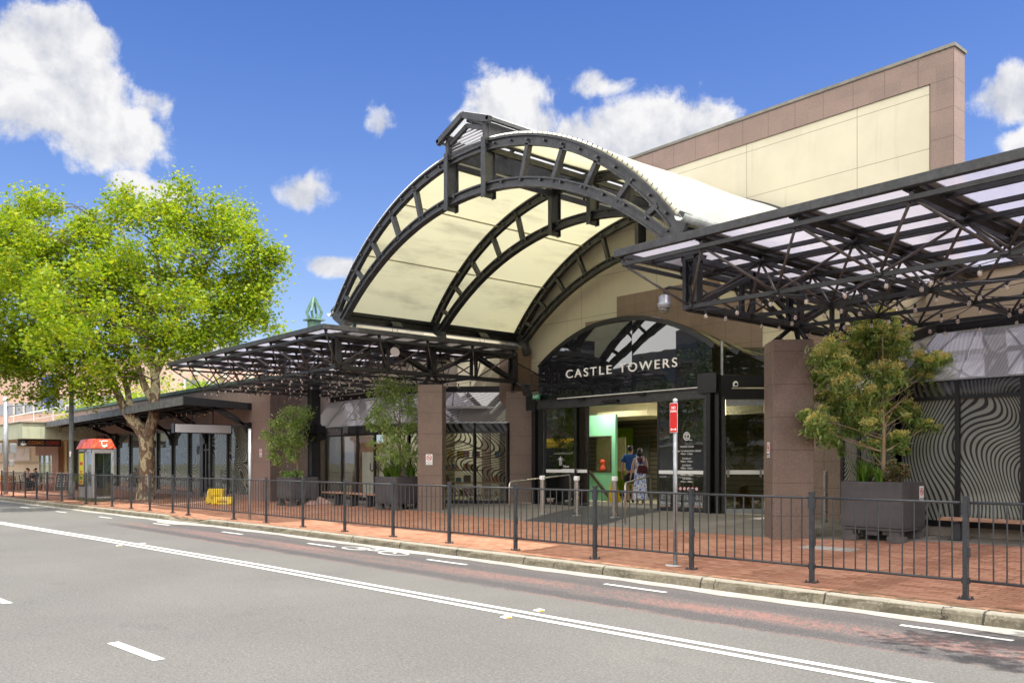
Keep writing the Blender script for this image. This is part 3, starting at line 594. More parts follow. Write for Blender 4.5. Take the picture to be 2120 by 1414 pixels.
# ------------------------------------------------------------------ glass canopies on space frames
def canopy(name, x0, y0, nx, ny, heavy_x, label, colx=None):
    M = 1.55; HT, HB = 4.80, 4.10; x1, y1 = x0 + nx * M, y0 + ny * M
    t = thing(name, label, 'canopy', (x0, y0, 0))
    e = MB(); zf = 4.975; w = .10; hh = .125
    e.b2(x0 - .1, x1 + .1, y0 - .1, y0, zf - hh / 2, zf + hh / 2); e.b2(x0 - .1, x1 + .1, y1, y1 + .1, zf - hh / 2, zf + hh / 2)
    e.b2(x0 - .1, x0, y0, y1, zf - hh / 2, zf + hh / 2); e.b2(x1, x1 + .1, y0, y1, zf - hh / 2, zf + hh / 2); e.build('edge_frame', steel_gray, t, bevel=.008)
    gl = MB(); gl.b2(x0 + .004, x1 - .004, y0 + .004, y1 - .004, 4.992, 5.0); gl.build('roof_glass', poly, t)
    bm = MB()
    for i in range(1, nx): bm.b2(x0 + i * M - .10, x0 + i * M + .10, y0, y1, 4.90, 4.985); bm.brk()
    bm.build('roof_beam', steel, t)
    pu = MB()
    for j in range(1, 2 * ny): pu.b2(x0, x1, y0 + j * M / 2 - .032, y0 + j * M / 2 + .032, 4.925, 4.988); pu.brk()
    pu.build('purlin', steel, t)
    fl2 = MB()
    for i in range(1, nx):
        for s in (-1, 1): fl2.b2(x0 + i * M + s * .155 - .05, x0 + i * M + s * .155 + .05, y0, y1, 4.975, 4.989); fl2.brk()
    fl2.build('flashing', galv, t)
    tc_, bc, dg, hg = MB(), MB(), MB(), MB()
    T = lambda i, j: (x0 + i * M, y0 + j * M + .02, HT); B = lambda i, j: (x0 + (i + .5) * M, y0 + (j + .5) * M, HB)
    for i in range(nx + 1):
        for j in range(ny + 1):
            if i < nx: tc_.bar(T(i, j), T(i + 1, j), .045, .06)
            if j < ny: tc_.bar(T(i, j), T(i, j + 1), .045, .06)
            x, y, z = T(i, j); hg.box((x, y, z + .045), (.05, .05, .05)); hg.tube([(x, y, z + .05), (x, y, z + .12)], .014, 6); hg.box((x - .035, y, z + .125), (.012, .06, .12)); hg.box((x + .035, y, z + .125), (.012, .06, .12)); hg.brk()
    for i in range(nx):
        for j in range(ny):
            if i < nx - 1: bc.bar(B(i, j), B(i + 1, j), .05, .065)
            if j < ny - 1: bc.bar(B(i, j), B(i, j + 1), .05, .065)
            for a in (0, 1):
                for b in (0, 1):
                    p, q = Vector(B(i, j)), Vector(T(i + a, j + b)); d = (q - p) * .06; dg.tube([p + d, q - d], .0215, 7)
            x, y, z = B(i, j); bc.box((x, y, z), (.11, .11, .03))
    tc_.build('top_chord', steel, t); bc.build('bottom_chord', steel, t); dg.build('diagonal', mat('brown_steel_tube', (.075, .062, .058), .34, .15, .35, 5, speck=(12, .3, (.14, .12, .11))), t, smooth=True); hg.build('hanger', black_metal, t)
    # the deep truss that carries it over the granite pillars
    h = MB(); ys = [11.3, 12.83, 14.36, 15.9, 17.45]; zt, zb = 4.84, 4.10; hx = heavy_x
    for s in (-1, 1):
        for z in (zt, zb): h.bar((hx + s * .11, ys[0], z), (hx + s * .11, ys[-1], z), .07, .10)
    for k, y in enumerate(ys):
        for s in (-1, 1): h.box((hx + s * .11, y, (zt + zb) / 2), (.07, .16 if k % 2 == 0 else .09, zt - zb + .06))
        if k % 2 == 0:
            for s in (-1, 1):
                for q in (0, .37): h.bar((hx - s * .10, y, zb + .02 + q), (hx + s * .10, y, zb + .37 + q), .05, .05, (0, 1, 0))
            for s in (-1, 1): h.box((hx, y + s * .09, zb + .02), (.24, .03, .12))
            h.box((hx, y, zt + .10), (.2, .2, .16)); h.tube([(hx - .18, y, zt + .05), (hx + .18, y, zt + .05)], .07, 10)
    for a, b in ((0, 1), (2, 1), (2, 3), (4, 3)):
        for s in (-1, 1): h.bar((hx + s * .11, ys[a], zb + .03), (hx + s * .11, ys[b], zt - .03), .06, .085)
    h.build('main_truss', steel, t, bevel=.006)
    # splayed feet standing on the pillars
    ft = MB()
    for y, (pxx, pyy) in ((14.36, PL if hx < -15 else PR_),) + (((17.45, (PM[0], PM[1] - .15)),) if hx < -15 else ((17.45, (hx, 18.2)),)):
        for a in (0, 1, 2, 3):
            d = Vector((math.cos(rad(90 * a)), math.sin(rad(90 * a)), 0)) * .36
            if y > 17 and hx > -15: continue
            ft.bar((hx, y, 4.14), (pxx + d.x, pyy + d.y, PT + .02), .07, .055); ft.box((pxx + d.x * .95, pyy + d.y * .95, PT + .006), (.16, .16, .014), rad(45)); ft.brk()
    ft.build('splayed_foot', black_metal, t)
    # tension rods back to the wall
    rd = MB(); rd.tube([(hx, 17.45, 4.75), (hx + (.9 if hx < -15 else .8), 18.38, 4.0)], .03, 7); rd.brk(); rd.tube([(hx, 17.5, 4.02), (hx + (.9 if hx < -15 else .8), 18.38, 3.97)], .03, 7); rd.build('tie_rod', black_metal, t)
    return t
LC = canopy('glass_canopy', -19.25 - 7 * 1.55, 10.5, 7, 4, -20.12, 'wide lilac glass canopy on a steel space frame, over the planters left of the arch')
RC = canopy('glass_canopy', -9.35, 10.45, 7, 4, -8.6, 'large overhead lilac glass canopy on a steel space frame, at the right of the photo')

# festoon lights strung under the frames
bulb_glass = glass_mat('bulb_glass', (.96, .92, .86), .12, .05, .25, (.75, .62, .55))
def festoon(pts, n, label, group, first=[None]):
    t = thing('festoon_string', label, 'string lights', pts[0], group)
    path = []
    for a, b in zip(pts[:-1], pts[1:]):
        a, b = Vector(a), Vector(b)
        for i in range(6):
            u = i / 6; p = a.lerp(b, u); p.z -= 4 * .07 * u * (1 - u); path.append(p)
    path.append(Vector(pts[-1]))
    c = MB(); c.tube(path, .0065, 4); c.build('cable', black_metal, t)
    for i in range(n):
        u = (i + .5) / n * (len(path) - 1); k = int(u); p = path[k].lerp(path[k + 1], u - k)
        if first[0] is None:
            s = MB(); s.lathe((p.x, p.y, p.z - .07), [(.016, 0), (.02, .02), (.02, .05), (.01, .07)], 7); so = s.build('socket', black_metal, t)
            b = MB(); b.lathe((p.x, p.y, p.z - .145), [(.008, 0), (.026, .014), (.033, .035), (.028, .058), (.015, .078)], 8); bo = b.build('bulb', bulb_glass, t, smooth=True)
            first[0] = (so, bo, p.copy() - t.location)
        else:
            so, bo, q = first[0]; dl_ = (p - t.location) - q
            for s_ in (so, bo):
                d = s_.copy(); COL.objects.link(d); d.parent = t; d.location = dl_
def strings(x0, y0, nx, ny, where, group):
    M = 1.55
    B = lambda i, j: (x0 + (i + .5) * M, y0 + (j + .5) * M, 4.06)
    rows = ['front', 'second', 'third', 'rear']
    for j in range(ny):
        festoon([B(i, j) for i in range(nx)], int(nx * 2.4), 'string of clear festoon bulbs along the %s bottom chord of the %s' % (rows[j], where), group)
    for j in range(ny - 1):
        festoon([B(i, j + (i % 2)) for i in range(nx)], int(nx * 1.8), 'zigzag string of clear festoon bulbs between the %s and %s chords of the %s' % (rows[j], rows[j + 1], where), group)
strings(-30.1, 10.5, 7, 4, 'left canopy', 'festoon lights under the left canopy')
strings(-9.35, 10.45, 7, 4, 'right canopy', 'festoon lights under the right canopy')

# black column through the left canopy with a green finial
cx, cy = -27.0, 14.3; g0 = gz(cx, cy)
t = thing('steel_column', 'black steel column rising behind the far planter with a granite pyramid foot', 'column', (cx, cy, g0))
b = MB()
for s in (-1, 1): b.box((cx + s * .13, cy, 2.75), (.035, .34, 5.2)); b.box((cx, cy + s * .13, 2.75), (.34, .035, 5.2))
b.box((cx, cy, 2.75), (.2, .2, 5.2)); b.build('shaft', black_metal, t)
b = MB(); hc = atz(654, 896, 29.77)[2]; b.box((cx, cy, hc), (.95, .5, .03)); b.box((cx, cy, hc), (.5, .95, .03)); b.box((cx, cy, hc + .15), (.8, .14, .28)); b.box((cx, cy, hc - .16), (.8, .14, .3)); b.box((cx, cy, hc), (.14, .8, .5)); b.build('collar', black_metal, t)
b = MB(); r = .52; z0 = g0; ap_ = (cx, cy, z0 + .36); q = [(cx - r, cy - r, z0), (cx + r, cy - r, z0), (cx + r, cy + r, z0), (cx - r, cy + r, z0)]
b.add(q + [ap_], [(0, 1, 4), (1, 2, 4), (2, 3, 4), (3, 0, 4), (3, 2, 1, 0)]); b.build('pyramid_foot', mat('pink_granite', (.46, .29, .23), .6, 0, .25, 3, speck=(60, .3, (.3, .2, .17))), t)
t = thing('roof_finial', 'verdigris green open diamond finial above the left canopy', 'finial', (cx, cy, 5.0))
b = MB(); b.box((cx, cy, 5.75), (.34, .34, 1.5)); b.build('base_box', copper_green, t, bevel=.01)
b = MB(); b.box((cx, cy, 6.52), (.56, .56, .05)); b.build('flange', copper_green, t)
b = MB()
for a in range(4):
    d = Vector((math.cos(rad(45 + 90 * a)), math.sin(rad(45 + 90 * a)), 0)); c0 = Vector((cx, cy, 0))
    b.bar(c0 + d * .15 + Vector((0, 0, 6.53)), c0 + d * .27 + Vector((0, 0, 6.80)), .06, .09, d); b.bar(c0 + d * .27 + Vector((0, 0, 6.78)), c0 + d * .01 + Vector((0, 0, 7.30)), .06, .09, d)
b.build('diamond', copper_green, t)

# ------------------------------------------------------------------ barrel vault over the entrance
MX = -14.83; VX, VZ, VR = -14.88, 1.05, 7.44; VY = (11.6, 14.8, 18.05)
IX, IZ, IR = -14.78, -.88, 8.36
vt = thing('arched_canopy', 'tall arched canopy of cream membrane on dark steel ribs over the entrance', 'canopy', (VX, VY[0], 5.4))
def arc(cx, cz, R, a0, a1, n): return [(cx + R * math.sin(rad(a)), cz + R * math.cos(rad(a))) for a in np.linspace(a0, a1, n)]
def curved(mb, pts, y, w, d, cx, cz):
    """box section following an arc, d deep towards the centre, w wide along the vault"""
    for i in range(len(pts) - 1):
        P = []
        for (x, z) in (pts[i], pts[i + 1]):
            n = Vector((cx - x, 0, cz - z)).normalized() * d
            P.append([(x, y - w / 2, z), (x, y + w / 2, z), (x + n.x, y + w / 2, z + n.z), (x + n.x, y - w / 2, z + n.z)])
        A, B = P
        mb.add(A + B, [(0, 1, 5, 4), (1, 2, 6, 5), (2, 3, 7, 6), (3, 0, 4, 7)] + ([(3, 2, 1, 0)] if i == 0 else []) + ([(4, 5, 6, 7)] if i == len(pts) - 2 else []))
def bolts(mb, cx, cz, R, lim, y):
    mb.cur = 1
    for s in (-1, 1):
        for a in np.arange(3.5, lim, 4.15):
            x, z = cx + R * math.sin(rad(a * s)), cz + R * math.cos(rad(a * s))
            for o in (-.095, .03): mb.tube([(x, y + o, z), (x, y + o + .065, z)], .026, 6)
for ri, y in enumerate(VY):
    front = ri == 0; sm = steel_gray if front else steel
    r = MB(); o_ = arc(VX, VZ, VR, -51.5, 51.5, 61); r_w = .15
    curved(r, o_, y, .16, .045, VX, VZ); curved(r, [(VX + (VR - .045) * math.sin(math.atan2(x - VX, z - VZ)), VZ + (VR - .045) * math.cos(math.atan2(x - VX, z - VZ))) for x, z in o_], y, .05, .15, VX, VZ)
    curved(r, arc(VX, VZ, VR - .195, -51, 51, 61), y, .12, .03, VX, VZ)
    bolts(r, VX, VZ, VR - .12, 51, y); oc = r.build('outer_chord', [sm, chrome_bolt], vt)
    r = MB(); i_ = arc(IX, IZ, IR, -41.3, 40.6, 57); curved(r, arc(IX, IZ, IR + .085, -41.3, 40.6, 57), y, .17, .035, IX, IZ); curved(r, arc(IX, IZ, IR + .05, -41.3, 40.6, 57), y, .07, .13, IX, IZ); curved(r, arc(IX, IZ, IR - .08, -41.3, 40.6, 57), y, .17, .03, IX, IZ)
    bolts(r, IX, IZ, IR + .02, 40, y); r.build('inner_chord', [sm, chrome_bolt], vt)
    w = MB()
    for s in (-1, 1):
        for a in (16, 24.4, 32.6, 40.3, 47):
            A = Vector((VX + (VR - .15) * math.sin(rad(a * s)), y, VZ + (VR - .15) * math.cos(rad(a * s))))
            th = math.atan2(A.x - IX, A.z - IZ) * .97; B = Vector((IX + IR * math.sin(th), y, IZ + IR * math.cos(th)))
            w.bar(A, B, .10, .12 if a < 40 else .10, (0, 1, 0)); w.brk()
        # tall posts either side of the ridge
        px_ = MX + s * .66; w.box((px_, y, 7.86), (.024, .30, 1.28)); w.box((px_, y - .15, 7.86), (.13, .022, 1.28)); w.box((px_, y + .15, 7.86), (.13, .022, 1.28)); w.brk()
    w.build('web', sm, vt)
    kn = MB()
    for s in (-1, 1):
        f = Vector((VX + s * 5.82, y, 5.70)); gq = Vector(((IX + s * 5.47), y, 5.40)); e = Vector((VX + s * 6.02, y, 5.62))
        kn.prism([f + Vector((0, -.04, .12)), e + Vector((0, -.04, .1)), e + Vector((s * -.12, -.04, -.14)), gq + Vector((s * .1, -.04, -.16)), gq + Vector((-s * .1, -.04, .06))], (0, .08, 0))
        kn.bar(gq + Vector((0, 0, -.02)), (-20.12 if s < 0 else -8.6, y, 4.98), .16, .2); kn.brk()
    kn.build('knuckle_plate', steel_gray, vt)
sh = MB()
for s in (-1, 1):
    A = arc(VX, VZ, VR + .012, s * 5.6, s * 52.2, 40); ys = np.linspace(VY[0] - .06, 18.38, 15)
    for i in range(39):
        for j in range(14):
            P = []
            for (ii, jj) in ((i, j), (i + 1, j), (i + 1, j + 1), (i, j + 1)):
                bay = ((ys[jj] - VY[0]) / 3.2) % 1; sag = -.035 * math.sin(math.pi * min(1, max(0, bay)))
                x, z = A[ii]; n = Vector((x - VX, 0, z - VZ)).normalized() * sag; P.append((x + n.x, ys[jj], z + n.z))
            sh.quad(*P)
o = sh.build('membrane', sheet, vt, smooth=True)
ot = MB(); ot.f = list(sh.f); ot.mi = list(sh.mi)
for x, y, z in sh.v:
    n = Vector((x - VX, 0, z - VZ)).normalized() * .03; ot.v.append((x + n.x, y, z + n.z))
ot.build('outer_skin', skin_top, vt, smooth=True)
sm_ = MB()
for s in (-1, 1):
    for a in (22, 37):
        x, z = VX + (VR - .05) * math.sin(rad(a * s)), VZ + (VR - .05) * math.cos(rad(a * s)); sm_.tube([(x, VY[0], z), (x, 18.3, z)], .022, 6); sm_.brk()
sm_.build('seam', mat('seam_cream', (.55, .52, .36), .7, 0, .2, 4), vt)
pin = MB()
for a in np.arange(8.5, 52, 1.15):
    for s in (1,):
        x, z = VX + VR * math.sin(rad(a * s)), VZ + VR * math.cos(rad(a * s)); n = Vector((x - VX, 0, z - VZ)).normalized(); pin.tube([Vector((x, VY[0] - .02, z)) + n * .005, Vector((x, VY[0] - .02, z)) + n * .055], .012, 5)
pin.build('fixing_pin', chrome_bolt, vt)
eb = MB()
for s in (-1, 1):
    x = VX + s * 5.72
    eb.box((x, (VY[0] + 18.3) / 2, 5.64), (.16, 18.3 - VY[0], .10)); eb.box((x + s * .02, (VY[0] + 18.3) / 2, 5.52), (.06, 18.3 - VY[0], .2)); eb.box((x, (VY[0] + 18.3) / 2, 5.42), (.2, 18.3 - VY[0], .05)); eb.brk()
eb.build('eave_beam', black_metal, vt)
gt = MB()
for s in (-1, 1):
    cx3, cz3 = VX + s * 6.02, 5.66; half = [(cx3 + .11 * math.cos(t), cz3 + .1 * math.sin(t)) for t in np.linspace(math.pi, 2 * math.pi, 9)]
    for (x0, z0), (x1, z1) in zip(half[:-1], half[1:]): gt.slab((x0, VY[0] - (.3 if s > 0 else .08), z0), (x0, 18.3, z0), (x1, 18.3, z1), (x1, VY[0] - (.3 if s > 0 else .08), z1), .006)
    gt.brk()
gt.build('gutter', mat('gutter_metal', (.62, .63, .6), .5, .2, .2, 4, speck=(7, .45, (.2, .33, .27)), streak=.5), vt)
pipe = MB()
for y in (12.3, 15.4): pipe.tube([(VX - 6.02, y, 5.6), (VX - 6.02, y, 5.0)], .055, 10); pipe.brk()
pipe.build('downpipe', copper_green, vt)
ring = MB(); curved(ring, arc(VX, VZ, VR + .09, -52, 52, 50), 18.30, .16, .12, VX, VZ); ring.build('wall_flashing', steel_gray, vt)
# ridge ventilator
mn = MB(); y0, y1 = VY[0] - .05, 18.38
EV, RZ, HW = 8.84, 9.18, .86
for s in (-1, 1): mn.slab((MX + s * HW, y0 - .12, EV), (MX, y0 - .12, RZ), (MX, y1, RZ), (MX + s * HW, y1, EV), .05); mn.brk()
mn.build('ridge_roof', frosted, vt)
mf = MB()
for s in (-1, 1):
    mf.bar((MX + s * (HW + .06), y0 - .13, EV - .06), (MX, y0 - .13, RZ - .04), .10, .13); mf.box((MX + s * .66, y0, 8.62), (.10, .14, .55)); mf.bar((MX + s * .63, y0, EV - .14), (MX, y0, RZ - .24), .08, .09)
    mf.b2(MX + s * .72, MX + s * .64, y0, y1, 8.40, EV - .02); mf.b2(MX + s * .92, MX + s * .84, y0 - .18, y1, EV - .07, EV + .0)
    for y in (13.2, 14.8, 16.4): mf.bar((MX + s * .68, y, EV - .07), (MX, y, RZ - .1), .07, .07)
mf.box((MX, (y0 + y1) / 2, RZ - .1), (.09, y1 - y0, .09)); mf.b2(MX - .66, MX + .66, y0 - .02, y0 + .03, 8.36, 8.44)
mf.build('ridge_frame', steel_gray, vt)
lv = MB()
for i in range(8):
    z = 8.46 + i * .07; hw = .60 if z < EV - .16 else max(.05, .60 * (RZ - .26 - z) / (RZ - .26 - EV + .16))
    lv.slab((MX - hw, y0 + .02, z), (MX + hw, y0 + .02, z), (MX + hw, y0 + .06, z + .055), (MX - hw, y0 + .06, z + .055), .008); lv.brk()
lv.build('louvre', mat('louvre_gray', (.45, .45, .46), .5, .1, .2, 4), vt)
for s in (-1, 1):
    b = MB()
    for y in np.arange(VY[0] + 1.07, 18.2, 1.07): b.bar((MX + s * .68, y, 8.30), (MX + s * .68, y + .001, 8.42), .05, .05)
    b.box((MX + s * .68, (y0 + y1) / 2, 8.26), (.08, y1 - y0, .12)); b.build('ridge_purlin', steel, vt)
# floodlights on the left eave beam
def flood(y, label):
    x = VX - 5.6; t = thing('floodlight', label, 'floodlight', (x, y, 5.5))
    b = MB(); b.slab((x, y - .16, 5.52), (x, y + .16, 5.52), (x + .16, y + .16, 5.36), (x + .16, y - .16, 5.36), .05); b.build('housing', black_metal, t)
    b = MB(); b.slab((x + .012, y - .13, 5.522), (x + .012, y + .13, 5.522), (x + .152, y + .13, 5.378), (x + .152, y - .13, 5.378), .006); b.build('lens', frosted, t)
    b = MB(); b.tube([(x + .02, y - .1, 5.36), (x + .03, y - .07, 5.24), (x + .03, y + .04, 5.22), (x + .02, y + .1, 5.36)], .008, 5); b.build('cable', black_metal, t)
flood(13.35, 'square floodlight on the left eave beam, in the front bay of the arch'); flood(16.5, 'square floodlight on the left eave beam, in the rear bay of the arch')
x, y, z = atX(820, 725, -19.95); t = thing('round_lamp', 'round white faced lamp fixed to the left main truss', 'lamp', (x, y, z))
b = MB(); b.tube([(x + .02, y + .03, z + .02), (x + .09, y - .09, z - .06)], .15, 20); b.build('body', black_metal, t); b = MB(); b.tube([(x + .091, y - .0915, z - .061), (x + .097, y - .101, z - .067)], .135, 20); b.build('face', sign_white, t)
# dome camera hung from the front of the right truss
x, y, z = -9.05, 11.15, 4.18; t = thing('security_camera', 'white dome security camera on a bracket at the front of the right truss', 'camera', (x, y, z))
b = MB(); b.tube([(-8.72, 11.28, 4.40), (x + .1, y, 4.46), (x, y, 4.44), (x, y, 4.32)], .028, 8); b.build('arm', black_metal, t)
b = MB(); b.lathe((x, y, z), [(.095, -.05), (.12, 0), (.12, .03), (.095, .05), (.095, .14), (.06, .17), (.03, .18)], 16); b.build('housing', galv, t, smooth=True)
b = MB(); b.lathe((x, y, z - .05), [(.02, -.09), (.055, -.075), (.082, -.04), (.09, 0)], 16); b.build('dome', booth_glass, t, smooth=True)
# ------------------------------------------------------------------ shopping centre: entrance block
WY = 18.4
mall = thing('shopping_centre', 'cream and brown granite shopping centre block behind the arched entrance', 'building', (-14.9, WY, .36))
# entrance opening (arch in the wall plane)
OX0, OX1, OSP, OAP = -18.7, -11.15, 3.95, 5.35
OPROF = [(-18.7, 3.95), (-17.0, 4.62), (-16.1, 5.02), (-15.3, 5.25), (-14.6, 5.25), (-13.8, 5.02), (-12.86, 4.62), (-11.15, 3.95)]
def oarch(n=24): return [(float(x), float(np.interp(x, [p[0] for p in OPROF], [p[1] for p in OPROF]))) for x in np.linspace(OX0, OX1, n)]
def wall_with_opening(mb, x0, x1, z0, z1, y0, y1, opening=True):
    """front wall slab x0..x1, z0..z1 with the arched opening cut out of its foot"""
    arch = [(OX0, z0)] + oarch() + [(OX1, z0)]
    top = [(x, z1) for x, _ in arch]
    mb.b2(x0, OX0, y0, y1, z0, z1); mb.b2(OX1, x1, y0, y1, z0, z1)
    for i in range(1, len(arch) - 2):
        (xa, za), (xb, zb) = arch[i], arch[i + 1]
        mb.prism([(xa, y0, za), (xb, y0, zb), (xb, y0, z1), (xa, y0, z1)], (0, y1 - y0, 0))
b = MB(); wall_with_opening(b, -22.36, -7.9, .3, 9.5, WY, WY + .5); b.build('rendered_wall', cream, mall)
b = MB(); b.b2(-22.36, -7.87, WY - .03, WY + .5, 9.5, 10.12); b.b2(-7.87, -7.39, WY - .03, WY + .5, .3, 10.12); b.b2(-22.8, -22.36, WY - .03, WY + .5, .3, 10.12); pw = b.build('parapet_band', graniteT, mall)
b = MB(); b.b2(-22.84, -7.36, WY - .06, WY + .54, 10.12, 10.19); b.build('coping', mat('coping_metal', (.20, .19, .16), .5, .2, .3, 3), pw)
# stepped granite facing round the entrance, 3 cm proud
def steps(x):
    d = abs(x + 14.9)
    return 6.33 if d < 1.75 else 5.75 if d < 3.0 else 4.42
b = MB(); arch = [(OX0, .3)] + oarch(40) + [(OX1, .3)]
xs = sorted(set([-20.9, OX0, OX1, -17.9, -16.65, -13.15, -11.9, -7.87] + [x for x, _ in arch if OX0 < x < OX1]))
def az_(x):
    if x <= OX0 or x >= OX1: return .3
    return float(np.interp(x, [p[0] for p in arch[1:-1]], [p[1] for p in arch[1:-1]]))
for a, c in zip(xs[:-1], xs[1:]):
    m_ = (a + c) / 2; top = steps(m_)
    za, zc = (az_(a), az_(c)) if OX0 < m_ < OX1 else (.3, .3)
    if OX0 < m_ < OX1:
        za = az_(a) if a > OX0 else OSP; zc = az_(c) if c < OX1 else OSP
    b.prism([(a, WY - .03, za), (c, WY - .03, zc), (c, WY - .03, top), (a, WY - .03, top)], (0, .028, 0))
b.build('granite_facing', graniteX, mall)

# porch: glazed screen that stands 0.9 m forward, black arched sign above it
ent = thing('entrance_portal', 'black arched entrance portal with white lettering above glass sliding doors', 'entrance', (-15.9, 17.5, .36))
EY = 17.5; SX0, SX1 = -19.0, -12.72
def sarch(n=26):
    cx = (SX0 + SX1) / 2; hw = (SX1 - SX0) / 2; rise = 1.04; R = (hw * hw + rise * rise) / (2 * rise); th = math.asin(hw / R)
    return [(cx + R * math.sin(t), 5.56 - R + R * math.cos(t)) for t in np.linspace(-th, th, n)]
A = sarch(); edges = [-19.0, -18.22, -16.66, -15.3, -13.85, -12.72]
for i, (a, c) in enumerate(zip(edges[:-1], edges[1:])):
    inner = [(x, z) for x, z in A if a < x < c]; f = lambda x: float(np.interp(x, [p[0] for p in A], [p[1] for p in A]))
    tilt = [.010, -.006, .034, .016, -.012][i]
    poly_ = [(a + .002, 3.47), (c - .002, 3.47), (c - .002, f(c))] + inner[::-1] + [(a + .002, f(a))]
    b = MB(); b.prism([(x, EY + tilt * (z - 4.4) + tilt * 2 * (x - (a + c) / 2), z) for x, z in poly_], (0, .03, 0)); sp = b.build('sign_panel', sign_glass, ent)
lx0 = atY(1173, 765, EY)[0]; lx1 = atY(1404, 738, EY)[0]; lz = 4.03
white_letter = mat('white_letter', (.9, .9, .9), .4, 0, .05, 5)
for word, x0_, x1_ in (('CASTLE', lx0, atY(1267, 753, EY)[0]), ('TOWERS', atY(1284, 751, EY)[0], lx1)):
    lt = text('sign_lettering', word, white_letter, ent, (x0_, EY - .04, lz), .335, ext=.012, spacing=1.30, bold=.0015)
    bpy.context.view_layer.update(); lt.scale = ((x1_ - x0_) / lt.dimensions.x, 1, 1)
# frame: header, posts
b = MB(); b.b2(-19.1, -12.72, EY - .05, EY + .14, 3.18, 3.44); b.b2(-18.66, -12.9, EY - .09, EY - .05, 3.405, 3.425); hd = b.build('header', steel_gray, ent)
b = MB(); b.b2(-18.1, -12.95, EY - .10, EY - .045, 3.445, 3.465); b.build('light_strip', sign_white, hd)
b = MB(); b.box((-16.0, EY - .10, 3.27), (.55, .1, .07)); b.brk(); b.box((-17.1, EY - .1, 3.40), (.22, .09, .06)); b.brk(); b.box((-14.9, EY - .1, 3.40), (.22, .09, .06)); b.build('door_sensor', black_metal, hd)
b = MB()
b.b2(-19.22, -19.06, EY - .09, EY + .12, .33, 3.62); b.b2(-18.98, -18.8, EY - .05, EY + .12, .33, 3.2); b.b2(-19.42, -19.0, EY - .14, EY - .09, 3.16, 3.62); b.brk()
b.b2(-12.82, -12.7, EY - .12, EY + .1, .33, 3.75); b.b2(-12.64, -12.52, EY - .02, EY + .24, .33, 3.75); b.b2(-13.05, -12.5, EY - .16, EY - .12, 3.3, 3.78); b.build('post', black_metal, ent)
b = MB(); b.b2(-12.95, -12.83, EY - .03, EY + .06, .35, 3.18); b.brk(); b.b2(-18.8, -18.74, EY - .02, EY + .06, .35, 3.18); b.build('door_jamb', steel_gray, ent)
def door(x0, x1, y, label=None, z1=3.18):
    b = MB(); b.b2(x0, x1, y, y + .012, .37, z1); d = b.build('sliding_door', door_glass, ent)
    b = MB(); b.b2(x0, x1, y - .006, y - .001, 1.305, 1.395); b.build('white_band', sign_white, d)
    b = MB(); b.b2(x0, x0 + .05, y - .01, y + .03, .36, z1); b.brk(); b.b2(x1 - .05, x1, y - .01, y + .03, .36, z1); b.brk(); b.b2(x0 + .05, x1 - .05, y - .012, y + .03, .345, .42); b.build('stile', steel, d); return d
d0 = door(-18.74, -17.45, EY + .02); d1 = door(-18.1, -17.02, EY + .10); d2 = door(-14.46, -12.95, EY + .02)
# decals on the glass
hx, hz = atY(1421, 903, EY)[0], atY(1421, 903, EY)[2]; b = MB(); n = 22
for R0, R1, a0, a1 in ((.105, .085, 0, 360), (.065, .052, 20, 340)):
    for i in range(n):
        p, q = rad(a0 + (a1 - a0) * i / n), rad(a0 + (a1 - a0) * (i + 1) / n)
        b.quad(*[(hx + r_ * math.cos(t), EY + .012, hz + r_ * math.sin(t)) for t, r_ in ((p, R0), (q, R0), (q, R1), (p, R1))])
b.box((hx, EY + .012, hz - .02), (.016, .003, .07)); b.box((hx, EY + .012, hz + .028), (.07, .003, .016)); b.box((hx + .12, EY + .012, hz - .095), (.09, .003, .014)); b.build('emblem', white_letter, d2, recalc=False)
tx = atY(1421, 930, EY)[0]
for dz, body, sz in ((.36, 'TRADING HOURS', .055), (.47, 'MONDAY TO WEDNESDAY, FRIDAY', .055), (.54, '9:00am - 5:30pm', .055), (.66, 'THURSDAY', .055), (.73, '9:00am - 9:00pm', .055), (.83, 'SATURDAY', .055), (.90, '9:00am - 5:00pm', .055), (1.0, 'SUNDAY', .055), (1.07, '10:00am - 5:00pm', .055), (1.17, 'THE PIAZZA', .05), (1.24, '10:00am - 10:00pm', .05)):
    text('lettering', body, white_letter, d2, (tx, EY + .012, hz + .10 - dz + (-.02)), sz, ext=.001, align='CENTER')
b = MB()
for i in range(6):
    cx_ = tx - .32 + i * .125; cz_ = hz - 1.32 + 0
    b.add([(cx_ + .046 * math.cos(t), EY + .012, cz_ + .046 * math.sin(t)) for t in np.linspace(0, 2 * math.pi, 15)[:-1]], [tuple(range(14))])
ic = b.build('icon', sign_white, d2, recalc=False)
b = MB()
for i in range(6):
    cx_ = tx - .32 + i * .125; cz_ = hz - 1.32; nn = 14
    for k_ in range(nn):
        p, q = 2 * math.pi * k_ / nn, 2 * math.pi * (k_ + 1) / nn; b.quad(*[(cx_ + r_ * math.cos(t), EY + .010, cz_ + r_ * math.sin(t)) for t, r_ in ((p, .046), (q, .046), (q, .036), (p, .036))])
    b.box((cx_, EY + .009, cz_), (.03, .002, .022))
b.build('icon_ring', sign_red, d2, recalc=False)
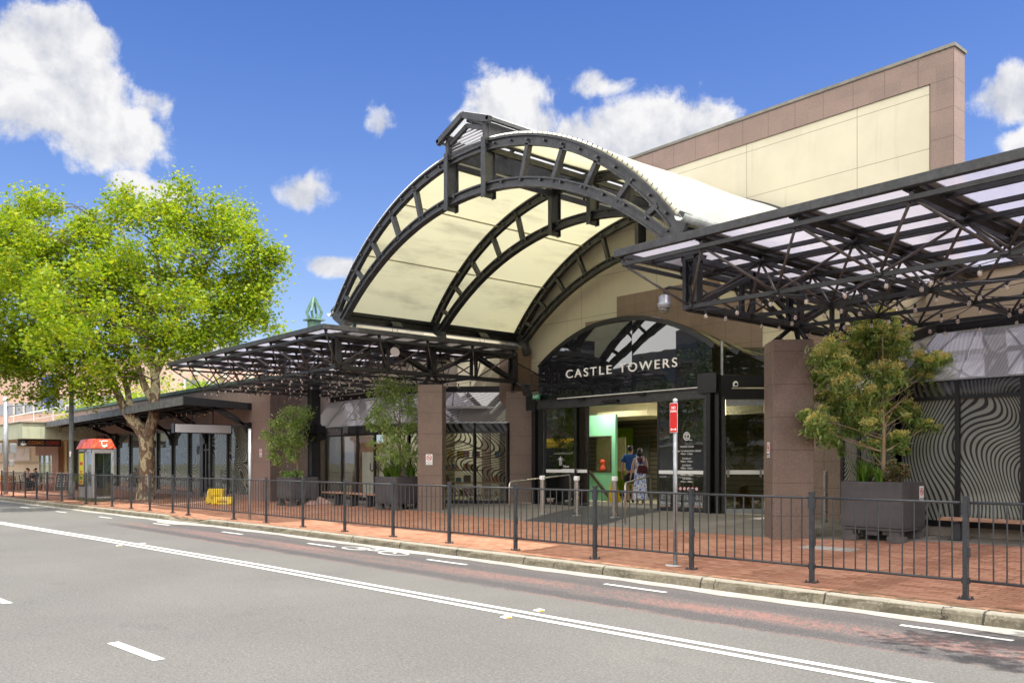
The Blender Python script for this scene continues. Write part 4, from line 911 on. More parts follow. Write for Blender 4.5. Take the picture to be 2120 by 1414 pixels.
# bloom emblem on the left pane
ex, ez = atY(1160, 953, EY)[0], atY(1160, 953, EY)[2]; b = MB()
for k_ in range(7):
    a = rad(-66 + 22 * k_); b.bar((ex + .05 * math.sin(a), EY + .013, ez + .02 * math.cos(a)), (ex + .19 * math.sin(a), EY + .013, ez + .11 * math.cos(a) - .05 * abs(math.sin(a))), .022, .002)
for k_ in range(3): b.bar((ex - .04 + .04 * k_, EY + .013, ez + .02), (ex - .05 + .05 * k_, EY + .013, ez - .15), .013, .002)
for k_ in range(16): b.box((ex - .28 + .05 * k_, EY + .013, ez + .19 + .03 * (k_ % 2)), (.016, .002, .016))
b.build('emblem', white_letter, d0)
text('lettering', 'Waves', white_letter, d0, (ex + .1, EY + .013, ez - .2), .09, ext=.001)
b = MB(); b.box((ex + .35, EY + .013, ez - .25), (.6, .002, .012)); b.build('rule', white_letter, d0)

# right return of the porch: hinged glass doors at 45 degrees, black header, transom glass and roof
S0 = Vector((-12.55, 17.62, 0)); sd = Vector((.7071, .7071, 0)); sn = Vector((.7071, -.7071, 0))
def on_side(u, off, z): p = S0 + sd * u + sn * off; return (p.x, p.y, z)
def side_slab(mb, u0, u1, z0, z1, off0, off1): mb.prism([on_side(u0, off0, z0), on_side(u1, off0, z0), on_side(u1, off0, z1), on_side(u0, off0, z1)], tuple(sn * (off1 - off0)))
b = MB(); side_slab(b, -.02, 2.7, 3.14, 3.72, -.1, .05); b.build('side_header', black_metal, ent)
b = MB(); side_slab(b, .25, 2.7, 3.39, 3.42, .051, .07); b.build('cable_tray', mat('cream_conduit', (.6, .55, .42), .6), ent)
b = MB(); side_slab(b, 0, .09, .34, 3.2, -.05, .06); b.build('door_jamb', steel_gray, ent)
for u0, u1 in ((.12, 1.02), (1.04, 1.94)):
    b = MB(); side_slab(b, u0, u1, .45, 2.98, -.008, .004); d = b.build('hinged_door', dark_glass, ent)
    b = MB(); side_slab(b, u0, u1, 2.98, 3.13, -.03, .02); b.brk(); side_slab(b, u0, u1, .36, .47, -.03, .02); b.build('patch_rail', galv, d)
    b = MB(); side_slab(b, u0, u1, 1.31, 1.41, .0045, .008); b.build('white_band', sign_white, d)
    b = MB(); uu = u0 + .02 if u0 < 1 else u0 + .01; side_slab(b, uu, uu + .05, 1.24, 1.43, .009, .03); b.brk()
    if u0 < 1: side_slab(b, u1 - .10, u1 - .05, 1.24, 1.43, .009, .03)
    b.build('pull_handle', stainless, d)
b = MB(); side_slab(b, 1.96, 2.05, .34, 3.2, -.05, .06); b.build('door_jamb', black_metal, ent)
b = MB(); side_slab(b, 2.05, 2.75, .34, 3.2, -.02, .01); sp = b.build('fixed_pane', dark_glass, ent)
b = MB(); side_slab(b, 2.05, 2.75, 1.31, 1.41, .011, .016); b.build('white_band', sign_white, sp)
b = MB(); b.b2(-10.95, -10.72, 17.86, 18.3, .34, 3.7); b.build('post', black_metal, ent)
b = MB(); b.b2(-10.72, -10.5, 17.90, 17.92, .34, 3.6); sp = b.build('fixed_pane', dark_glass, ent); b = MB(); b.b2(-10.72, -10.4, 17.88, 17.895, 1.3, 1.4); b.build('white_band', sign_white, sp)
# transom and roof between the sign arc and the wall arch
b = MB(); side_slab(b, .12, 1.15, 3.74, 4.40, -.01, .0); b.build('transom', booth_glass, ent)
b = MB(); side_slab(b, -.01, .04, 3.72, 4.56, -.05, .05); b.build('transom_post', galv, ent)
b = MB(); side_slab(b, 1.15, 1.3, 3.72, 4.3, -.05, .05); b.build('transom_jamb', black_metal, ent)
O = oarch(26); rf = MB(); rb = MB()
for i in range(25):
    (xa, za), (xb, zb) = A[i], A[i + 1]; (ua, wa), (ub, wb) = O[i], O[i + 1]
    rf.slab((xa, EY + .03, za), (xb, EY + .03, zb), (ub, WY, wb + .02), (ua, WY, wa + .02), .05)
rf.build('porch_roof', mat('porch_soffit', (.20, .185, .11), .6, 0, .2, 3), ent)
for t_ in (.03, .36, .70, .97):
    pts = [(A[i][0] * (1 - t_) + O[i][0] * t_, (EY + .03) * (1 - t_) + WY * t_, (A[i][1] * (1 - t_) + O[i][1] * t_) - .06) for i in range(26)]
    for p, q in zip(pts[:-1], pts[1:]): rb.bar(p, q, .17, .12)
    rb.brk()
rb.build('roof_rib', black_metal, ent)
# exit sign, cameras
x, y, z = atY(1110, 821, EY - .2); t = thing('exit_sign', 'small green exit sign on the black left door post', 'sign', (x, y, z)); b = MB(); b.box((x, y, z), (.3, .03, .16)); b.build('box', mat('exit_green', (.01, .22, .09), .4), t); text('lettering', 'EXIT', white_letter, t, (x, y - .017, z - .045), .12, align='CENTER')
x, y, z = on_side(.32, .14, 3.49); t = thing('security_camera', 'small white box security camera above the hinged glass doors', 'camera', (x, y, z)); b = MB(); b.box((x, y, z), (.11, .11, .11), rad(45)); b.box((x, y, z + .065), (.06, .06, .03), rad(45)); b.build('housing', sign_white, t, bevel=.01); b = MB(); c_ = Vector((x, y, z)); b.tube([c_ + sn * .055, c_ + sn * .068], .034, 14); b.build('lens', ink_black, t)
x, y, z = -19.25, 17.3, 3.74; t = thing('wall_speaker', 'black angled speaker above the left door post', 'speaker', (x, y, z)); b = MB(); b.prism([(x - .1, y - .1, z - .14), (x + .1, y - .1, z - .14), (x + .07, y - .2, z + .16), (x - .13, y - .2, z + .16)], (0, .18, 0)); b.build('cabinet', black_metal, t); b = MB(); b.tube([(x, y + .05, z), (x, y + .3, z + .05)], .02, 6); b.build('bracket', black_metal, t)

# ---- inside the doors
lobby = thing('entrance_lobby', 'cream ceilinged lobby seen through the open sliding doors, with dark slatted wall', 'interior', (-16, 20, .36))
floor_m = mat('lobby_floor', (.50, .46, .33), .35, 0, .12, 1.2)
b = MB(); b.b2(-24.5, -10.4, 17.66, 26, .33, .358); b.build('lobby_floor', floor_m, lobby)
b = MB(); b.b2(-24.5, -10.4, 18.95, 26, 3.62, 3.7); b.b2(-24.5, -10.4, 22.2, 22.5, 3.05, 3.62); b.b2(-20.1, -17.9, 21.2, 22.2, 3.10, 3.28); b.build('ceiling', mat('lobby_ceiling', (.76, .70, .46), .8, 0, .1, 2), lobby)
def slat_mat():
    m, N, L, out = nodes('slat_wall'); p = N.new('ShaderNodeBsdfPrincipled'); L.new(p.outputs[0], out.inputs[0]); v = coords(N, True); s = N.new('ShaderNodeSeparateXYZ'); L.new(v, s.inputs[0])
    f = math_n(N, L, 'PINGPONG', math_n(N, L, 'MULTIPLY', s.outputs[2], 6.0), .5); L.new(mixc(N, L, ramp(N, L, f, .05, .12), (.045, .04, .028), (.22, .195, .13)), p.inputs['Base Color']); p.inputs['Roughness'].default_value = .7; return m
b = MB(); b.b2(-24.5, -10.4, 24.2, 24.4, .36, 3.62); b.brk(); b.b2(-24.6, -24.5, 17.7, 24.2, .36, 3.62); b.build('slat_wall', slat_mat(), lobby)
b = MB(); b.b2(-10.5, -10.4, 18.6, 26, .36, 3.62); b.brk(); b.b2(-17.9, -17.3, 23.6, 24.15, .36, 3.05); b.build('lobby_wall', mat('lobby_wall', (.22, .2, .11), .7), lobby)
b = MB(); x, y, z = atY(1329, 940, 24.15); b.b2(x - .55, x + .35, 24.1, 24.19, .36, 2.5); b.build('doorway', mat('dim_doorway', (.16, .17, .15), .6), lobby)
b = MB(); b.b2(-24.5, -10.4, 20.6, 20.7, 3.70, 6.0); b.b2(-24.5, -10.4, 18.92, 20.7, 6.0, 6.1); b.build('upper_wall', mat('void_olive', (.16, .15, .085), .7), lobby)
b = MB(); b.b2(-19.3, -17.55, 18.0, 18.1, .36, 3.3); b.brk(); b.b2(-15.1, -13.3, 18.35, 18.45, .36, 3.3); b.build('shade_panel', mat('shade_panel', (.02, .02, .02), .6), lobby)  # dark panels added behind the door glass to stand for the dim lobby
b = MB(); b.b2(-20.5, -18.9, 18.0, 18.25, 2.92, 3.6); b.build('bulkhead', mat('dark_bulkhead', (.05, .03, .025), .6), lobby)
kiosk_green = mat('kiosk_green', (.20, .50, .31), .5, 0, .1, 2)
ko = thing('kiosk', 'mint green kiosk with a square window inside the doors', 'kiosk', (-20.5, 21, .36)); KYv = 20.6
X0, X1 = -23.4, atY(1274, 950, KYv)[0]; wx0, wx1 = atY(1205, 950, KYv)[0], atY(1264, 950, KYv)[0]; wz0, wz1 = atY(1240, 975, KYv)[2], atY(1240, 905, KYv)[2]
b = MB(); b.b2(X0, wx0, KYv, KYv + .1, .36, 3.15); b.b2(wx1, X1, KYv, KYv + .1, .36, 3.15); b.b2(wx0, wx1, KYv, KYv + .1, .36, wz0); b.b2(wx0, wx1, KYv, KYv + .1, wz1, 3.15); b.build('panel', kiosk_green, ko)
b = MB()
for a, c, e, f in ((wx0, wx1, wz0 - .04, wz0), (wx0, wx1, wz1, wz1 + .04), (wx1, wx1 + .05, wz0 - .04, wz1 + .04)): b.b2(a, c, KYv - .02, KYv + .12, e, f)
b.build('window_frame', mat('dark_brown', (.06, .045, .03), .5), ko)
b = MB(); b.b2(wx0, wx1, KYv + .7, KYv + .75, wz0, wz1); b.build('back_panel', mat('kiosk_back', (.36, .33, .18), .7), ko)
b = MB(); b.bar((wx1 - .9, KYv - .06, wz0), (wx1 + .05, KYv - .06, .42), .06, .08); b.bar((wx1 - 1.0, KYv - .06, wz0 + .02), (wx1 - 1.0, KYv - .06, .4), .10, .1); b.build('brace', mat('dark_brown', (.06, .045, .03)), ko)
x, y, z = atY(1248, 962, KYv + .4); t = thing('red_figurine', 'small orange red figurine standing in the kiosk window', 'figurine', (x, y, wz0)); b = MB(); b.lathe((x, y, wz0), [(.10, 0), (.12, .06), (.09, .15), (.06, .20), (.10, .25), (.11, .32), (.07, .38), (.02, .40)], 12); b.build('body', mat('orange_red', (.55, .07, .03), .4), t, smooth=True)
x0, y0, z0 = atY(1278, 1010, 23.9); x1, y1, z1 = atY(1309, 886, 23.9)
t = thing('lime_sign', 'tall lime green sign board on the dark slatted lobby wall', 'sign', (x0, y0, z0)); b = MB(); b.b2(x0, x1, 23.9, 23.95, .45, z1); b.build('board', mat('lime_green', (.24, .40, .015), .5, 0, .08), t)
text('lettering', 'Ka', white_letter, t, (x0 + .05, 23.89, atY(1285, 961, 23.9)[2]), .42); b = MB()
for dx in (0, .14): b.bar((x0 + .42 + dx, 23.89, 1.98), (x0 + .52 + dx, 23.89, 2.22), .01, .045, (0, 1, 0)); b.bar((x0 + .52 + dx, 23.89, 2.22), (x0 + .60 + dx, 23.89, 1.98), .01, .045, (0, 1, 0))
b.build('emblem', white_letter, t)
yel = mat('safety_yellow', (.70, .48, .01), .45, 0, .2, 6)
def wet_sign(px, py, Y, label, zf=.36, h=.62):
    x, y, z = atY(px, py, Y); t = thing('wet_floor_sign', label, 'sign', (x, Y, zf))
    for s in (-1, 1):
        b = MB(); b.prism([(x - .15, Y + s * .16, zf), (x + .15, Y + s * .16, zf), (x + .09, Y + s * .02, zf + h), (x - .09, Y + s * .02, zf + h)], (0, s * .012, 0)); b.build('panel', yel, t)
    b = MB(); b.prism([(x - .05, Y - .108, zf + .22), (x + .05, Y - .108, zf + .22), (x, Y - .078, zf + .34)], (0, -.003, 0)); b.build('symbol', ink_black, t)
    return t
wet_sign(1271, 1036, 20.0, 'yellow folding wet floor sign behind the bollard, inside the sliding doors')
x, y, z = on_side(1.1, -1.6, .36); wet_sign(1540, 1040, y, 'yellow folding wet floor sign behind the hinged glass doors')
lampm, N_, L_, o_ = nodes('lit_lamp'); em = N_.new('ShaderNodeEmission'); em.inputs[0].default_value = (1, .95, .82, 1); em.inputs[1].default_value = 42.0; L_.new(em.outputs[0], o_.inputs[0])
fill_lampm, N_, L_, o_ = nodes('fill_panel'); em = N_.new('ShaderNodeEmission'); em.inputs[0].default_value = (1, .97, .88, 1); em.inputs[1].default_value = 7.0; L_.new(em.outputs[0], o_.inputs[0])
for (x, y) in ((-19.0, 19.9), (-15.8, 21.3)):
    t = thing('ceiling_lamp', 'lit round ceiling lamp in the lobby %s' % ('above the mint green kiosk' if x < -18 else 'over the middle of the floor'), 'lamp', (x, y, 3.62)); b = MB(); b.lathe((x, y, 3.57), [(.28, 0), (.3, .02), (.3, .05)], 20); b.build('diffuser', lampm, t)

# ------------------------------------------------------------------ shop units
def shop_unit(label, plane, xs, cham, zb, zv, zt, ztop, wallmat, upto, sgn, films, plinth, afilms, name, base):
    """straight shop front along y=plane between xs, then a 45 degree return; glass skirt roof over both"""
    t = thing(name, label, 'shopfront', (xs[0], plane, base))
    Y = plane; dep = .8
    def seg(mb, P, Q, z0, z1, off, th):   # upright slab over P..Q, off towards the inside
        P, Q = Vector((*P, 0)), Vector((*Q, 0)); d = (Q - P).normalized(); n = Vector((-d.y, d.x, 0))
        if n.y < 0: n = -n
        mb.prism([(P + n * off + Vector((0, 0, z0))), (Q + n * off + Vector((0, 0, z0))), (Q + n * off + Vector((0, 0, z1))), (P + n * off + Vector((0, 0, z1)))], n * th)
    runs = [((xs[i], Y), (xs[i + 1], Y)) for i in range(len(xs) - 1)]
    A = Vector((xs[-1] if sgn > 0 else xs[0], Y)); B = Vector(cham); n_c = 3
    cr = [(tuple(A.lerp(B, i / n_c)), tuple(A.lerp(B, (i + 1) / n_c))) for i in range(n_c)]
    allr = runs + cr
    for k_, (P, Q) in enumerate(allr):
        b = MB(); seg(b, P, Q, plinth + .10, zv, .02, .012); w = b.build('shop_window', films[k_ % len(films)] if k_ < len(runs) else films[-1], t)
        b = MB(); seg(b, P, Q, zv + .03, zb, -.02, .012); b.build('valance_panel', valance_film, t)
    b = MB()
    for P, Q in allr:
        seg(b, P, Q, zv - .03, zv + .03, -.03, .09); b.brk(); seg(b, P, Q, plinth + .02, plinth + .12, -.02, .08); b.brk()
    pts = [r_[0] for r_ in allr] + [allr[-1][1], runs[-1][1]]
    for p in pts: b.brk(); b.box((p[0], p[1] + .0, (plinth + zb) / 2), (.075, .075, zb - plinth))
    b.build('mullion', black_metal, t)
    b = MB()
    for P, Q in allr: seg(b, P, Q, base - .3, plinth + .03, .01, .1); b.brk()
    b.build('plinth', mat('pale_plinth', (.42, .37, .30), .8, 0, .25, 2, .2, 40), t)
    # skirt roof
    tq = dep * math.tan(rad(22.5)); At = Vector((A.x - sgn * tq, Y + dep)); cdir = (B - A).normalized(); nin = Vector((-cdir.y, cdir.x)); nin = nin if nin.dot(Vector((-sgn, 1))) > 0 else -nin
    Bt = B + nin * dep
    far = xs[0] if sgn > 0 else xs[-1]
    jx = [p[0][0] for p in runs] + [runs[-1][1][0]]
    for (xa, xb) in zip(jx[:-1], jx[1:]):
        ta, tb = xa, xb
        if abs(xa - A.x) < 1e-6: ta = At.x
        if abs(xb - A.x) < 1e-6: tb = At.x
        b = MB(); b.slab((xa + .01, Y, zb), (xb - .01, Y, zb), (tb - .01, Y + dep, zt), (ta + .01, Y + dep, zt), .015); b.build('awning_glass', afilms[0], t)
    n_a = 2
    for i in range(n_a):
        p0, p1 = A.lerp(B, i / n_a), A.lerp(B, (i + 1) / n_a); q0, q1 = At.lerp(Bt, i / n_a), At.lerp(Bt, (i + 1) / n_a)
        b = MB(); Q4 = [(p0.x, p0.y, zb), (p1.x, p1.y, zb), (q1.x, q1.y, zt), (q0.x, q0.y, zt)]
        b.slab(*(Q4 if sgn > 0 else Q4[::-1]), .015); b.build('awning_glass', afilms[1], t)
    b = MB()
    for (xa) in jx: b.bar((xa if abs(xa - A.x) > 1e-6 else A.x, Y, zb + .012), (xa if abs(xa - A.x) > 1e-6 else At.x, Y + dep, zt + .012), .02, .02); b.brk()
    b.bar((B.x, B.y, zb + .01), (Bt.x, Bt.y, zt + .01), .02, .02); b.brk(); b.bar((*A.lerp(B, .5), zb + .01), (*At.lerp(Bt, .5), zt + .01), .02, .02); b.brk(); b.bar((*A, zb + .005), (*B, zb + .005), .04, .05); b.brk(); b.bar((far, Y, zb + .005), (A.x, Y, zb + .005), .04, .05)
    b.build('awning_bar', galv, t)
    b = MB(); seg(b, (far, Y + dep), tuple(At), zt + .01, zt + .2, 0, .15); b.brk(); seg(b, tuple(At), tuple(Bt), zt + .01, zt + .2, 0, .15); b.build('gutter_box', black_metal, t)
    b = MB(); seg(b, (far, Y + dep), tuple(At), zt + .2, upto, .02, .2); b.build('upper_wall', wallmat, t)
    b = MB(); seg(b, tuple(At), tuple(Bt), zt + .2, upto, .02, .2); b.build('corner_wall', wallmat, t)
    b = MB(); b.box(((far + At.x) / 2, Y + dep + .1, upto + .03), (abs(far - At.x) + .1, .34, .07)); b.build('wall_coping', steel_gray, t)
    return t, A, B, At, Bt
rx = [-7.2 + 1.025 * i for i in range(10)]
shop_unit('shop unit at right with bold black and white wave stripes on its windows', 15.5, rx, (-9.5, 17.8), 3.02, 2.72, 3.97, 4.0, creamX, 5.0, -1, [op_right], .47, [op_awning, op_awning], 'shopfront', .33)
b = MB(); b.b2(-10.45, -9.42, 17.82, 18.36, .3, 4.6); b.build('pilaster', graniteX, mall)
lxs = [-28.95, -27.8, -26.65, -25.6, -24.5, -23.5, -22.5]
board = mat('white_board', (.62, .64, .6), .5, 0, .08)
clear = glass_mat('shop_glass', (.93, .93, .90), .05)
fl_left = [op_left, op_left, clear, clear, clear, op_left, op_left]
LS = shop_unit('shop unit left of the entrance with striped and clear windows under a pale glass awning', 15.2, lxs, (-20.3, 17.4), 2.83, 2.54, 3.84, 4.0, cream, 6.6, 1, fl_left, .30, [awn_glass, op_awnleft], 'shopfront', .2)[0]
for lx_ in (-27.2, -23.6):
    t = thing('ceiling_lamp', 'unseen ceiling panel added to light the left shop, %s' % ('behind the clear windows' if lx_ < -25 else 'behind the angled striped windows'), 'lamp', (lx_, 17.2, 3.0)); b = MB(); b.b2(lx_ - .7, lx_ + .7, 16.9, 17.4, 2.98, 3.02); b.build('diffuser', fill_lampm, t)  # glowing panels added out of sight to brighten the shop interior
# what shows through the left windows
b = MB(); b.b2(-29.2, -20.2, 18.5, 18.6, .25, 3.2); b.b2(-29.2, -20.2, 15.4, 18.5, .2, .26); b.build('interior_wall', mat('shop_interior', (.66, .63, .50), .8, 0, .2, 1), LS)
b = MB()
for z in (.75, 1.15, 1.6): b.b2(-26.6, -26.05, 16.0, 16.8, z, z + .04); 
for z in (1.2, 1.64): b.prism([(-26.5, 16.0, z), (-26.1, 16.0, z), (-26.0, 16.0, z + .28), (-26.6, 16.0, z + .28)], (0, .3, 0))
b.b2(-26.7, -26.62, 15.9, 16.9, .26, 2.3); b.build('display_shelf', timber, LS)
b = MB(); b.b2(-25.52, -24.62, 15.32, 15.36, .36, 1.95); b.b2(-24.42, -22.6, 15.32, 15.36, .36, 1.95); b.build('window_board', board, LS)
text('lettering', 'UNCOMM', mat('gray_letter', (.16, .13, .10), .6), LS, (atY(766, 968, 15.3)[0] - .03, 15.305, 1.30), .40, ext=.004, bold=.012, spacing=1.05)
# shelves of toys behind the angled panes
toy = [mat('toy_%s' % n, c, .5) for n, c in (('orange', (.5, .16, .03)), ('blue', (.04, .2, .42)), ('pink', (.55, .2, .32)), ('yellow', (.6, .42, .05)), ('brown', (.2, .1, .05)))]
b = MB(); dv = Vector((.7071, .7071, 0)); nv = Vector((-.7071, .7071, 0)); base = Vector((-22.2, 15.75, 0))
for z in (.55, .95, 1.35, 1.75): c_ = base + dv * 1.2 + nv * .45; b.box((c_.x, c_.y, z), (2.6, .4, .04), rad(45))
b.bar(base + nv * .3 + dv * .1 + Vector((0, 0, 1.9)), base + nv * .3 + dv * .95 + Vector((0, 0, 2.28)), .05, .05); b.bar(base + nv * .3 + dv * .95 + Vector((0, 0, 2.28)), base + nv * .3 + dv * 1.8 + Vector((0, 0, 1.95)), .05, .05)
b.build('display_shelf', timber, LS)
for i in range(46):
    u = RNG.uniform(.05, 2.4); zz = [.28, .58, .98, 1.38, 1.78][RNG.integers(0, 5)]; s_ = RNG.uniform(.08, .22); c_ = base + dv * u + nv * (.4 + RNG.uniform(-.1, .1)); b = MB(); b.box((c_.x, c_.y, zz + s_ / 2), (s_ * RNG.uniform(.6, 1.4), s_ * .8, s_), rad(45)); b.build('stock_item', toy[i % 5], LS)
b = MB(); b.b2(-29.2, -20.9, 16.25, 18.5, 3.3, 3.36); b.build('added_skylight', frosted, LS)  # frosted ceiling added, unseen, to let daylight into the shop
# upper storey window and pilaster left of the arch
b = MB(); b.b2(-20.95, -20.3, 17.6, 18.36, .3, 5.2); b.build('pilaster', graniteX, mall)
x0, _, z0 = atY(1000, 720, 18.2); x1, _, z1 = atY(1058, 692, 18.2)
b = MB(); b.b2(x0, x1, 18.25, 18.36, 5.0, 6.05); w = b.build('window', frosted, mall); b = MB(); b.b2(x0 + .62, x0 + .68, 18.2, 18.26, 5.0, 6.05); b.build('window_bar', black_metal, w)
b = MB(); b.b2(x0 - .75, x0 - .05, 18.1, 18.36, 4.4, 6.3); b.build('pilaster', graniteX, mall)
# ------------------------------------------------------------------ left wing with its arcade
LY = 14.0; lw = thing('shop_wing', 'long low brown granite wing with striped windows and a green roof edge', 'building', (-31, LY, .15))
cols_x = [-31.5, -35.9, -40.0, -44.0, -48.2, -52.7, -57.2]
b = MB(); b.b2(-58, -29.8, LY, LY + .4, 3.06, 4.68); b.b2(-31.5, -29.8, LY - .0, LY + .4, 0, 3.06); b.b2(-58, -31.5, LY, LY + .4, 0, .34); b.b2(-30.2, -29.8, LY + .4, 18.5, 0, 4.68); b.build('wall', graniteL, lw)
for a, c in zip(cols_x[:-1], cols_x[1:]):
    n = 2; 
    for i in range(n):
        x1_, x0_ = a + (c - a) * i / n, a + (c - a) * (i + 1) / n; b = MB(); b.b2(x0_ + .03, x1_ - .03, LY + .06, LY + .08, .36, 3.06); b.build('shop_window', op_wing, lw)
b = MB()
for a, c in zip(cols_x[:-1], cols_x[1:]):
    for x in (a, (a + c) / 2): b.b2(x - .05, x + .05, LY - .03, LY + .1, .3, 3.06); b.brk()
b.b2(-57.2, -31.5, LY, LY + .09, 2.98, 3.06); b.brk(); b.b2(-36.55, -36.2, LY - .04, LY + .1, .15, 3.0); b.brk(); b.b2(-35.55, -35.4, LY - .04, LY + .1, .15, 3.0); b.brk(); b.b2(-36.2, -35.5, LY - .02, LY + .08, 2.1, 2.16); b.build('mullion', black_metal, lw)
b = MB(); b.b2(-58.2, -29.7, LY - .12, LY + .1, 4.66, 4.80); b.build('gutter', green_trim, lw)
b = MB(); b.slab((-58.2, LY, 4.8), (-29.8, LY, 4.8), (-29.8, LY + 7, 5.4), (-58.2, LY + 7, 5.4), .08); b.build('roof', mat('pale_roof', (.52, .50, .44), .6, 0, .15, 1), lw)
# arcade canopy
def ch(x): return float(np.interp(x, [-58.5, -31.5], [3.72, 4.0]))
ac = thing('arcade_canopy', 'black steel arcade canopy on curved brackets along the brown wing', 'canopy', (-31.5, 11.5, 3.8))
b = MB()
b.prism([(-58.5, 11.5, ch(-58.5) - .3), (-31.5, 11.5, ch(-31.5) - .3), (-31.5, 11.5, ch(-31.5)), (-58.5, 11.5, ch(-58.5))], (0, -.09, 0)); b.build('front_beam', mat('worn_gray_beam', (.20, .205, .21), .5, .2, .3, 3, speck=(6, .5, (.08, .08, .085)), streak=.4), ac)
b = MB(); b.prism([(-31.5, 11.41, 3.7), (-31.5, 14, 3.60), (-31.5, 14, 3.86), (-31.5, 11.41, 4.0)], (.09, 0, 0)); b.brk(); b.prism([(-58.5, 11.41, 3.4), (-58.5, 14, 3.3), (-58.5, 14, 3.5), (-58.5, 11.41, 3.72)], (-.09, 0, 0)); b.build('end_beam', black_metal, ac)
b = MB()
for i in range(13):
    y0_ = 11.5 + i * .2; b.slab((-58.5, y0_, ch(-58.5) - .08 - i * .008), (-31.5, y0_, ch(-31.5) - .08 - i * .008), (-31.5, y0_ + .2, ch(-31.5) - .088 - i * .008), (-58.5, y0_ + .2, ch(-58.5) - .088 - i * .008), .03)
b.build('roof_deck', mat('deck_black', (.03, .03, .032), .6), ac)
b = MB()
for x in np.arange(-57.6, -31.6, 1.36): b.bar((x, 11.5, ch(x) - .16), (x, 14, ch(x) - .24), .06, .09); b.brk()
for y in (12.1, 12.8, 13.5): b.prism([(-58.5, y, ch(-58.5) - .28), (-31.5, y, ch(-31.5) - .28), (-31.5, y, ch(-31.5) - .21), (-58.5, y, ch(-58.5) - .21)], (0, .05, 0)); b.brk()
b.build('joist', black_metal, ac)
for x in cols_x:
    b = MB(); zc = ch(x) - .28; p1 = [Vector((x, 13.93 - 2.0 * (1 - math.cos(t)), 2.45 + (zc - 2.45) * math.sin(t))) for t in np.linspace(0, math.pi / 2 * .93, 10)]; p2 = [Vector((x, 13.93 - .95 * (1 - math.cos(t)) - .02, 2.75 + (zc - 2.75) * math.sin(t))) for t in np.linspace(0, math.pi / 2, 8)]
    p2 = [Vector((x, 13.9 - 1.45 * u ** 1.0, 3.05 + (zc - 3.05) * (u ** 1.6))) for u in np.linspace(0, 1, 8)]
    for pts in (p1, p2):
        for p, q in zip(pts[:-1], pts[1:]): b.bar(p, q, .10, .07, (1, 0, 0))
    b.box((x, 13.94, 2.75), (.2, .12, .75)); b.build('bracket', black_metal, ac)
B2 = lambda x, k_: (x, 12.0 + .7 * k_, ch(x) - .36)
for k_ in range(2):
    festoon([B2(x, k_ + (i % 2) * .6) for i, x in enumerate(np.arange(-57.5, -31.8, 3.2))], 30, 'string of clear festoon bulbs under the %s of the arcade canopy' % ('front half' if k_ == 0 else 'rear half'), 'festoon lights under the arcade canopy')
# blank light box hung across the footway
t = thing('light_box', 'blank pale light box sign hung under the arcade canopy', 'sign', (-32.3, 12.45, 2.9)); b = MB(); b.b2(-32.42, -32.18, 11.33, 13.56, 2.69, 3.05); b.build('frame', black_metal, t)
b = MB(); b.b2(-32.18, -32.165, 11.38, 13.51, 2.72, 3.02); b.build('face', mat('box_face', (.52, .53, .55), .35, 0, .1, 1), t); b = MB()
for y in (12.05, 12.85): b.tube([(-32.3, y, 3.05), (-32.3, y, 3.78)], .025, 6); b.brk()
b.build('hanger', black_metal, t)
no_smoking((-30.6, LY - .005, 1.95), 0, .2, .3, 'white no smoking sign on the brown wing beside the far planter')
# yellow plastic barriers lying on the bricks
def barrier(c, size, rz, label):
    t = thing('plastic_barrier', label, 'barrier', c); t.rotation_euler = (0, 0, rz); w, d, h = size
    b = MB(); b.prism([(c[0] - w / 2, c[1] - d / 2, c[2]), (c[0] + w / 2, c[1] - d / 2, c[2]), (c[0] + w / 2, c[1] - d * .28, c[2] + h), (c[0] - w / 2, c[1] - d * .28, c[2] + h)], (0, d * .5, 0)); b.build('shell', yel, t, bevel=.02)
    b = MB(); b.box((c[0], c[1] - d * .43, c[2] + h * .45), (w * .5, .05, h * .28)); b.build('recess', mat('darker_orange', (.58, .36, .01), .5, 0, .3, 8), t, bevel=.01)  # recess drawn by a block in a darker orange
    b = MB()
    for s in (-1, 1): b.box((c[0] + s * w * .36, c[1] - d * .25, c[2] + .03), (.16, d * .9, .06)); b.brk()
    b.build('foot', yel, t, bevel=.015)
z_ = gz(-32, 12.6)
barrier((-32.15, 12.85, z_), (.62, .35, .42), rad(20), 'yellow plastic barrier block standing leftmost in the heap on the bricks')
barrier((-31.15, 12.55, z_), (.62, .4, .55), rad(38), 'tallest yellow plastic barrier block, in the middle of the heap')
barrier((-30.35, 12.5, z_), (.75, .45, .28), rad(40), 'low yellow plastic barrier block lying at the right of the heap')

# ------------------------------------------------------------------ cafe at the far end
cf = thing('cafe_building', 'cafe with a pale green fascia, curved timber front and cream side wall', 'building', (-56, 12, 0))
sage = mat('sage_render', (.46, .50, .36), .75, 0, .15, 1, streak=.4)
b = MB(); b.b2(-80, -52.0, 10.3, 14.0, 2.88, 3.75); b.build('fascia', sage, cf)
b = MB(); b.b2(-80, -51.9, 10.2, 14, 3.75, 3.8); b.build('fascia_cap', mat('stained_cap', (.3, .28, .2), .8, 0, .3, 2), cf)
b = MB(); b.b2(-90, -63.5, 13.6, 14.6, 0, 2.9); b.build('side_wall', mat('cream_wall', (.74, .68, .52), .8, 0, .08, 1), cf)
b = MB(); b.b2(-90, -63.4, 13.5, 13.6, 1.5, 1.65); b.build('string_course', mat('cream_band', (.52, .46, .33), .8, 0, .1, 1), cf)
wood = mat('wood_boards', (.36, .19, .11), .6, 0, .25, 2, .1, 12)
b = MB()
for i in range(11):
    zz = 2.05 + i * .09; b.b2(-63.2, -57.4, 13.3 - .03 * (i % 2), 13.9, zz, zz + .085)
b.b2(-59, -57.4, 13.3, 13.9, 0, 2.05); b.build('timber_front', wood, cf)
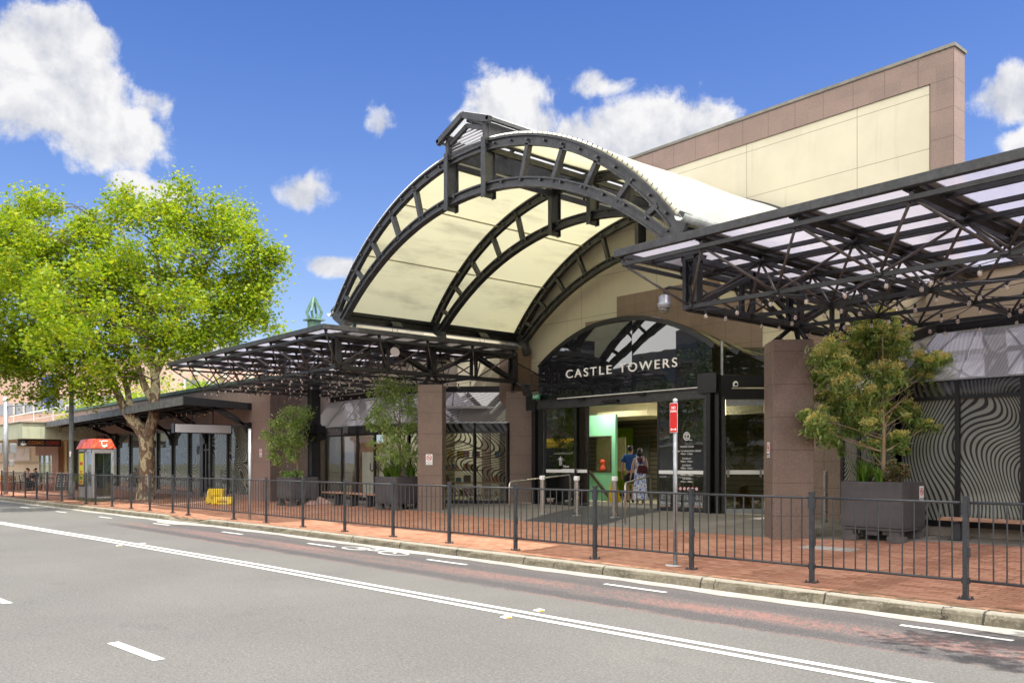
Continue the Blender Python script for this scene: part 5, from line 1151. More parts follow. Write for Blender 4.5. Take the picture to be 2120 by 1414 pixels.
b = MB(); b.b2(-63.0, -59.0, 13.5, 13.52, .1, 2.05); w = b.build('shop_window', booth_glass, cf)
b = MB()
for x in (-63, -61.8, -60.4, -59.05): b.b2(x - .05, x + .05, 13.44, 13.5, 0, 2.05)
b.b2(-63, -59, 13.44, 13.5, 1.5, 1.56); b.build('window_frame', mat('pale_green_frame', (.55, .62, .45), .5), w)
b = MB(); b.b2(-63.2, -58.8, 15.6, 15.7, 0, 2.6); b.build('back_wall', mat('cafe_back', (.25, .28, .18), .8, 0, .4, 1), cf)
b = MB(); b.b2(-57.4, -56.7, 13.6, 13.95, 0, 2.9); b.build('pier', mat('yellow_pier', (.62, .50, .26), .8), cf)
leaf_print = mat('leaf_print', (.42, .66, .36), .6, 0, .1)
t = thing('leaf_poster', 'white poster printed with pale green leaves on the cream wall', 'poster', (-68, 13.55, 2.2)); b = MB(); b.b2(-75, -66.2, 13.56, 13.585, 1.75, 2.6); b.build('board', sign_white, t); b = MB()
for i in range(16):
    x = RNG.uniform(-73.5, -66.6); z = RNG.uniform(1.85, 2.45); a = RNG.uniform(-1, 1); b.add([(x, 13.55, z), (x + .12 * math.cos(a + .6), 13.55, z + .14), (x + .3 * math.cos(a), 13.55, z + .22), (x + .14, 13.55, z + .02)], [(0, 1, 2, 3)])
b.build('leaf_motif', leaf_print, t, recalc=False)
# hanging sign
x = -52.35; y0_, y1_ = atX(37, 915, x)[1], atX(127, 915, x)[1]
t = thing('hanging_sign', 'black coffee sign with orange and red lettering under the green fascia', 'sign', (x, (y0_ + y1_) / 2, 2.6)); b = MB(); b.b2(x - .07, x, y0_, y1_, 2.47, 2.86); b.build('board', ink_black, t)
o1 = text('lettering', 'COSMO', mat('letter_orange', (.65, .22, .03), .5), t, (x + .004, y0_ + .5, 2.58), .26, (rad(90), 0, rad(90)), .002, bold=.004); o2 = text('lettering', 'COFFEE', mat('letter_red', (.55, .05, .03), .5), t, (x + .004, y0_ + 1.38, 2.58), .26, (rad(90), 0, rad(90)), .002, bold=.004)
bpy.context.view_layer.update(); o1.scale = (.75 / o1.dimensions.x, 1, 1); o2.scale = ((y1_ - y0_ - 1.5) / o2.dimensions.x, 1, 1)
b = MB(); cy_, cz_ = y0_ + .26, 2.63
b.add([(x + .004, cy_ + .13 * math.cos(a), cz_ + .11 * math.sin(a)) for a in np.linspace(math.pi, 2 * math.pi, 9)], [tuple(range(9))]); b.box((x + .004, cy_, cz_ - .12), (.002, .3, .015)); b.tube([(x + .005, cy_ + .12, cz_ - .01), (x + .005, cy_ + .19, cz_ - .03), (x + .005, cy_ + .12, cz_ - .07)], .012, 5)
for s in (-.05, .03): b.tube([(x + .005, cy_ + s, cz_ + .03), (x + .005, cy_ + s + .02, cz_ + .07), (x + .005, cy_ + s, cz_ + .12)], .008, 5)
b.build('cup_emblem', white_letter, t, recalc=False)
# cafe roof rail and low metal roof
t = thing('roof_railing', 'thin white pipe railing on the cafe roof', 'railing', (-54, 13, 3.8)); b = MB(); ra = [atY(q, 855, 12.5)[0] for q in (28, 70, 110, 147)]
for x in ra: b.tube([(x, 12.5, 3.8), (x, 12.5, 4.75)], .03, 6)
b.tube([(ra[0] - 1, 12.5, 4.72), (ra[-1], 12.5, 4.72)], .035, 6); b.tube([(ra[0] - 1, 12.5, 4.3), (ra[-1], 12.5, 4.3)], .02, 6); b.build('rail', sign_white, t)
t = thing('plant_room', 'low corrugated cream metal plant roof above the cafe', 'roof unit', (-60, 17, 3.8)); b = MB(); b.b2(-78, -54, 16, 22, 3.3, 4.25); b.build('wall', mat('plant_cream', (.66, .6, .46), .8), t); b = MB()
for x in np.arange(-72, -54, .4): b.prism([(x, 15.8, 4.25), (x + .2, 15.8, 4.31), (x + .4, 15.8, 4.25)], (0, 5, .9))
b.build('roof', mat('cream_metal_roof', (.74, .70, .58), .5, 0, .1, 2), t)
# far brown blocks
def block(px, z, th, w, d, h, base, name, label, m, strip_):
    c = np.array([ray(px)[0] * z, ray(px)[1] * z]); a = rad(th); d1 = F_ * math.cos(a) - R_ * math.sin(a); d2 = np.array([-d1[1], d1[0]]); d2 = d2 if d2 @ F_ > 0 else -d2
    t = thing(name, label, 'building', (c[0], c[1], base)); P = [c, c + d1 * w, c + d1 * w + d2 * d, c + d2 * d]
    b = MB(); b.prism([(p[0], p[1], base) for p in P], (0, 0, h - base)); b.build('wall', m, t)
    b = MB(); Q = [c - d1 * .1 - d2 * .1, c + d1 * w - d2 * .1, c + d1 * w + d2 * d, c + d2 * d - d1 * .1]; b.prism([(p[0], p[1], h) for p in Q], (0, 0, .18)); b.build('parapet', mat('parapet_tan', (.42, .31, .25), .8), t)
    for (u0, u1, z0, z1, face, nb) in strip_:
        o0, dd, nn = (c, d1, -d2) if face == 0 else (c, d2, -d1)
        b = MB(); p0, p1 = o0 + dd * u0 + nn * .06, o0 + dd * u1 + nn * .06; b.prism([(p0[0], p0[1], z0), (p1[0], p1[1], z0), (p1[0], p1[1], z1), (p0[0], p0[1], z1)], tuple(-nn * .1) + (0,)); w_ = b.build('window_strip', mall_glass, t); b = MB()
        for i in range(nb + 1):
            q = o0 + dd * (u0 + (u1 - u0) * i / nb) + nn * .09; b.box((q[0], q[1], (z0 + z1) / 2), (.18, .18, z1 - z0))
        b.build('window_frame', mat('pale_frame', (.5, .48, .46), .6), w_)
    return t, c, d1, d2
fb, c_, d1_, d2_ = block(345, 68, 55, 70, 22, 10.1, -.2, 'far_building', 'pink brown concrete building with strip windows, behind the plane tree', mall_pink, [(2, 66, 6.15, 7.2, 0, 34), (1.5, 20, 7.4, 8.3, 1, 8)])
uu = min(np.arange(0, 60, .1), key=lambda u: abs(((c_ + d1_ * u) @ R_) / ((c_ + d1_ * u) @ F_) * FPX + 1060 - 118)); b = MB(); p = c_ + d1_ * uu - d2_ * .1; q = c_ + d1_ * (uu + 2.6) - d2_ * .1; b.prism([(p[0], p[1], 6.4), (q[0], q[1], 6.4), (q[0], q[1], 9.6), (p[0], p[1], 9.6)], (-d2_[0] * .05, -d2_[1] * .05, 0)); b.build('blue_sign', mat('blue_sign', (.08, .12, .42), .5), fb)
b = MB(); 
for i in range(7):
    p = c_ + d2_ * (2.5 + i * 2.6) - d1_ * .25; b.brk(); b.box((p[0], p[1], 9.0), (.5, .5, .6))
b.build('roof_vent', mat('vent_cream', (.62, .56, .44), .7), fb)
# ------------------------------------------------------------------ foliage helpers
def leaf_mesh(name, C, size, m, parent, shape='maple', flat=.35, droop=None, seed=1, fold=.18):
    """one mesh of many separate small leaves centred on the points C"""
    rg = np.random.default_rng(seed); n = len(C); C = np.asarray(C)
    if shape == 'maple':
        a = np.linspace(0, 2 * math.pi, 11)[:-1]; r = np.array([1, .5, .95, .46, .62, .22, .62, .46, .95, .5]); P = np.stack([r * np.sin(a), r * np.cos(a)], 1) * .62
    elif shape == 'lance': P = np.array([[0, 1], [.26, .45], [.28, -.1], [0, -.9], [-.28, -.1], [-.26, .45]]) * .55
    else: P = np.array([[0, .9], [.5, .35], [.42, -.45], [0, -.8], [-.42, -.45], [-.5, .35]]) * .55
    K = len(P)
    nz = rg.normal(size=(n, 3)); nz[:, 2] = np.abs(nz[:, 2]) + flat * 2; nz /= np.linalg.norm(nz, axis=1, keepdims=True)
    u = rg.normal(size=(n, 3))
    if droop is not None: u = u * .6 + np.array([0, 0, -droop])
    u -= nz * (u * nz).sum(1, keepdims=True); u /= np.linalg.norm(u, axis=1, keepdims=True); w = np.cross(nz, u)
    s = size * rg.uniform(.65, 1.3, n)[:, None, None]
    V = C[:, None, :] + s * (P[None, :, :1] * w[:, None, :] + P[None, :, 1:] * u[:, None, :] - fold * np.abs(P[None, :, :1]) * nz[:, None, :])
    off = Vector((0, 0, 0)); p = parent
    while p is not None: off += p.location; p = p.parent
    V = (V - np.array(off)).reshape(-1, 3).astype(np.float32)
    me = bpy.data.meshes.new(name); me.vertices.add(n * K); me.vertices.foreach_set('co', V.ravel()); me.loops.add(n * K); me.loops.foreach_set('vertex_index', np.arange(n * K, dtype=np.int32))
    me.polygons.add(n); me.polygons.foreach_set('loop_start', np.arange(0, n * K, K, dtype=np.int32)); me.polygons.foreach_set('loop_total', np.full(n, K, dtype=np.int32)); me.update(calc_edges=True); me.materials.append(m)
    o = bpy.data.objects.new(name, me); COL.objects.link(o); o.parent = parent; return o
def clump_points(rg, c, r, n, shell=.55):
    d = rg.normal(size=(n, 3)); d /= np.linalg.norm(d, axis=1, keepdims=True); q = rg.uniform(shell ** 3, 1, n) ** (1 / 3)
    return np.asarray(c) + d * q[:, None] * np.asarray(r)
def limb(mb, pts, r0, r1, n=8):
    P = [Vector(p) for p in pts]; out = []
    for i in range(len(P) - 1):
        p0, p1, p2, p3 = P[max(i - 1, 0)], P[i], P[i + 1], P[min(i + 2, len(P) - 1)]
        for k in range(4):
            t = k / 4; out.append(.5 * ((2 * p1) + (p2 - p0) * t + (2 * p0 - 5 * p1 + 4 * p2 - p3) * t * t + (3 * p1 - p0 - 3 * p2 + p3) * t ** 3))
    out.append(P[-1]); m_ = len(out); mb.tube(out, [r0 + (r1 - r0) * i / (m_ - 1) for i in range(m_)], n); return out

def bark_mat():
    m, N, L, out = nodes('mottled_bark'); p = N.new('ShaderNodeBsdfPrincipled'); L.new(p.outputs[0], out.inputs[0]); v = coords(N, True)
    n1 = noise_n(N, L, v, 4.2, 5, .55, (1, 1, .55), .6); n2 = noise_n(N, L, v, 30, 4, .6)
    c = mixc(N, L, ramp(N, L, n1, .50, .53), (.17, .11, .075), (.50, .42, .27)); c = mixc(N, L, ramp(N, L, n1, .60, .63), c, (.33, .30, .19)); c = mixc(N, L, ramp(N, L, n1, .40, .37), c, (.24, .17, .12))
    c = mixc(N, L, math_n(N, L, 'MULTIPLY', ramp(N, L, n2, .55, .7), .4), c, (.09, .065, .045)); L.new(c, p.inputs['Base Color']); p.inputs['Roughness'].default_value = .85
    L.new(bump_n(N, L, math_n(N, L, 'ADD', n1, math_n(N, L, 'MULTIPLY', n2, .3)), .5, .03), p.inputs['Normal']); return m
plane_bark = bark_mat(); twig_bark = mat('twig_bark', (.12, .085, .055), .85, 0, .3, 8); young_bark = mat('young_bark', (.30, .22, .13), .8, 0, .3, 10, .2, 40)
plane_leaf = leaf_mat('plane_leaf', [(0, (.135, .23, .02)), (.4, (.23, .335, .024)), (.8, (.345, .42, .026)), (1, (.48, .45, .024))], .52, .42)
dark_leaf = leaf_mat('glossy_leaf', [(0, (.18, .29, .11)), (.5, (.31, .44, .16)), (1, (.46, .54, .24))], .5, .3)
blossom = leaf_mat('yellow_blossom', [(0, (.74, .66, .26)), (.5, (.82, .75, .36)), (1, (.78, .60, .24))], .35, .6)
flax_leaf = leaf_mat('strap_leaf', [(0, (.05, .13, .02)), (.6, (.12, .22, .03)), (1, (.20, .28, .04))], .3, .35)
olive_leaf = leaf_mat('shrub_leaf', [(0, (.06, .09, .03)), (.6, (.14, .15, .06)), (1, (.30, .16, .09))], .3, .45)

# ------------------------------------------------------------------ the plane tree
def plane_tree():
    z = 36.0; bx, by, _ = atz(301, 1033, z); pt = thing('plane_tree', 'big plane tree with mottled trunk and yellow green crown by the phone booth', 'tree', (bx, by, 0))
    rg = np.random.default_rng(5)
    def p(px, py, dz=0): return atz(px, py, z + dz)
    b = MB(); base = p(302, 1037)
    limb(b, [(bx, by, -.05), p(304, 1000), p(305, 950), p(303, 905)], .36, .29, 14)
    b.lathe((bx, by, -.1), [(.50, 0), (.41, .15), (.35, .45)], 14)
    ends = []
    L_ = [([(303, 915, 0), (285, 885, -.6), (262, 855, -1.2), (240, 805, -1.6), (217, 750, -2.2), (196, 705, -2.6), (165, 650, -3.2), (120, 590, -3.6)], .22, .06), ([(305, 910, 0), (318, 860, .2), (322, 800, .2), (318, 760, .3), (309, 720, .5), (316, 650, .8), (330, 580, 1), (320, 500, 1.2)], .25, .05),
          ([(320, 780, .2), (335, 745, .2), (349, 690, -.2), (372, 640, -.5), (395, 600, -.8), (430, 545, -1), (470, 500, -1.4)], .16, .05), ([(300, 895, 0), (272, 850, .8), (262, 800, 1.6), (240, 760, 2.0), (190, 720, 2.6), (120, 700, 3.2), (60, 660, 3.8)], .16, .05),
          ([(318, 830, .2), (300, 800, -.4), (284, 755, -1.0), (262, 715, -1.4), (245, 640, -1.8), (235, 560, -2.2), (225, 470, -2.4)], .17, .045), ([(372, 640, -.5), (420, 632, -.8), (470, 640, -1.2), (520, 655, -1.4)], .10, .04), ([(395, 600, -.8), (450, 590, .4), (510, 560, 1.0), (555, 545, 1.4)], .09, .035),
          ([(217, 750, -2.2), (170, 735, -2.4), (110, 760, -2.6), (60, 790, -2.4)], .09, .03), ([(165, 650, -3.2), (110, 640, -3.0), (40, 600, -2.8), (-40, 560, -2.6)], .08, .03), ([(316, 650, .8), (280, 560, 1.8), (260, 500, 2.4), (240, 440, 2.6)], .08, .03), ([(316, 650, .8), (370, 560, 2.0), (400, 480, 2.4), (410, 430, 2.6)], .08, .03)]
    allp = []
    for pts, r0, r1 in L_:
        out = limb(b, [p(q[0], q[1], abs(q[2]) * .55) for q in pts], r0, r1, 9); allp += [np.array(o) for o in out[6:]]
    b.build('trunk', plane_bark, pt, smooth=True)
    blobs = [(60, 470, 85), (20, 540, 110), (110, 545, 110), (60, 660, 120), (150, 650, 110), (110, 760, 85), (30, 745, 75), (175, 795, 60), (105, 815, 45), (215, 455, 70), (295, 440, 70), (375, 450, 75), (455, 470, 75), (520, 515, 62), (548, 580, 45), (250, 560, 100), (345, 560, 95), (440, 560, 85), (500, 600, 70), (540, 625, 38), (235, 665, 90), (315, 690, 75), (420, 655, 62), (490, 655, 60), (545, 665, 32), (250, 755, 60), (350, 715, 45), (405, 705, 40), (210, 800, 45), (-70, 600, 120), (-60, 480, 90), (-50, 720, 100), (480, 700, 25), (395, 690, 35), (170, 480, 40), (565, 540, 25)]
    P = []; tw = MB(); AP = np.array(allp)
    deep = [(50, 520, 100), (140, 600, 110), (90, 720, 90), (250, 600, 105), (350, 600, 95), (440, 590, 85), (230, 700, 85), (330, 690, 70), (300, 500, 80), (160, 690, 90), (-50, 620, 120)]
    for (px, py, r, dz0) in [(*q, 0) for q in blobs] + [(*q, -3.4) for q in deep[::2]] + [(*q, 3.2) for q in deep[1::2]] + [(*q, -6.0) for q in ((100, 610, 80), (200, 600, 75), (150, 690, 60))]:
        R = r * z / FPX; n = max(5, int((15 if dz0 == 0 else 6) * (R / 1.6) ** 2)); c0 = np.array(p(px, py, dz0 + rg.uniform(-.7, .3)))
        for k_ in range(n):
            d = rg.normal(size=3); d /= np.linalg.norm(d); c = c0 + d * R * rg.uniform(.3, 1.02) * np.array([1, 1.0, 1]); rr = rg.uniform(.34, .72)
            if rg.random() < .1: continue
            nl = int(215 * (rr / .6) ** 2); P.append(c + rg.normal(size=(nl, 3)) * rr * np.array([.54, .54, .46]))
            j = np.argmin(((AP - c) ** 2).sum(1) + rg.uniform(0, .8)); a = AP[j]; mid = (a + c) / 2 + rg.normal(size=3) * .22 + np.array([0, 0, .12])
            if k_ % 2 == 0: tw.tube([a, mid, c], [.032, .02, .007], 5, False)
    tw.build('branch', twig_bark, pt); leaf_mesh('crown', np.concatenate(P), .145, plane_leaf, pt, 'maple', .3, seed=3)
    return pt
plane_tree()
# trees that rise behind the low wing
def back_tree(px, z, y_top, w, label, seed, leafm=plane_leaf, base=0, group=None, hmin=3.0, dens=1.0, size=.16):
    x, y, h = atz(px, y_top, z); rg = np.random.default_rng(seed); t = thing('leafy_tree', label, 'tree', (x, y, base), group); b = MB(); limb(b, [(x, y, base), (x + .1, y, h * .4), (x - .1, y + .1, h * .8)], .22, .05, 7)
    for k_ in range(5):
        a = k_ * 1.3; limb(b, [(x, y, h * .35), (x + math.cos(a) * w * .2, y + math.sin(a) * w * .2, h * .6), (x + math.cos(a) * w * .42, y + math.sin(a) * w * .4, h * .78)], .09, .03, 5)
    b.build('trunk', twig_bark, t); P = []
    for k_ in range(int(46 * dens)):
        d = rg.normal(size=3); d /= np.linalg.norm(d); q = rg.uniform(.3, 1); c = np.array([x, y, (h + hmin) / 2]) + d * q * np.array([w / 2, w / 2, (h - hmin) / 2 - .3]); P.append(clump_points(rg, c, (.75, .75, .55), int(46 * dens), .2))
    leaf_mesh('crown', np.concatenate(P), size, leafm, t, 'oval', .3, seed=seed); return t
back_tree(215, 62, 796, 7.0, 'bright green tree top showing behind the left wing, under the plane tree crown', 21, size=.26)
back_tree(360, 52, 768, 5.5, 'bright green tree top behind the green roof edge, left of the canopy tip', 22, size=.22)
back_tree(440, 50, 779, 5.0, 'bright green tree top behind the green roof edge, seen through the canopy frame', 23, size=.22)

# ------------------------------------------------------------------ planters
def planter(x0, x1, y0, y1, zb, zt, label, blocks=True):
    cx, cy = (x0 + x1) / 2, (y0 + y1) / 2; zg = gz(cx, cy); t = thing('planter', label, 'planter', (cx, cy, zg)); b = MB(); T = .05
    tp = .02
    b.prism([(x0 + tp, y0 + tp, zb), (x1 - tp, y0 + tp, zb), (x1 - tp, y1 - tp, zb), (x0 + tp, y1 - tp, zb)], (0, 0, .05))
    for (a, c, e, f) in ((x0, x1, y0, y0 + T), (x0, x1, y1 - T, y1), (x0, x0 + T, y0 + T, y1 - T), (x1 - T, x1, y0 + T, y1 - T)): b.b2(a, c, e, f, zb + .05, zt)
    b.build('box', planter_gray, t, bevel=.012); s = MB(); s.b2(x0 + T, x1 - T, y0 + T, y1 - T, zt - .16, zt - .09); s.build('soil', soil, t)
    for sx in (0, 1):
        for sy in (0, 1):
            px_, py_ = (x0 + .13, x1 - .13)[sx], (y0 + .12, y1 - .12)[sy]; b = MB(); g_ = gz(px_, py_); b.box((px_, py_, (zb + g_ + .10) / 2), (.17, .16, max(.02, zb - g_ - .10))); f = b.build('foot', planter_gray, t)
            b = MB(); b.box((px_, py_, g_ + .05), (.26, .2, .1)); b.build('block', mat('block_gray', (.11, .105, .10), .85, 0, .3, 8, .3, 50), f)
    b = MB(); b.box((cx, y0 + .14, zb - .03), (.2, .18, .1)); b.build('foot', planter_gray, t); return t, cx, cy, zt - .09
def strap_plant(cx, cy, z, n, h, spread, label, seed, group=None):
    rg = np.random.default_rng(seed); t = thing('strap_plant', label, 'plant', (cx, cy, z), group); b = MB()
    for i in range(n):
        a = rg.uniform(0, 2 * math.pi); l = h * rg.uniform(.6, 1.15); s = spread * rg.uniform(.3, 1.0); w = rg.uniform(.018, .03); o = np.array([cx, cy, z]) + np.array([math.cos(a), math.sin(a), 0]) * rg.uniform(0, .1); sd_ = np.array([-math.sin(a), math.cos(a), 0]); pv = None
        for k_ in range(6):
            u = k_ / 5; c = o + np.array([math.cos(a) * s * u ** 1.8, math.sin(a) * s * u ** 1.8, l * (u - .22 * u ** 3)]); ww = w * (1 - u ** 2.5) + .001; cur = [c - sd_ * ww, c + np.array([0, 0, -.004]), c + sd_ * ww]
            if pv is not None: b.quad(pv[0], pv[1], cur[1], cur[0]); b.quad(pv[1], pv[2], cur[2], cur[1])
            pv = cur
    b.build('leaves', flax_leaf, t, recalc=False); return t
def shrub(cx, cy, z, r, h, m, label, seed, n=900, size=.05):
    rg = np.random.default_rng(seed); t = thing('low_shrub', label, 'shrub', (cx, cy, z)); P = []; b = MB()
    for i in range(14):
        c = np.array([cx, cy, z + h * .5]) + rg.normal(size=3) * np.array([r * .45, r * .45, h * .22]); P.append(clump_points(rg, c, (r * .4, r * .4, h * .3), n // 14, .2)); b.tube([(cx, cy, z - .05), tuple(c)], [.012, .004], 4)
    b.build('stem', twig_bark, t); leaf_mesh('leaves', np.concatenate(P), size, m, t, 'oval', .2, seed=seed); return t
def potted_tree(cx, cy, z0, blobs, zc, label, seed, leafm, size, per, flower=0, trunk_px=None, leaf='lance'):
    """young tree; clumps given as (px, py, r_px, depth shift) around viewing depth zc"""
    rg = np.random.default_rng(seed); t = thing('potted_tree', label, 'tree', (cx, cy, z0)); top = max(atz(q[0], q[1], zc)[2] for q in blobs); b = MB()
    tops = [(cx, cy, z0), (cx + .02, cy, z0 + (top - z0) * .3), (cx - .01, cy + .02, z0 + (top - z0) * .6), (cx, cy, z0 + (top - z0) * .95)]; st = limb(b, tops, .042, .010, 8); P = []; Fp = []
    for (px, py, r, dz) in blobs:
        c = np.array(atz(px, py, zc + dz)); R = r * zc / FPX; j = min(range(len(st)), key=lambda i: abs(st[i].z - (z0 + (c[2] - z0) * .62))); a = np.array(st[j]); m_ = (a + c) / 2 + rg.normal(size=3) * .05; b.tube([a, m_, c], [.013, .009, .004], 5, False)
        n = max(5, int(14 * (r / 28) ** 2))
        for k_ in range(n):
            d = rg.normal(size=3); d /= np.linalg.norm(d); q = c + d * R * rg.uniform(.15, 1.15); rr = R * rg.uniform(.30, .62); P.append(q + rg.normal(size=(per, 3)) * rr * np.array([.55, .55, .5]))
            if k_ % 3 == 0: b.tube([c, q], [.005, .002], 4, False)
            if flower and rg.random() < flower and d[2] > -.45: Fp.append(clump_points(rg, q + np.array([0, 0, rr * .55]), (rr * .8, rr * .8, rr * .5), int(per * 2.8), 0))
    b.build('trunk', young_bark, t, smooth=True); leaf_mesh('crown', np.concatenate(P), size, leafm, t, leaf, .15, droop=.9, seed=seed)
    if Fp: leaf_mesh('blossom', np.concatenate(Fp), size * .5, blossom, t, 'lance', 0, seed=seed + 1)
    return t
# right planter
_, cx, cy, zs = planter(-7.62, -6.55, 14.2, 15.1, .44, 1.27, 'dark gray planter box on blocks in front of the bold striped windows')
no_smoking((-6.55 + .004, 14.93, 1.06), rad(90), .16, .27, 'white no smoking sign on the right side of the nearest planter')
tb = [(1815, 690, 42, 0), (1785, 700, 30, .2), (1850, 705, 30, -.2), (1818, 735, 36, .3), (1715, 745, 38, -.2), (1745, 735, 30, .2), (1700, 785, 28, .1), (1740, 790, 34, -.3), (1775, 755, 34, .2), (1870, 725, 22, .2), (1830, 780, 36, -.3), (1862, 775, 28, .2), (1720, 830, 28, .2), (1775, 830, 34, -.2), (1810, 810, 30, -.4), (1690, 880, 36, -.3), (1665, 860, 16, -.2), (1720, 895, 26, -.1), (1735, 855, 24, .3), (1800, 870, 34, -.3), (1770, 885, 26, .2), (1845, 855, 28, .1), (1872, 800, 22, .2), (1930, 752, 32, -.1), (1955, 745, 18, 0), (1905, 790, 30, .1), (1940, 780, 18, .2), (1890, 865, 28, 0), (1920, 880, 20, -.2), (1850, 910, 26, -.2), (1865, 930, 16, .1), (1808, 925, 22, -.3), (1740, 925, 18, .2), (1825, 845, 26, .3), (1895, 835, 22, .2)]
potted_tree(cx, cy, zs, tb, 15.35, 'loose bushy potted tree with yellow blossom clusters in front of the bold striped windows', 31, dark_leaf, .10, 34, .95)
strap_plant(cx - .28, cy - .1, zs, 46, .58, .42, 'long strap leaved plant at the left of the nearest planter', 32); strap_plant(cx + .08, cy - .22, zs, 20, .42, .2, 'short strap leaved plant at the foot of the blossoming potted tree', 33); shrub(cx + .3, cy - .1, zs, .26, .36, olive_leaf, 'small reddish olive shrub at the right of the nearest planter', 34)
# middle planter
x1, y0, _ = atz(820, 1052, 24.85); _, cx, cy, zs = planter(x1 - 1.15, x1, y0, y0 + 1.0, .38, 1.18, 'dark gray planter box of strap leaves beside the left granite pillar')
tb = [(810, 800, 30, 0), (835, 810, 24, .2), (785, 815, 18, 0), (815, 835, 32, .2), (850, 850, 26, 0), (785, 850, 24, -.2), (800, 870, 30, .2), (845, 885, 24, 0), (770, 880, 18, 0), (815, 900, 28, -.2), (790, 920, 24, .2), (840, 925, 22, 0), (815, 945, 24, 0), (850, 950, 24, .2), (790, 955, 16, 0), (762, 875, 12, 0), (858, 830, 18, 0), (868, 905, 20, .5), (868, 935, 20, .4)]
potted_tree(cx, cy, zs, tb, 25.1, 'slender potted tree with airy light green foliage beside the left granite pillar', 41, dark_leaf, .11, 25)
for i, (dx, dy, l) in enumerate(((-.3, -.25, 'strap leaved plant at the near left of the middle planter'), (.2, -.3, 'strap leaved plant at the near right of the middle planter'), (.3, .2, 'strap leaved plant tucked against the left granite pillar'))): strap_plant(cx + dx, cy + dy, zs, 40, .62, .42, l, 44 + i)
# far planter
x1, y0, _ = atz(603, 1041, 28.8); _, cx, cy, zs = planter(x1 - 1.1, x1, y0, y0 + 1.0, .36, 1.10, 'dark gray planter box beside the black steel column')
tb = [(626, 850, 20, 0), (604, 850, 22, 0), (585, 870, 22, 0), (560, 875, 16, 0), (625, 870, 28, .2), (600, 895, 28, -.2), (565, 905, 24, 0), (620, 893, 22, 0), (550, 900, 12, .2), (585, 925, 24, .2), (610, 922, 24, 0), (560, 935, 18, 0), (605, 945, 22, 0), (575, 950, 16, 0), (612, 905, 16, .2)]
potted_tree(cx, cy, zs, tb, 29.4, 'spreading potted tree with mid green foliage before the dark granite corner', 51, dark_leaf, .125, 27)
for i in range(3): shrub(cx - .32 + .3 * i, cy - .2, zs, .2, .3, dark_leaf, ['dark green low shrub at the left of the far planter', 'dark green low shrub in the middle of the far planter', 'dark green low shrub at the right of the far planter'][i], 54 + i, 500, .06)

# ------------------------------------------------------------------ benches, bollards, rails, poles
def bench(x0, x1, y, label, legs, zs):
    t = thing('bench', label, 'bench', ((x0 + x1) / 2, y, gz(x0, y))); 
    for i in range(3): b = MB(); b.b2(x0, x1, y - .2 + i * .145, y - .2 + i * .145 + .125, zs - .045, zs); b.build('seat_plank', timber, t, bevel=.006)
    for x in legs:
        b = MB(); g_ = gz(x, y); b.box((x, y, (zs - .05 + g_) / 2), (.12, .26, zs - .05 - g_)); b.box((x, y, g_ + .006), (.24, .34, .012)); b.box((x, y, zs - .055), (.1, .38, .02)); b.build('leg', fence_paint, t)
bench(-6.28, -3.4, 15.12, 'timber slat bench under the bold striped windows at right', (-6.0, -4.6), .67)
bench(atY(677, 1022, 14.3)[0], -22.6, 14.3, 'timber slat bench under the clear shop windows at left', (-25.3, -24.3, -23.3), .62)
def bollard(px, py, zt, r, label, z):
    x, y, _ = atz(px, py, z); g_ = gz(x, y); t = thing('bollard', label, 'bollard', (x, y, g_)); b = MB(); b.lathe((x, y, g_), [(r, 0), (r, zt - .07), (r * .97, zt - .06), (r * .97, zt)] if r < .06 else [(r, 0), (r, zt - .1)], 18); b.build('post', stainless, t, smooth=False)
    if r > .06:
        b = MB(); b.lathe((x, y, g_ + zt - .1), [(r * 1.12, 0), (r * 1.12, .08), (r * 1.0, .1)], 18); b.build('cap', sign_white, t); b = MB(); b.lathe((x, y, g_), [(r * 1.7, 0), (r * 1.7, .012)], 18); b.build('base_plate', galv, t)
for px, py, z, l in ((1123, 1071, 21.9, 'leftmost of three pale steel bollards with white caps before the sliding doors'), (1194, 1076.5, 21.0, 'middle one of three pale steel bollards with white caps before the sliding doors'), (1273, 1080.5, 20.2, 'rightmost of three pale steel bollards with white caps before the sliding doors')): bollard(px, py, .97, .066, l, z)
bollard(1709, 1090, 1.08, .047, 'slim capless steel bollard between the right granite pillar and the planter', 18.1)
def rail(p0, p1, label):
    t = thing('handrail', label, 'handrail', (p0[0], p0[1], gz(*p0))); d = Vector((p1[0] - p0[0], p1[1] - p0[1], 0)).normalized(); A = Vector((*p0, gz(*p0))); B = Vector((*p1, gz(*p1))); H = .90; pts = [A, A + Vector((0, 0, H - .1)), A + Vector((0, 0, H - .03)) + d * .03, A + Vector((0, 0, H)) + d * .1, B + Vector((0, 0, H)) - d * .1, B + Vector((0, 0, H - .03)) - d * .03, B + Vector((0, 0, H - .1)), B]
    b = MB(); b.tube(pts, .024, 10); b.build('tube', stainless, t, smooth=True); b = MB()
    for q in (A, B): b.lathe(tuple(q), [(.06, 0), (.06, .012)], 14)
    b.build('flange', galv, t)
rail((-16.1, 13.85), (-17.25, 17.1), 'steel handrail on the left side of the dark ramp'); rail((-12.62, 14.2), (-14.42, 17.2), 'steel handrail on the right side of the dark ramp')
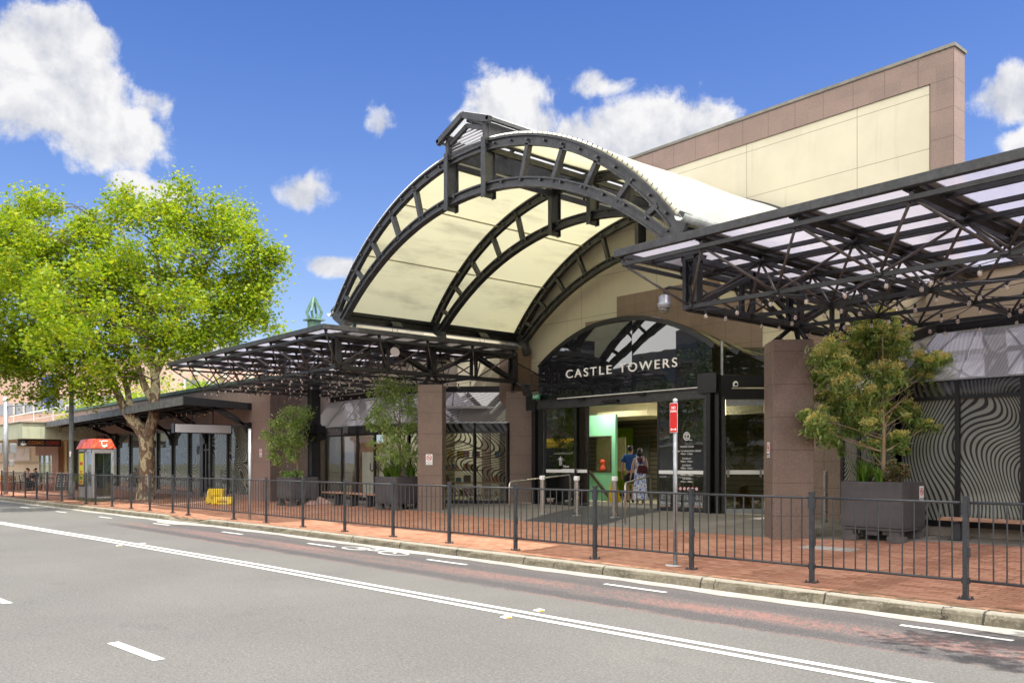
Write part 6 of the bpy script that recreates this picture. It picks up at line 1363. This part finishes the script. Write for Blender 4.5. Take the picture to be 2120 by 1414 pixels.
# no stopping pole
x, y, _ = atz(1398, 1170, 13.35); t = thing('sign_pole', 'galvanised pole with a narrow red no stopping sign, standing behind the fence', 'sign', (x, y, 0)); b = MB(); b.tube([(x, y, -.05), (x, y, 2.55)], .034, 14); b.build('pole', galv, t, smooth=True); b = MB(); b.lathe((x, y, 2.55), [(.036, 0), (.036, .03), (.01, .045)], 12); b.brk(); b.lathe((x, y, 0), [(.16, 0), (.16, .01)], 12); b.build('cap', sign_white, t)
sy = rad(8); nvec = Vector((math.sin(sy), -math.cos(sy), 0)); c_ = Vector((x, y, 2.29)) + nvec * .045
b = MB(); b.box(tuple(c_), (.136, .006, .46), sy); pl = b.build('plate', sign_white, t, bevel=.002); b = MB(); b.box(tuple(c_ + nvec * .0045), (.125, .003, .447), sy); b.build('face', sign_red, t)
q = c_ + nvec * .007
text('lettering', 'NO', white_letter, t, (q.x, q.y, q.z + .135), .06, (rad(90), 0, sy), .001, 'CENTER', bold=.001).scale = (.75, 1, 1); text('lettering', 'STOPPING', white_letter, t, (q.x, q.y, q.z + .085), .045, (rad(90), 0, sy), .001, 'CENTER', bold=.001).scale = (.52, 1, 1)
b = MB(); rv = Vector((math.cos(sy), math.sin(sy), 0)); z0_ = Vector((0, 0, -.18)); b.bar(q + rv * -.03 + z0_, q + rv * .03 + z0_, .002, .013)
for s in (-1, 1): b.prism([q + rv * s * .055 + z0_, q + rv * s * .028 + z0_ + Vector((0, 0, .022)), q + rv * s * .028 + z0_ - Vector((0, 0, .022))], nvec * .001)
b.build('arrow', white_letter, t)
x, y, _ = atz(517, 1075, 23.9); t = thing('bare_pole', 'bare galvanised pole behind the fence before the far planter', 'pole', (x, y, 0)); b = MB(); b.tube([(x, y, -.05), (x, y, 2.5)], .043, 14); b.build('shaft', galv, t, smooth=True); b = MB(); b.lathe((x, y, 2.5), [(.046, 0), (.046, .03), (.01, .04)], 12); b.brk(); b.bar((x - .05, y, 1.72), (x - .05, y, 2.0), .02, .02); b.build('cap', galv, t)
x, y, _ = atz(148, 1035, 36.4); t = thing('lamp_post', 'tall gray lamp post beside the phone booth, its top lost in leaves', 'lamp post', (x, y, 0)); b = MB(); b.tube([(x, y, -.1), (x, y, .8), (x, y, .82), (x, y, 8.2)], [.13, .13, .10, .075], 14); b.build('shaft', mat('lamp_gray', (.17, .18, .19), .5, .2, .3, 5, streak=.3), t, smooth=True); b = MB(); b.tube([(x, y, 8.2), (x + .2, y - .4, 8.5), (x + .4, y - 1.4, 8.6)], .04, 8); b.build('arm', galv, t); b = MB(); b.box((x + .44, y - 1.6, 8.6), (.25, .6, .1)); b.build('lantern', galv, t, bevel=.02); b = MB(); b.box((x + .09, y - .075, 1.95), (.05, .05, .22)); b.build('sticker', sign_white, t)
x, y, _ = atz(12, 1016, 43.2); t = thing('signal_pole', 'white capped street pole with a side arm at the left edge', 'pole', (x, y, 0)); b = MB(); b.tube([(x, y, 0), (x, y, 4.7)], .11, 14); b.build('shaft', galv, t, smooth=True); b = MB(); b.lathe((x, y, 4.7), [(.13, 0), (.13, .12), (.08, .17)], 12); b.build('cap', sign_white, t); b = MB(); b.tube([(x, y, 4.42), (x + 1.8, y + 1.2, 4.5)], .04, 8); b.build('arm', galv, t); b = MB()
for s in (-.28, .28): b.box((x + s * .7, y + s, 2.3), (.3, .3, .5))
b.box((x + .25, y + .2, 1.55), (.22, .2, .3)); b.build('control_box', galv, t, bevel=.02)

# phone booth
bx0, by0 = -37.55, 9.95; bx1 = -39.6; by1 = 10.78; t = thing('phone_booth', 'glass and silver phone booth with a red roof and a yellow poster end', 'phone booth', ((bx0 + bx1) / 2, (by0 + by1) / 2, 0)); alu = mat('booth_aluminium', (.52, .53, .54), .4, .4, .15, 4); red_roof = mat('booth_red', (.75, .10, .03), .3, 0, .12, 2)
b = MB(); b.b2(bx1 - .05, bx0 + .05, by0 - .05, by1 + .05, -.05, .13); b.build('slab', mat('mossy_slab', (.12, .13, .06), .9, 0, .4, 6), t)
b = MB()
for x in (bx1 + .04, bx1 + 1.0, bx1 + 1.18, bx0 - .06):
    for y in (by0 + .05, by1 - .05): b.b2(x - .07, x + .07, y - .05, y + .05, .12, 2.14)
b.b2(bx1, bx0, by0, by0 + .1, 2.02, 2.16); b.b2(bx1, bx0, by1 - .1, by1, 2.02, 2.16); b.b2(bx0 - .1, bx0, by0, by1, 1.98, 2.16); b.b2(bx0 - .1, bx0, by0, by1, .12, .2); b.b2(bx1, bx1 + .08, by0, by1, .12, 2.16); b.b2(bx1, bx1 + 1.0, by0 + .02, by0 + .06, .12, .62); b.b2(bx1 + 1.2, bx0, by0 + .02, by0 + .06, .12, .62); b.build('frame', alu, t, bevel=.01)
b = MB(); b.b2(bx1 + 1.24, bx0 - .12, by0 + .03, by0 + .045, .62, 2.02); b.b2(bx0 - .05, bx0 - .035, by0 + .1, by1 - .1, .2, 1.98); b.b2(bx1 + 1.2, bx0, by1 - .05, by1 - .035, .2, 2.0); b.build('glazing', booth_glass, t)
b = MB(); b.b2(bx1 + .1, bx1 + .95, by0 - .012, by0 + .02, .6, 2.06); b.build('poster_frame', ink_black, t); b = MB(); b.b2(bx1 + .17, bx1 + .88, by0 - .018, by0 - .013, .68, 1.98); ps = b.build('poster', mat('poster_yellow', (.72, .66, .03), .5, 0, .15, 4), t); b = MB()
for z_, w_, m_ in ((1.55, .44, sign_red), (1.2, .3, mat('poster_orange', (.65, .2, .02))), (.95, .4, mat('poster_green', (.1, .18, .05))), (.78, .4, mat('poster_orange', (.65, .2, .02)))):
    b = MB(); b.box((bx1 + .52, by0 - .02, z_), (w_, .004, .13)); b.build('print', m_, ps)
b = MB(); b.b2(bx1 + 1.05, bx1 + 1.25, by0 + .15, by1 - .1, .15, 1.95); b.b2(bx1 + 1.3, bx1 + 1.5, by0 + .2, by1 - .2, .9, 1.6); b.build('phone_panel', mat('phone_gray', (.12, .13, .14), .4), t); b = MB(); b.tube([(bx1 + 1.55, by0 + .45, 1.3), (bx1 + 1.6, by0 + .42, 1.1), (bx1 + 1.6, by0 + .4, .9), (bx1 + 1.55, by0 + .5, .95)], .015, 6); b.box((bx1 + 1.56, by0 + .45, 1.32), (.06, .06, .22)); b.build('handset', ink_black, t)
b = MB(); e = .09; zz = 2.16
for (xa, xb) in ((bx1 - e, bx1 + .98), (bx1 + .98, bx0 + e)):
    lo = [(xa, by0 - e, zz), (xb, by0 - e, zz), (xb, by1 + e, zz), (xa, by1 + e, zz)]; mi = [(xa + .03, by0 - e + .03, zz + .06), (xb - .03, by0 - e + .03, zz + .06), (xb - .03, by1 + e - .03, zz + .06), (xa + .03, by1 + e - .03, zz + .06)]; up = [(xa + .14, by0 + .08, zz + .4), (xb - .14, by0 + .08, zz + .4), (xb - .14, by1 - .08, zz + .4), (xa + .14, by1 - .08, zz + .4)]
    V = lo + mi + up; b.add(V, [(3, 2, 1, 0), (8, 9, 10, 11)] + [(k_ * 4 + i, k_ * 4 + (i + 1) % 4, k_ * 4 + 4 + (i + 1) % 4, k_ * 4 + 4 + i) for k_ in (0, 1) for i in range(4)])
b.b2(bx1 + .2, bx0 - .2, by0 + .1, by1 - .1, zz + .2, zz + .41); rr = b.build('roof', red_roof, t, bevel=.03)
b = MB(); xq = bx0 + .03; yc = (by0 + by1) / 2 + .02
def em(y, z): return (xq - .26 * (z - .06) + .03, yc + y, zz + z)
b.add([em(-.16, .34), em(.16, .34), em(.16, .30), em(-.16, .30)], [(0, 1, 2, 3)]); pts = [(-.10, .27), (-.05, .27), (-.05, .18), (0, .14), (.07, .14), (.11, .20), (.14, .12), (.08, .07), (-.02, .07), (-.08, .12)]; b.add([em(*q) for q in pts], [tuple(range(10))]); b.build('emblem', white_letter, rr, recalc=False)
b = MB(); b.tube([(bx0 - .3, by1 - .3, .15), (bx0 - .3, by1 - .3, 2.0)], .03, 8); b.build('inner_post', galv, t)

# ------------------------------------------------------------------ cafe furniture
def chair(cx, cy, rz, m, label, group):
    t = thing('cafe_chair', label, 'chair', (cx, cy, 0), group); R2 = Matrix.Rotation(rz, 3, 'Z')
    def q(x, y, z): v = R2 @ Vector((x, y, 0)); return (cx + v.x, cy + v.y, z)
    b = MB(); b.box((cx, cy, .46), (.42, .42, .035), rz); b.build('seat', m, t, bevel=.01)
    for sx in (-1, 1):
        for sy_ in (-1, 1): b = MB(); b.tube([q(sx * .18, sy_ * .18, .45), q(sx * .22, sy_ * .22, 0)], .016, 6); b.build('leg', m, t)
    b = MB()
    for sx in (-1, 0, 1): b.tube([q(sx * .17, .19, .46), q(sx * .17, .25, .86)], .016, 6)
    b.tube([q(-.19, .25, .86), q(.19, .25, .86)], .02, 6); b.build('backrest', m, t)
pinkm = mat('pink_metal', (.58, .24, .26), .4, 0, .1, 5); dkm = mat('dark_chair', (.035, .037, .045), .5, 0, .2, 5)
def cp(px, py): z = EYE * FPX / (py - HY); return atz(px, py, z)[:2]
chair(*cp(103, 1018), .6, pinkm, 'pink metal cafe chair left of the chalk board', 'cafe chairs'); chair(*cp(113, 1017), -1.0, mat('red_metal', (.35, .09, .08), .4), 'dull red metal cafe chair nearest the chalk board', 'cafe chairs'); chair(*cp(90, 1017), 2.2, galv, 'pale gray metal cafe chair beside the pink chair', 'cafe chairs'); chair(*cp(40, 1014), .3, dkm, 'black cafe chair left of the seated people', 'cafe chairs'); chair(*cp(50, 1016), 2.9, dkm, 'black cafe chair under the person with bare forearms', 'cafe chairs'); chair(*cp(76, 1016), -.4, dkm, 'black cafe chair under the person in a long black coat', 'cafe chairs')
def table(px, py, label):
    x, y = cp(px, py); t = thing('cafe_table', label, 'table', (x, y, 0), 'cafe tables'); b = MB(); b.lathe((x, y, .72), [(.36, 0), (.36, .03)], 18); b.build('top', dkm, t); b = MB(); b.tube([(x, y, .02), (x, y, .72)], .03, 8); b.lathe((x, y, 0), [(.25, 0), (.22, .02), (.04, .05)], 14); b.build('pedestal', dkm, t)
table(63, 1016, 'black cafe table between the two seated people'); table(97, 1017, 'black cafe table beside the pink chair')
x, y = cp(130, 1018); t = thing('chalk_board', 'black chalk menu board in a timber frame beside the lamp post', 'board', (x, y, 0)); b = MB(); bd = Vector((.6543, .7562, 0)); bnv = Vector((.7562, -.6543, 0)); c0 = Vector((x, y, 0))
for s, nm in ((1, 'front'), (-1, 'rear')):
    b = MB(); lo = c0 + bnv * .28 * s; hi = c0 + Vector((0, 0, 1.05)) + bnv * .03 * s; b.prism([lo - bd * .33, lo + bd * .33, hi + bd * .33, hi - bd * .33], bnv * .03); b.build('board_leaf', timber, t)
lo = c0 + bnv * .27 + Vector((0, 0, .1)); hi = c0 + Vector((0, 0, .98)) + bnv * .045; b = MB(); b.prism([lo - bd * .28 + bnv * .02, lo + bd * .28 + bnv * .02, hi + bd * .28 + bnv * .02, hi - bd * .28 + bnv * .02], bnv * .012); b.build('slate', ink_black, t); b = MB()
for i in range(7):
    f = .25 + i * .1; p_ = lo.lerp(hi, f) + bnv * .034
    for k_ in range(3): u = -.2 + .16 * k_; b.bar(p_ + bd * u, p_ + bd * (u + RNG.uniform(.06, .13)), .004, .022)
b.build('chalk_marks', white_letter, t)
def flower_pot(px, py, label, m):
    x, y = cp(px, py); t = thing('flower_pot', label, 'flower pot', (x, y, 0)); b = MB(); b.lathe((x, y, 0), [(.17, 0), (.24, .42), (.26, .45), (.22, .45)], 14); b.build('pot', mat('terracotta', (.35, .13, .07), .7), t); rg = np.random.default_rng(int(px)); leaf_mesh('flowers', clump_points(rg, (x, y, .65), (.34, .34, .28), 260, .1), .09, m, t, 'oval', .2, seed=int(px))
orange_leaf = leaf_mat('orange_flower', [(0, (.06, .14, .02)), (.5, (.5, .12, .02)), (1, (.6, .35, .03))], .3)
flower_pot(4, 1015, 'pot of orange flowers at the left edge of the photo', orange_leaf); flower_pot(23, 1015, 'pot of orange and green flowers behind the fence near the left edge', orange_leaf); flower_pot(156, 1016, 'terracotta pot of green leaves between lamp post and phone booth', dark_leaf)
# ------------------------------------------------------------------ people
skin_m = mat('skin', (.42, .24, .17), .55, 0, .12, 6); skin_light = mat('fair_skin', (.52, .31, .23), .55, 0, .1, 6); hair_dark = mat('dark_hair', (.012, .009, .008), .5, 0, .3, 20)
def skinned(name, V, E, R, m, parent, levels=2, root=0, loc=None):
    """continuous body grown round a jointed skeleton (vertices, edges, radii)"""
    me = bpy.data.meshes.new(name); o = bpy.data.objects.new(name, me); off = Vector((0, 0, 0)); p = parent
    while p is not None: off += p.location; p = p.parent
    if loc is not None: o.location = loc; off = Vector(loc)
    me.from_pydata([tuple(Vector(v) - off) for v in V], E, []); COL.objects.link(o); o.parent = parent
    sk = o.modifiers.new('skin', 'SKIN'); sk.use_smooth_shade = True; lay = me.skin_vertices[0].data if me.skin_vertices else None
    if lay is None:
        bpy.context.view_layer.objects.active = o; bpy.ops.mesh.customdata_skin_add(); lay = me.skin_vertices[0].data
    for i, r in enumerate(R): lay[i].radius = (r, r) if not isinstance(r, tuple) else r; lay[i].use_root = (i == root)
    ss = o.modifiers.new('sub', 'SUBSURF'); ss.levels = levels; ss.render_levels = levels; me.materials.append(m); return o
def person(label, base, face, H, J, skin, group=None):
    """J: joint name -> (right, forward, up) as fractions of height; body as one mesh"""
    f = Vector((math.cos(face), math.sin(face), 0)); r = Vector((f.y, -f.x, 0)); B = Vector(base)
    W_ = lambda q: B + (r * q[0] + f * q[1] + Vector((0, 0, q[2]))) * H
    V, E, R, idx = [], [], [], {}
    def add(n, q, rad_, par=None):
        idx[n] = len(V); V.append(W_(q)); R.append(rad_ * H)
        if par is not None: E.append((idx[par], idx[n]))
    add('pelvis', J['pelvis'], .062); add('waist', J['waist'], .064, 'pelvis'); add('chest', J['chest'], .078, 'waist'); add('neck0', J['neck'], .040, 'chest')
    hd = J['head']; add('neck1', (hd[0], hd[1] - .004, hd[2] - .072), .031, 'neck0'); add('jaw', (hd[0], hd[1] + .012, hd[2] - .035), .043, 'neck1'); add('skull', hd, .056, 'jaw'); add('crown', (hd[0], hd[1] - .006, hd[2] + .036), .044, 'skull'); add('nose', (hd[0], hd[1] + .062, hd[2] - .012), .010, 'jaw')
    for s, k in ((-1, 'l'), (1, 'r')):
        add('sh' + k, J['sh' + k], .034, 'chest'); add('el' + k, J['el' + k], .024, 'sh' + k); add('wr' + k, J['wr' + k], .016, 'el' + k); w = Vector(J['wr' + k]); d = (w - Vector(J['el' + k])).normalized(); add('pa' + k, tuple(w + d * .035), .019, 'wr' + k)
        pa = w + d * .035; side = Vector((0, 1, 0)); side = (side - d * side.dot(d)).normalized(); inn = Vector((-s, 0, 0))
        for i, (o_, l_) in enumerate(((-.017, .036), (-.006, .042), (.006, .044), (.017, .040))):
            a1 = pa + d * (.016) + side * o_; add('f%s%d' % (k, i), tuple(a1), .0075, 'pa' + k); add('g%s%d' % (k, i), tuple(a1 + d * l_ * .55 + inn * .004), .0055, 'f%s%d' % (k, i)); add('h%s%d' % (k, i), tuple(a1 + d * l_ * .9 + inn * .012), .0045, 'g%s%d' % (k, i))
        t1 = w + d * .018 + side * .020; add('t0' + k, tuple(t1), .007, 'pa' + k); add('t1' + k, tuple(t1 + d * .024 + side * .008 + inn * .006), .0055, 't0' + k)
        add('hp' + k, J['hp' + k], .052, 'pelvis'); add('kn' + k, J['kn' + k], .035, 'hp' + k); kn, an = Vector(J['kn' + k]), Vector(J['an' + k]); cf_ = kn.lerp(an, .32); add('cf' + k, (cf_.x, cf_.y - .008, cf_.z), .033, 'kn' + k); add('an' + k, J['an' + k], .020, 'cf' + k); a = J['an' + k]; td = J.get('to' + k, (0, .075, -.022)); add('to' + k, (a[0] + td[0], a[1] + td[1], a[2] + td[2]), .017, 'an' + k)
    o = skinned('person', V, E, R, skin, None, 2, 0, base); tag(o, label, 'person', group); return o, W_
def garment(name, W_, H, pts, E, R, m, parent, lv=2): return skinned(name, [W_(p) for p in pts], E, [x * H for x in R], m, parent, lv, 0)
def shoes(o, W_, H, J, m):
    for k in 'lr':
        a = J['an' + k]; td = J.get('to' + k, (0, .075, -.022)); h = skinned('shoe', [W_((a[0], a[1] - .018, a[2] - .012)), W_((a[0] + td[0] * .5, a[1] + td[1] * .5, a[2] + td[2] * .8)), W_((a[0] + td[0] * 1.15, a[1] + td[1] * 1.15, a[2] + td[2] * 1.05))], [(0, 1), (1, 2)], [.024 * H, .023 * H, .019 * H], m, o, 1)
walkJ = dict(pelvis=(0, 0, .535), waist=(0, .005, .61), chest=(0, .01, .735), neck=(0, .012, .825), head=(0, .03, .925), shl=(-.105, .01, .800), shr=(.105, .01, .800), ell=(-.135, -.03, .625), elr=(.13, .02, .625), wrl=(-.14, .0, .485), wrr=(.125, .08, .49), hpl=(-.05, 0, .50), hpr=(.05, 0, .50), knl=(-.052, .04, .285), knr=(.052, -.01, .285), anl=(-.05, .07, .045), anr=(.05, -.10, .06), tor=(0, .065, -.035))
face = math.atan2(.80, -.60)
mx_, my_, _ = atz(1305, 1043, 26.2); zf = .36; H = 1.78
man, Wm = person('man in a blue T-shirt and black shorts walking in through the doors', (mx_, my_, zf), face, H, walkJ, skin_m)
blue = mat('blue_cotton', (.015, .075, .26), .85, 0, .2, 8); blk = mat('black_cotton', (.012, .012, .016), .85, 0, .2, 8)
garment('tshirt', Wm, H, [(0, .005, .53), (0, .006, .60), (0, .01, .72), (0, .012, .80), (-.095, .01, .795), (-.13, -.018, .69), (.095, .01, .795), (.125, .015, .69)], [(0, 1), (1, 2), (2, 3), (2, 4), (4, 5), (2, 6), (6, 7)], [.084, .083, .090, .05, .052, .042, .052, .042], blue, man)
garment('shorts', Wm, H, [(0, 0, .545), (0, 0, .515), (-.053, .005, .47), (-.055, .036, .315), (.053, 0, .47), (.055, -.008, .315)], [(0, 1), (1, 2), (2, 3), (1, 4), (4, 5)], [.078, .076, .066, .054, .066, .054], blk, man)
garment('hair', Wm, H, [(0, .012, .985), (0, -.004, .955), (0, -.02, .915), (0, -.022, .885)], [(0, 1), (1, 2), (2, 3)], [.034, .056, .050, .032], hair_dark, man); shoes(man, Wm, H, walkJ, blk)
garment('wristband', Wm, H, [(-.140, -.004, .50), (-.1403, -.001, .488)], [(0, 1)], [.019, .019], blk, man, 1)
wx_, wy_, _ = atz(1325, 1045, 25.6); H2 = 1.68
wJ = dict(walkJ); wJ.update(shl=(-.095, .01, .80), shr=(.095, .01, .80), ell=(-.135, -.02, .63), wrl=(-.16, -.01, .50), elr=(.125, .0, .63), wrr=(.10, .085, .56), anl=(-.04, -.06, .055), anr=(.045, .06, .045), tol=(0, .06, -.035), tor=(0, .07, -.02), knl=(-.045, -.005, .285), knr=(.045, .03, .285))
wom, Ww = person('woman in a blue and white patterned maxi dress with long red tipped hair', (wx_, wy_, zf), face, H2, wJ, skin_light)
def dress_mat():
    m, N, L, out = nodes('floral_cotton'); p = N.new('ShaderNodeBsdfPrincipled'); L.new(p.outputs[0], out.inputs[0]); v = coords(N, True); n1 = noise_n(N, L, v, 13, 4, .6, None, 1.4); n2 = noise_n(N, L, v, 9, 3, .6, None, .8)
    c = mixc(N, L, ramp(N, L, n1, .50, .55), (.72, .74, .80), (.10, .17, .55)); c = mixc(N, L, ramp(N, L, n2, .60, .63), c, (.30, .40, .72)); L.new(c, p.inputs['Base Color']); p.inputs['Roughness'].default_value = .85; return m
dm_ = dress_mat(); b = MB(); rings = []; nn = 40
for z, rx_, ry_ in ((.80, .085, .06), (.76, .092, .068), (.70, .085, .066), (.64, .073, .058), (.57, .090, .075), (.50, .102, .086), (.40, .104, .094), (.28, .112, .108), (.16, .122, .122), (.085, .13, .132)):
    k = max(0, (.6 - z) / .5); rings.append([tuple(Ww(((rx_ * (1 + .10 * k * math.sin(7 * a + z * 5))) * math.cos(a), .006 + (ry_ * (1 + .12 * k * math.sin(6 * a + 1 + z * 4))) * math.sin(a), z + .012 * k * math.sin(3 * a)))) for a in np.linspace(0, 2 * math.pi, nn, endpoint=False)])
b.add([p for r_ in rings for p in r_], [(i * nn + j, i * nn + (j + 1) % nn, (i + 1) * nn + (j + 1) % nn, (i + 1) * nn + j) for i in range(len(rings) - 1) for j in range(nn)]); b.build('dress', dm_, wom, smooth=True)
b = MB()
for s in (-1, 1): b.tube([Ww((s * .055, -.055, .79)), Ww((s * .06, -.03, .845)), Ww((s * .06, .02, .85)), Ww((s * .055, .06, .79))], .006 * H2, 6)
b.build('strap', dm_, wom)
garment('hair', Ww, H2, [(0, .014, .985), (0, -.006, .95), (0, -.028, .90), (0, -.05, .84)], [(0, 1), (1, 2), (2, 3)], [.034, .058, .056, .056], hair_dark, wom)
garment('hair_tips', Ww, H2, [(0, -.052, .845), (.005, -.066, .78), (.008, -.07, .715)], [(0, 1), (1, 2)], [.055, .058, .034], mat('red_hair', (.10, .018, .03), .5, 0, .3, 25), wom); shoes(wom, Ww, H2, wJ, mat('tan_sandal', (.40, .27, .17), .6))
bagm = mat('burgundy_leather', (.075, .016, .02), .35, 0, .2, 8); bl_ = Ww((.10, -.09, .60)); t = thing('shoulder_bag', 'burgundy leather shoulder bag on the woman in the patterned dress', 'bag', bl_)
c4 = [Ww(q) for q in ((-.05, -.10, .555), (.15, -.06, .53), (.135, -.06, .67), (-.02, -.095, .69))]; fdir = (Ww((0, 1, 0)) - Ww((0, 0, 0))).normalized() * .09; b = MB(); b.prism(c4, -fdir); b.build('body', bagm, t, bevel=.02); b = MB()
for s in (0, .03): b.tube([Ww((-.015, -.10 - s, .68)), Ww((.05, -.07 - s, .80)), Ww((.085, .0, .845)), Ww((.12, -.04, .74)), Ww((.13, -.07 - s, .665))], .008, 6)
b.build('handle', bagm, t)
# two people at the cafe tables
sitJ = dict(pelvis=(0, 0, .30), waist=(0, .0, .375), chest=(0, .01, .50), neck=(0, .015, .59), head=(0, .035, .69), shl=(-.10, .01, .565), shr=(.10, .01, .565), ell=(-.125, .06, .41), elr=(.125, .06, .41), wrl=(-.08, .18, .42), wrr=(.08, .18, .42), hpl=(-.05, .03, .29), hpr=(.05, .03, .29), knl=(-.055, .25, .285), knr=(.055, .25, .285), anl=(-.055, .25, .045), anr=(.055, .27, .045))
for (px, py, fc, lab, cm, long_) in ((57, 1016, 2.4, 'person in black with bare forearms seated at the cafe, nearer the left edge', blk, 0), (74, 1016, 3.9, 'person in a long black coat seated at the cafe, beside the pale gray chair', blk, 1)):
    x, y = cp(px, py); Hs = 1.72; o, Wp = person(lab, (x, y, 0), fc, Hs, sitJ, skin_m)
    garment('top', Wp, Hs, [(0, 0, .29), (0, .005, .40), (0, .01, .50), (0, .012, .57), (-.095, .01, .56), (-.12, .04, .45), (.095, .01, .56), (.12, .04, .45)] + ([(-.09, .15, .42), (.09, .15, .42)] if long_ else []), [(0, 1), (1, 2), (2, 3), (2, 4), (4, 5), (2, 6), (6, 7)] + ([(5, 8), (7, 9)] if long_ else []), [.078, .078, .085, .045, .046, .036, .046, .036] + ([.028, .028] if long_ else []), cm, o)
    garment('trousers', Wp, Hs, [(0, 0, .30), (-.052, .05, .29), (-.056, .25, .288), (-.056, .255, .08), (.052, .05, .29), (.056, .25, .288), (.056, .268, .08)], [(0, 1), (1, 2), (2, 3), (0, 4), (4, 5), (5, 6)], [.072, .06, .046, .036, .06, .046, .036], mat('dark_denim', (.03, .035, .05), .85), o); garment('hair', Wp, Hs, [(0, .018, .75), (0, 0, .72), (0, -.015, .68)], [(0, 1), (1, 2)], [.033, .055, .045], hair_dark, o); shoes(o, Wp, Hs, sitJ, blk)

# ------------------------------------------------------------------ far side of the street: only seen mirrored in the glass
street_leaf = leaf_mat('street_tree_leaf', [(0, (.02, .05, .012)), (.6, (.05, .09, .02)), (1, (.09, .13, .03))], .3)
def street_tree(x, y, h, w, seed, label):
    rg = np.random.default_rng(seed); t = thing('street_tree', label, 'tree', (x, y, 0), 'street trees mirrored in the glass'); b = MB(); limb(b, [(x, y, 0), (x + .1, y, h * .35), (x, y + .1, h * .7)], .16, .05, 7)
    for k_ in range(6): a = k_ * 1.1; limb(b, [(x, y, h * .3), (x + math.cos(a) * w * .25, y + math.sin(a) * w * .25, h * .6), (x + math.cos(a) * w * .42, y + math.sin(a) * w * .42, h * .8)], .07, .02, 5)
    b.build('trunk', twig_bark, t); P = []
    for k_ in range(60): d = rg.normal(size=3); d /= np.linalg.norm(d); c = np.array([x, y, h * .64]) + d * rg.uniform(.3, 1) * np.array([w / 2, w / 2, h * .34]); P.append(clump_points(rg, c, (.6, .6, .5), 34, .2))
    leaf_mesh('crown', np.concatenate(P), .24, street_leaf, t, 'oval', .3, seed=seed)
for i, (x, y, h, w) in enumerate(((-44.5, -5.6, 9.5, 5.6), (-32, -5.8, 9.0, 5.6), (19, -5.6, 8.5, 5.0), (-58, -6.0, 9.0, 5.5))): street_tree(x, y, h, w, 70 + i, ['street tree across the road mirrored in the left sliding door', 'street tree across the road mirrored in the right sliding door', 'street tree across the road mirrored in the hinged doors', 'street tree across the road mirrored in the left shop glass'][i])
t = thing('yellow_bus', 'yellow bus across the road, mirrored in the left sliding door', 'bus', (-45, -6, 0)); yb = mat('bus_yellow', (.72, .50, .03), .35, 0, .08, 2); b = MB(); b.b2(-51, -39.2, -4.9 - 2.4, -4.9, .35, 1.25); b.b2(-51, -39.2, -4.9 - 2.4, -4.9, 2.55, 3.0); b.b2(-49, -41, -6.9, -5.3, 3.0, 3.2); b.b2(-51, -50.8, -7.3, -4.9, 1.25, 2.55); b.b2(-39.4, -39.2, -7.3, -4.9, 1.25, 2.55); b.build('body', yb, t, bevel=.06); b = MB(); b.b2(-50.8, -39.4, -7.2, -4.95, 1.25, 2.55); b.build('window_band', mall_glass, t)
for x in (-48.6, -41.6):
    b = MB(); b.tube([(x, -5.2, .46), (x, -4.88, .46)], .46, 20); w_ = b.build('wheel', ink_black, t)
b = MB(); b.b2(-44.2, -41.2, -4.95, -4.89, 1.0, 2.5); b.build('advert_panel', mat('advert_dark', (.02, .03, .02), .4), t)
t = thing('opposite_building', 'gray concrete commercial building across the road, mirrored in the glass', 'building', (0, -20, 0)); b = MB(); b.b2(-80, 75, -26, -17, 0, 11); b.build('wall', mat('gray_concrete', (.22, .215, .21), .8, 0, .2, .6, streak=.5), t)
for i in range(3):
    b = MB(); b.b2(-79.5, 74.5, -17.0, -16.94, 3.4 + i * 2.6, 4.6 + i * 2.6); b.build('window_strip', mall_glass, t); b = MB(); b.b2(-80, 75, -17.0, -16.3, 2.75 + i * 2.6, 3.0 + i * 2.6); b.build('ledge', mat('pale_ledge', (.4, .39, .37), .8), t)
for i, (x0, x1) in enumerate(((-54, -40), (-40, -22))):
    rg = np.random.default_rng(90 + i); t = thing('hedge', 'clipped green hedge along the far footpath, %s half' % ('western' if i == 0 else 'eastern'), 'hedge', ((x0 + x1) / 2, -3.6, 0)); b = MB(); b.b2(x0 + .2, x1 - .2, -3.8, -3.4, 0, .7); b.build('branch', twig_bark, t); leaf_mesh('leaves', np.stack([rg.uniform(x0, x1, 7000), rg.uniform(-4.05, -3.15, 7000), rg.uniform(.05, 1.05, 7000)], 1), .11, street_leaf, t, 'oval', .2, seed=90 + i)

# a street tree just beyond the right edge of the view: its shadow falls on the road at lower right
rg = np.random.default_rng(77); t = thing('street_tree', 'kerbside tree just beyond the right edge, known by its shadow on the road', 'tree', (1.6, 10.4, 0)); b = MB(); limb(b, [(1.6, 10.4, 0), (1.5, 10.3, 2.2), (1.0, 10.0, 4.2), (.4, 9.6, 5.6)], .13, .05, 8); limb(b, [(1.4, 10.2, 2.6), (.6, 9.4, 4.4), (-.4, 8.9, 5.6)], .07, .03, 6); b.build('trunk', plane_bark, t); P = []
for k_ in range(44): d = rg.normal(size=3); d /= np.linalg.norm(d); c = np.array([.2, 9.3, 5.9]) + d * rg.uniform(.3, 1) * np.array([1.7, 1.6, 1.3]); P.append(clump_points(rg, c, (.4, .4, .3), 22, .2))
leaf_mesh('crown', np.concatenate(P), .16, plane_leaf, t, 'maple', .3, seed=77)
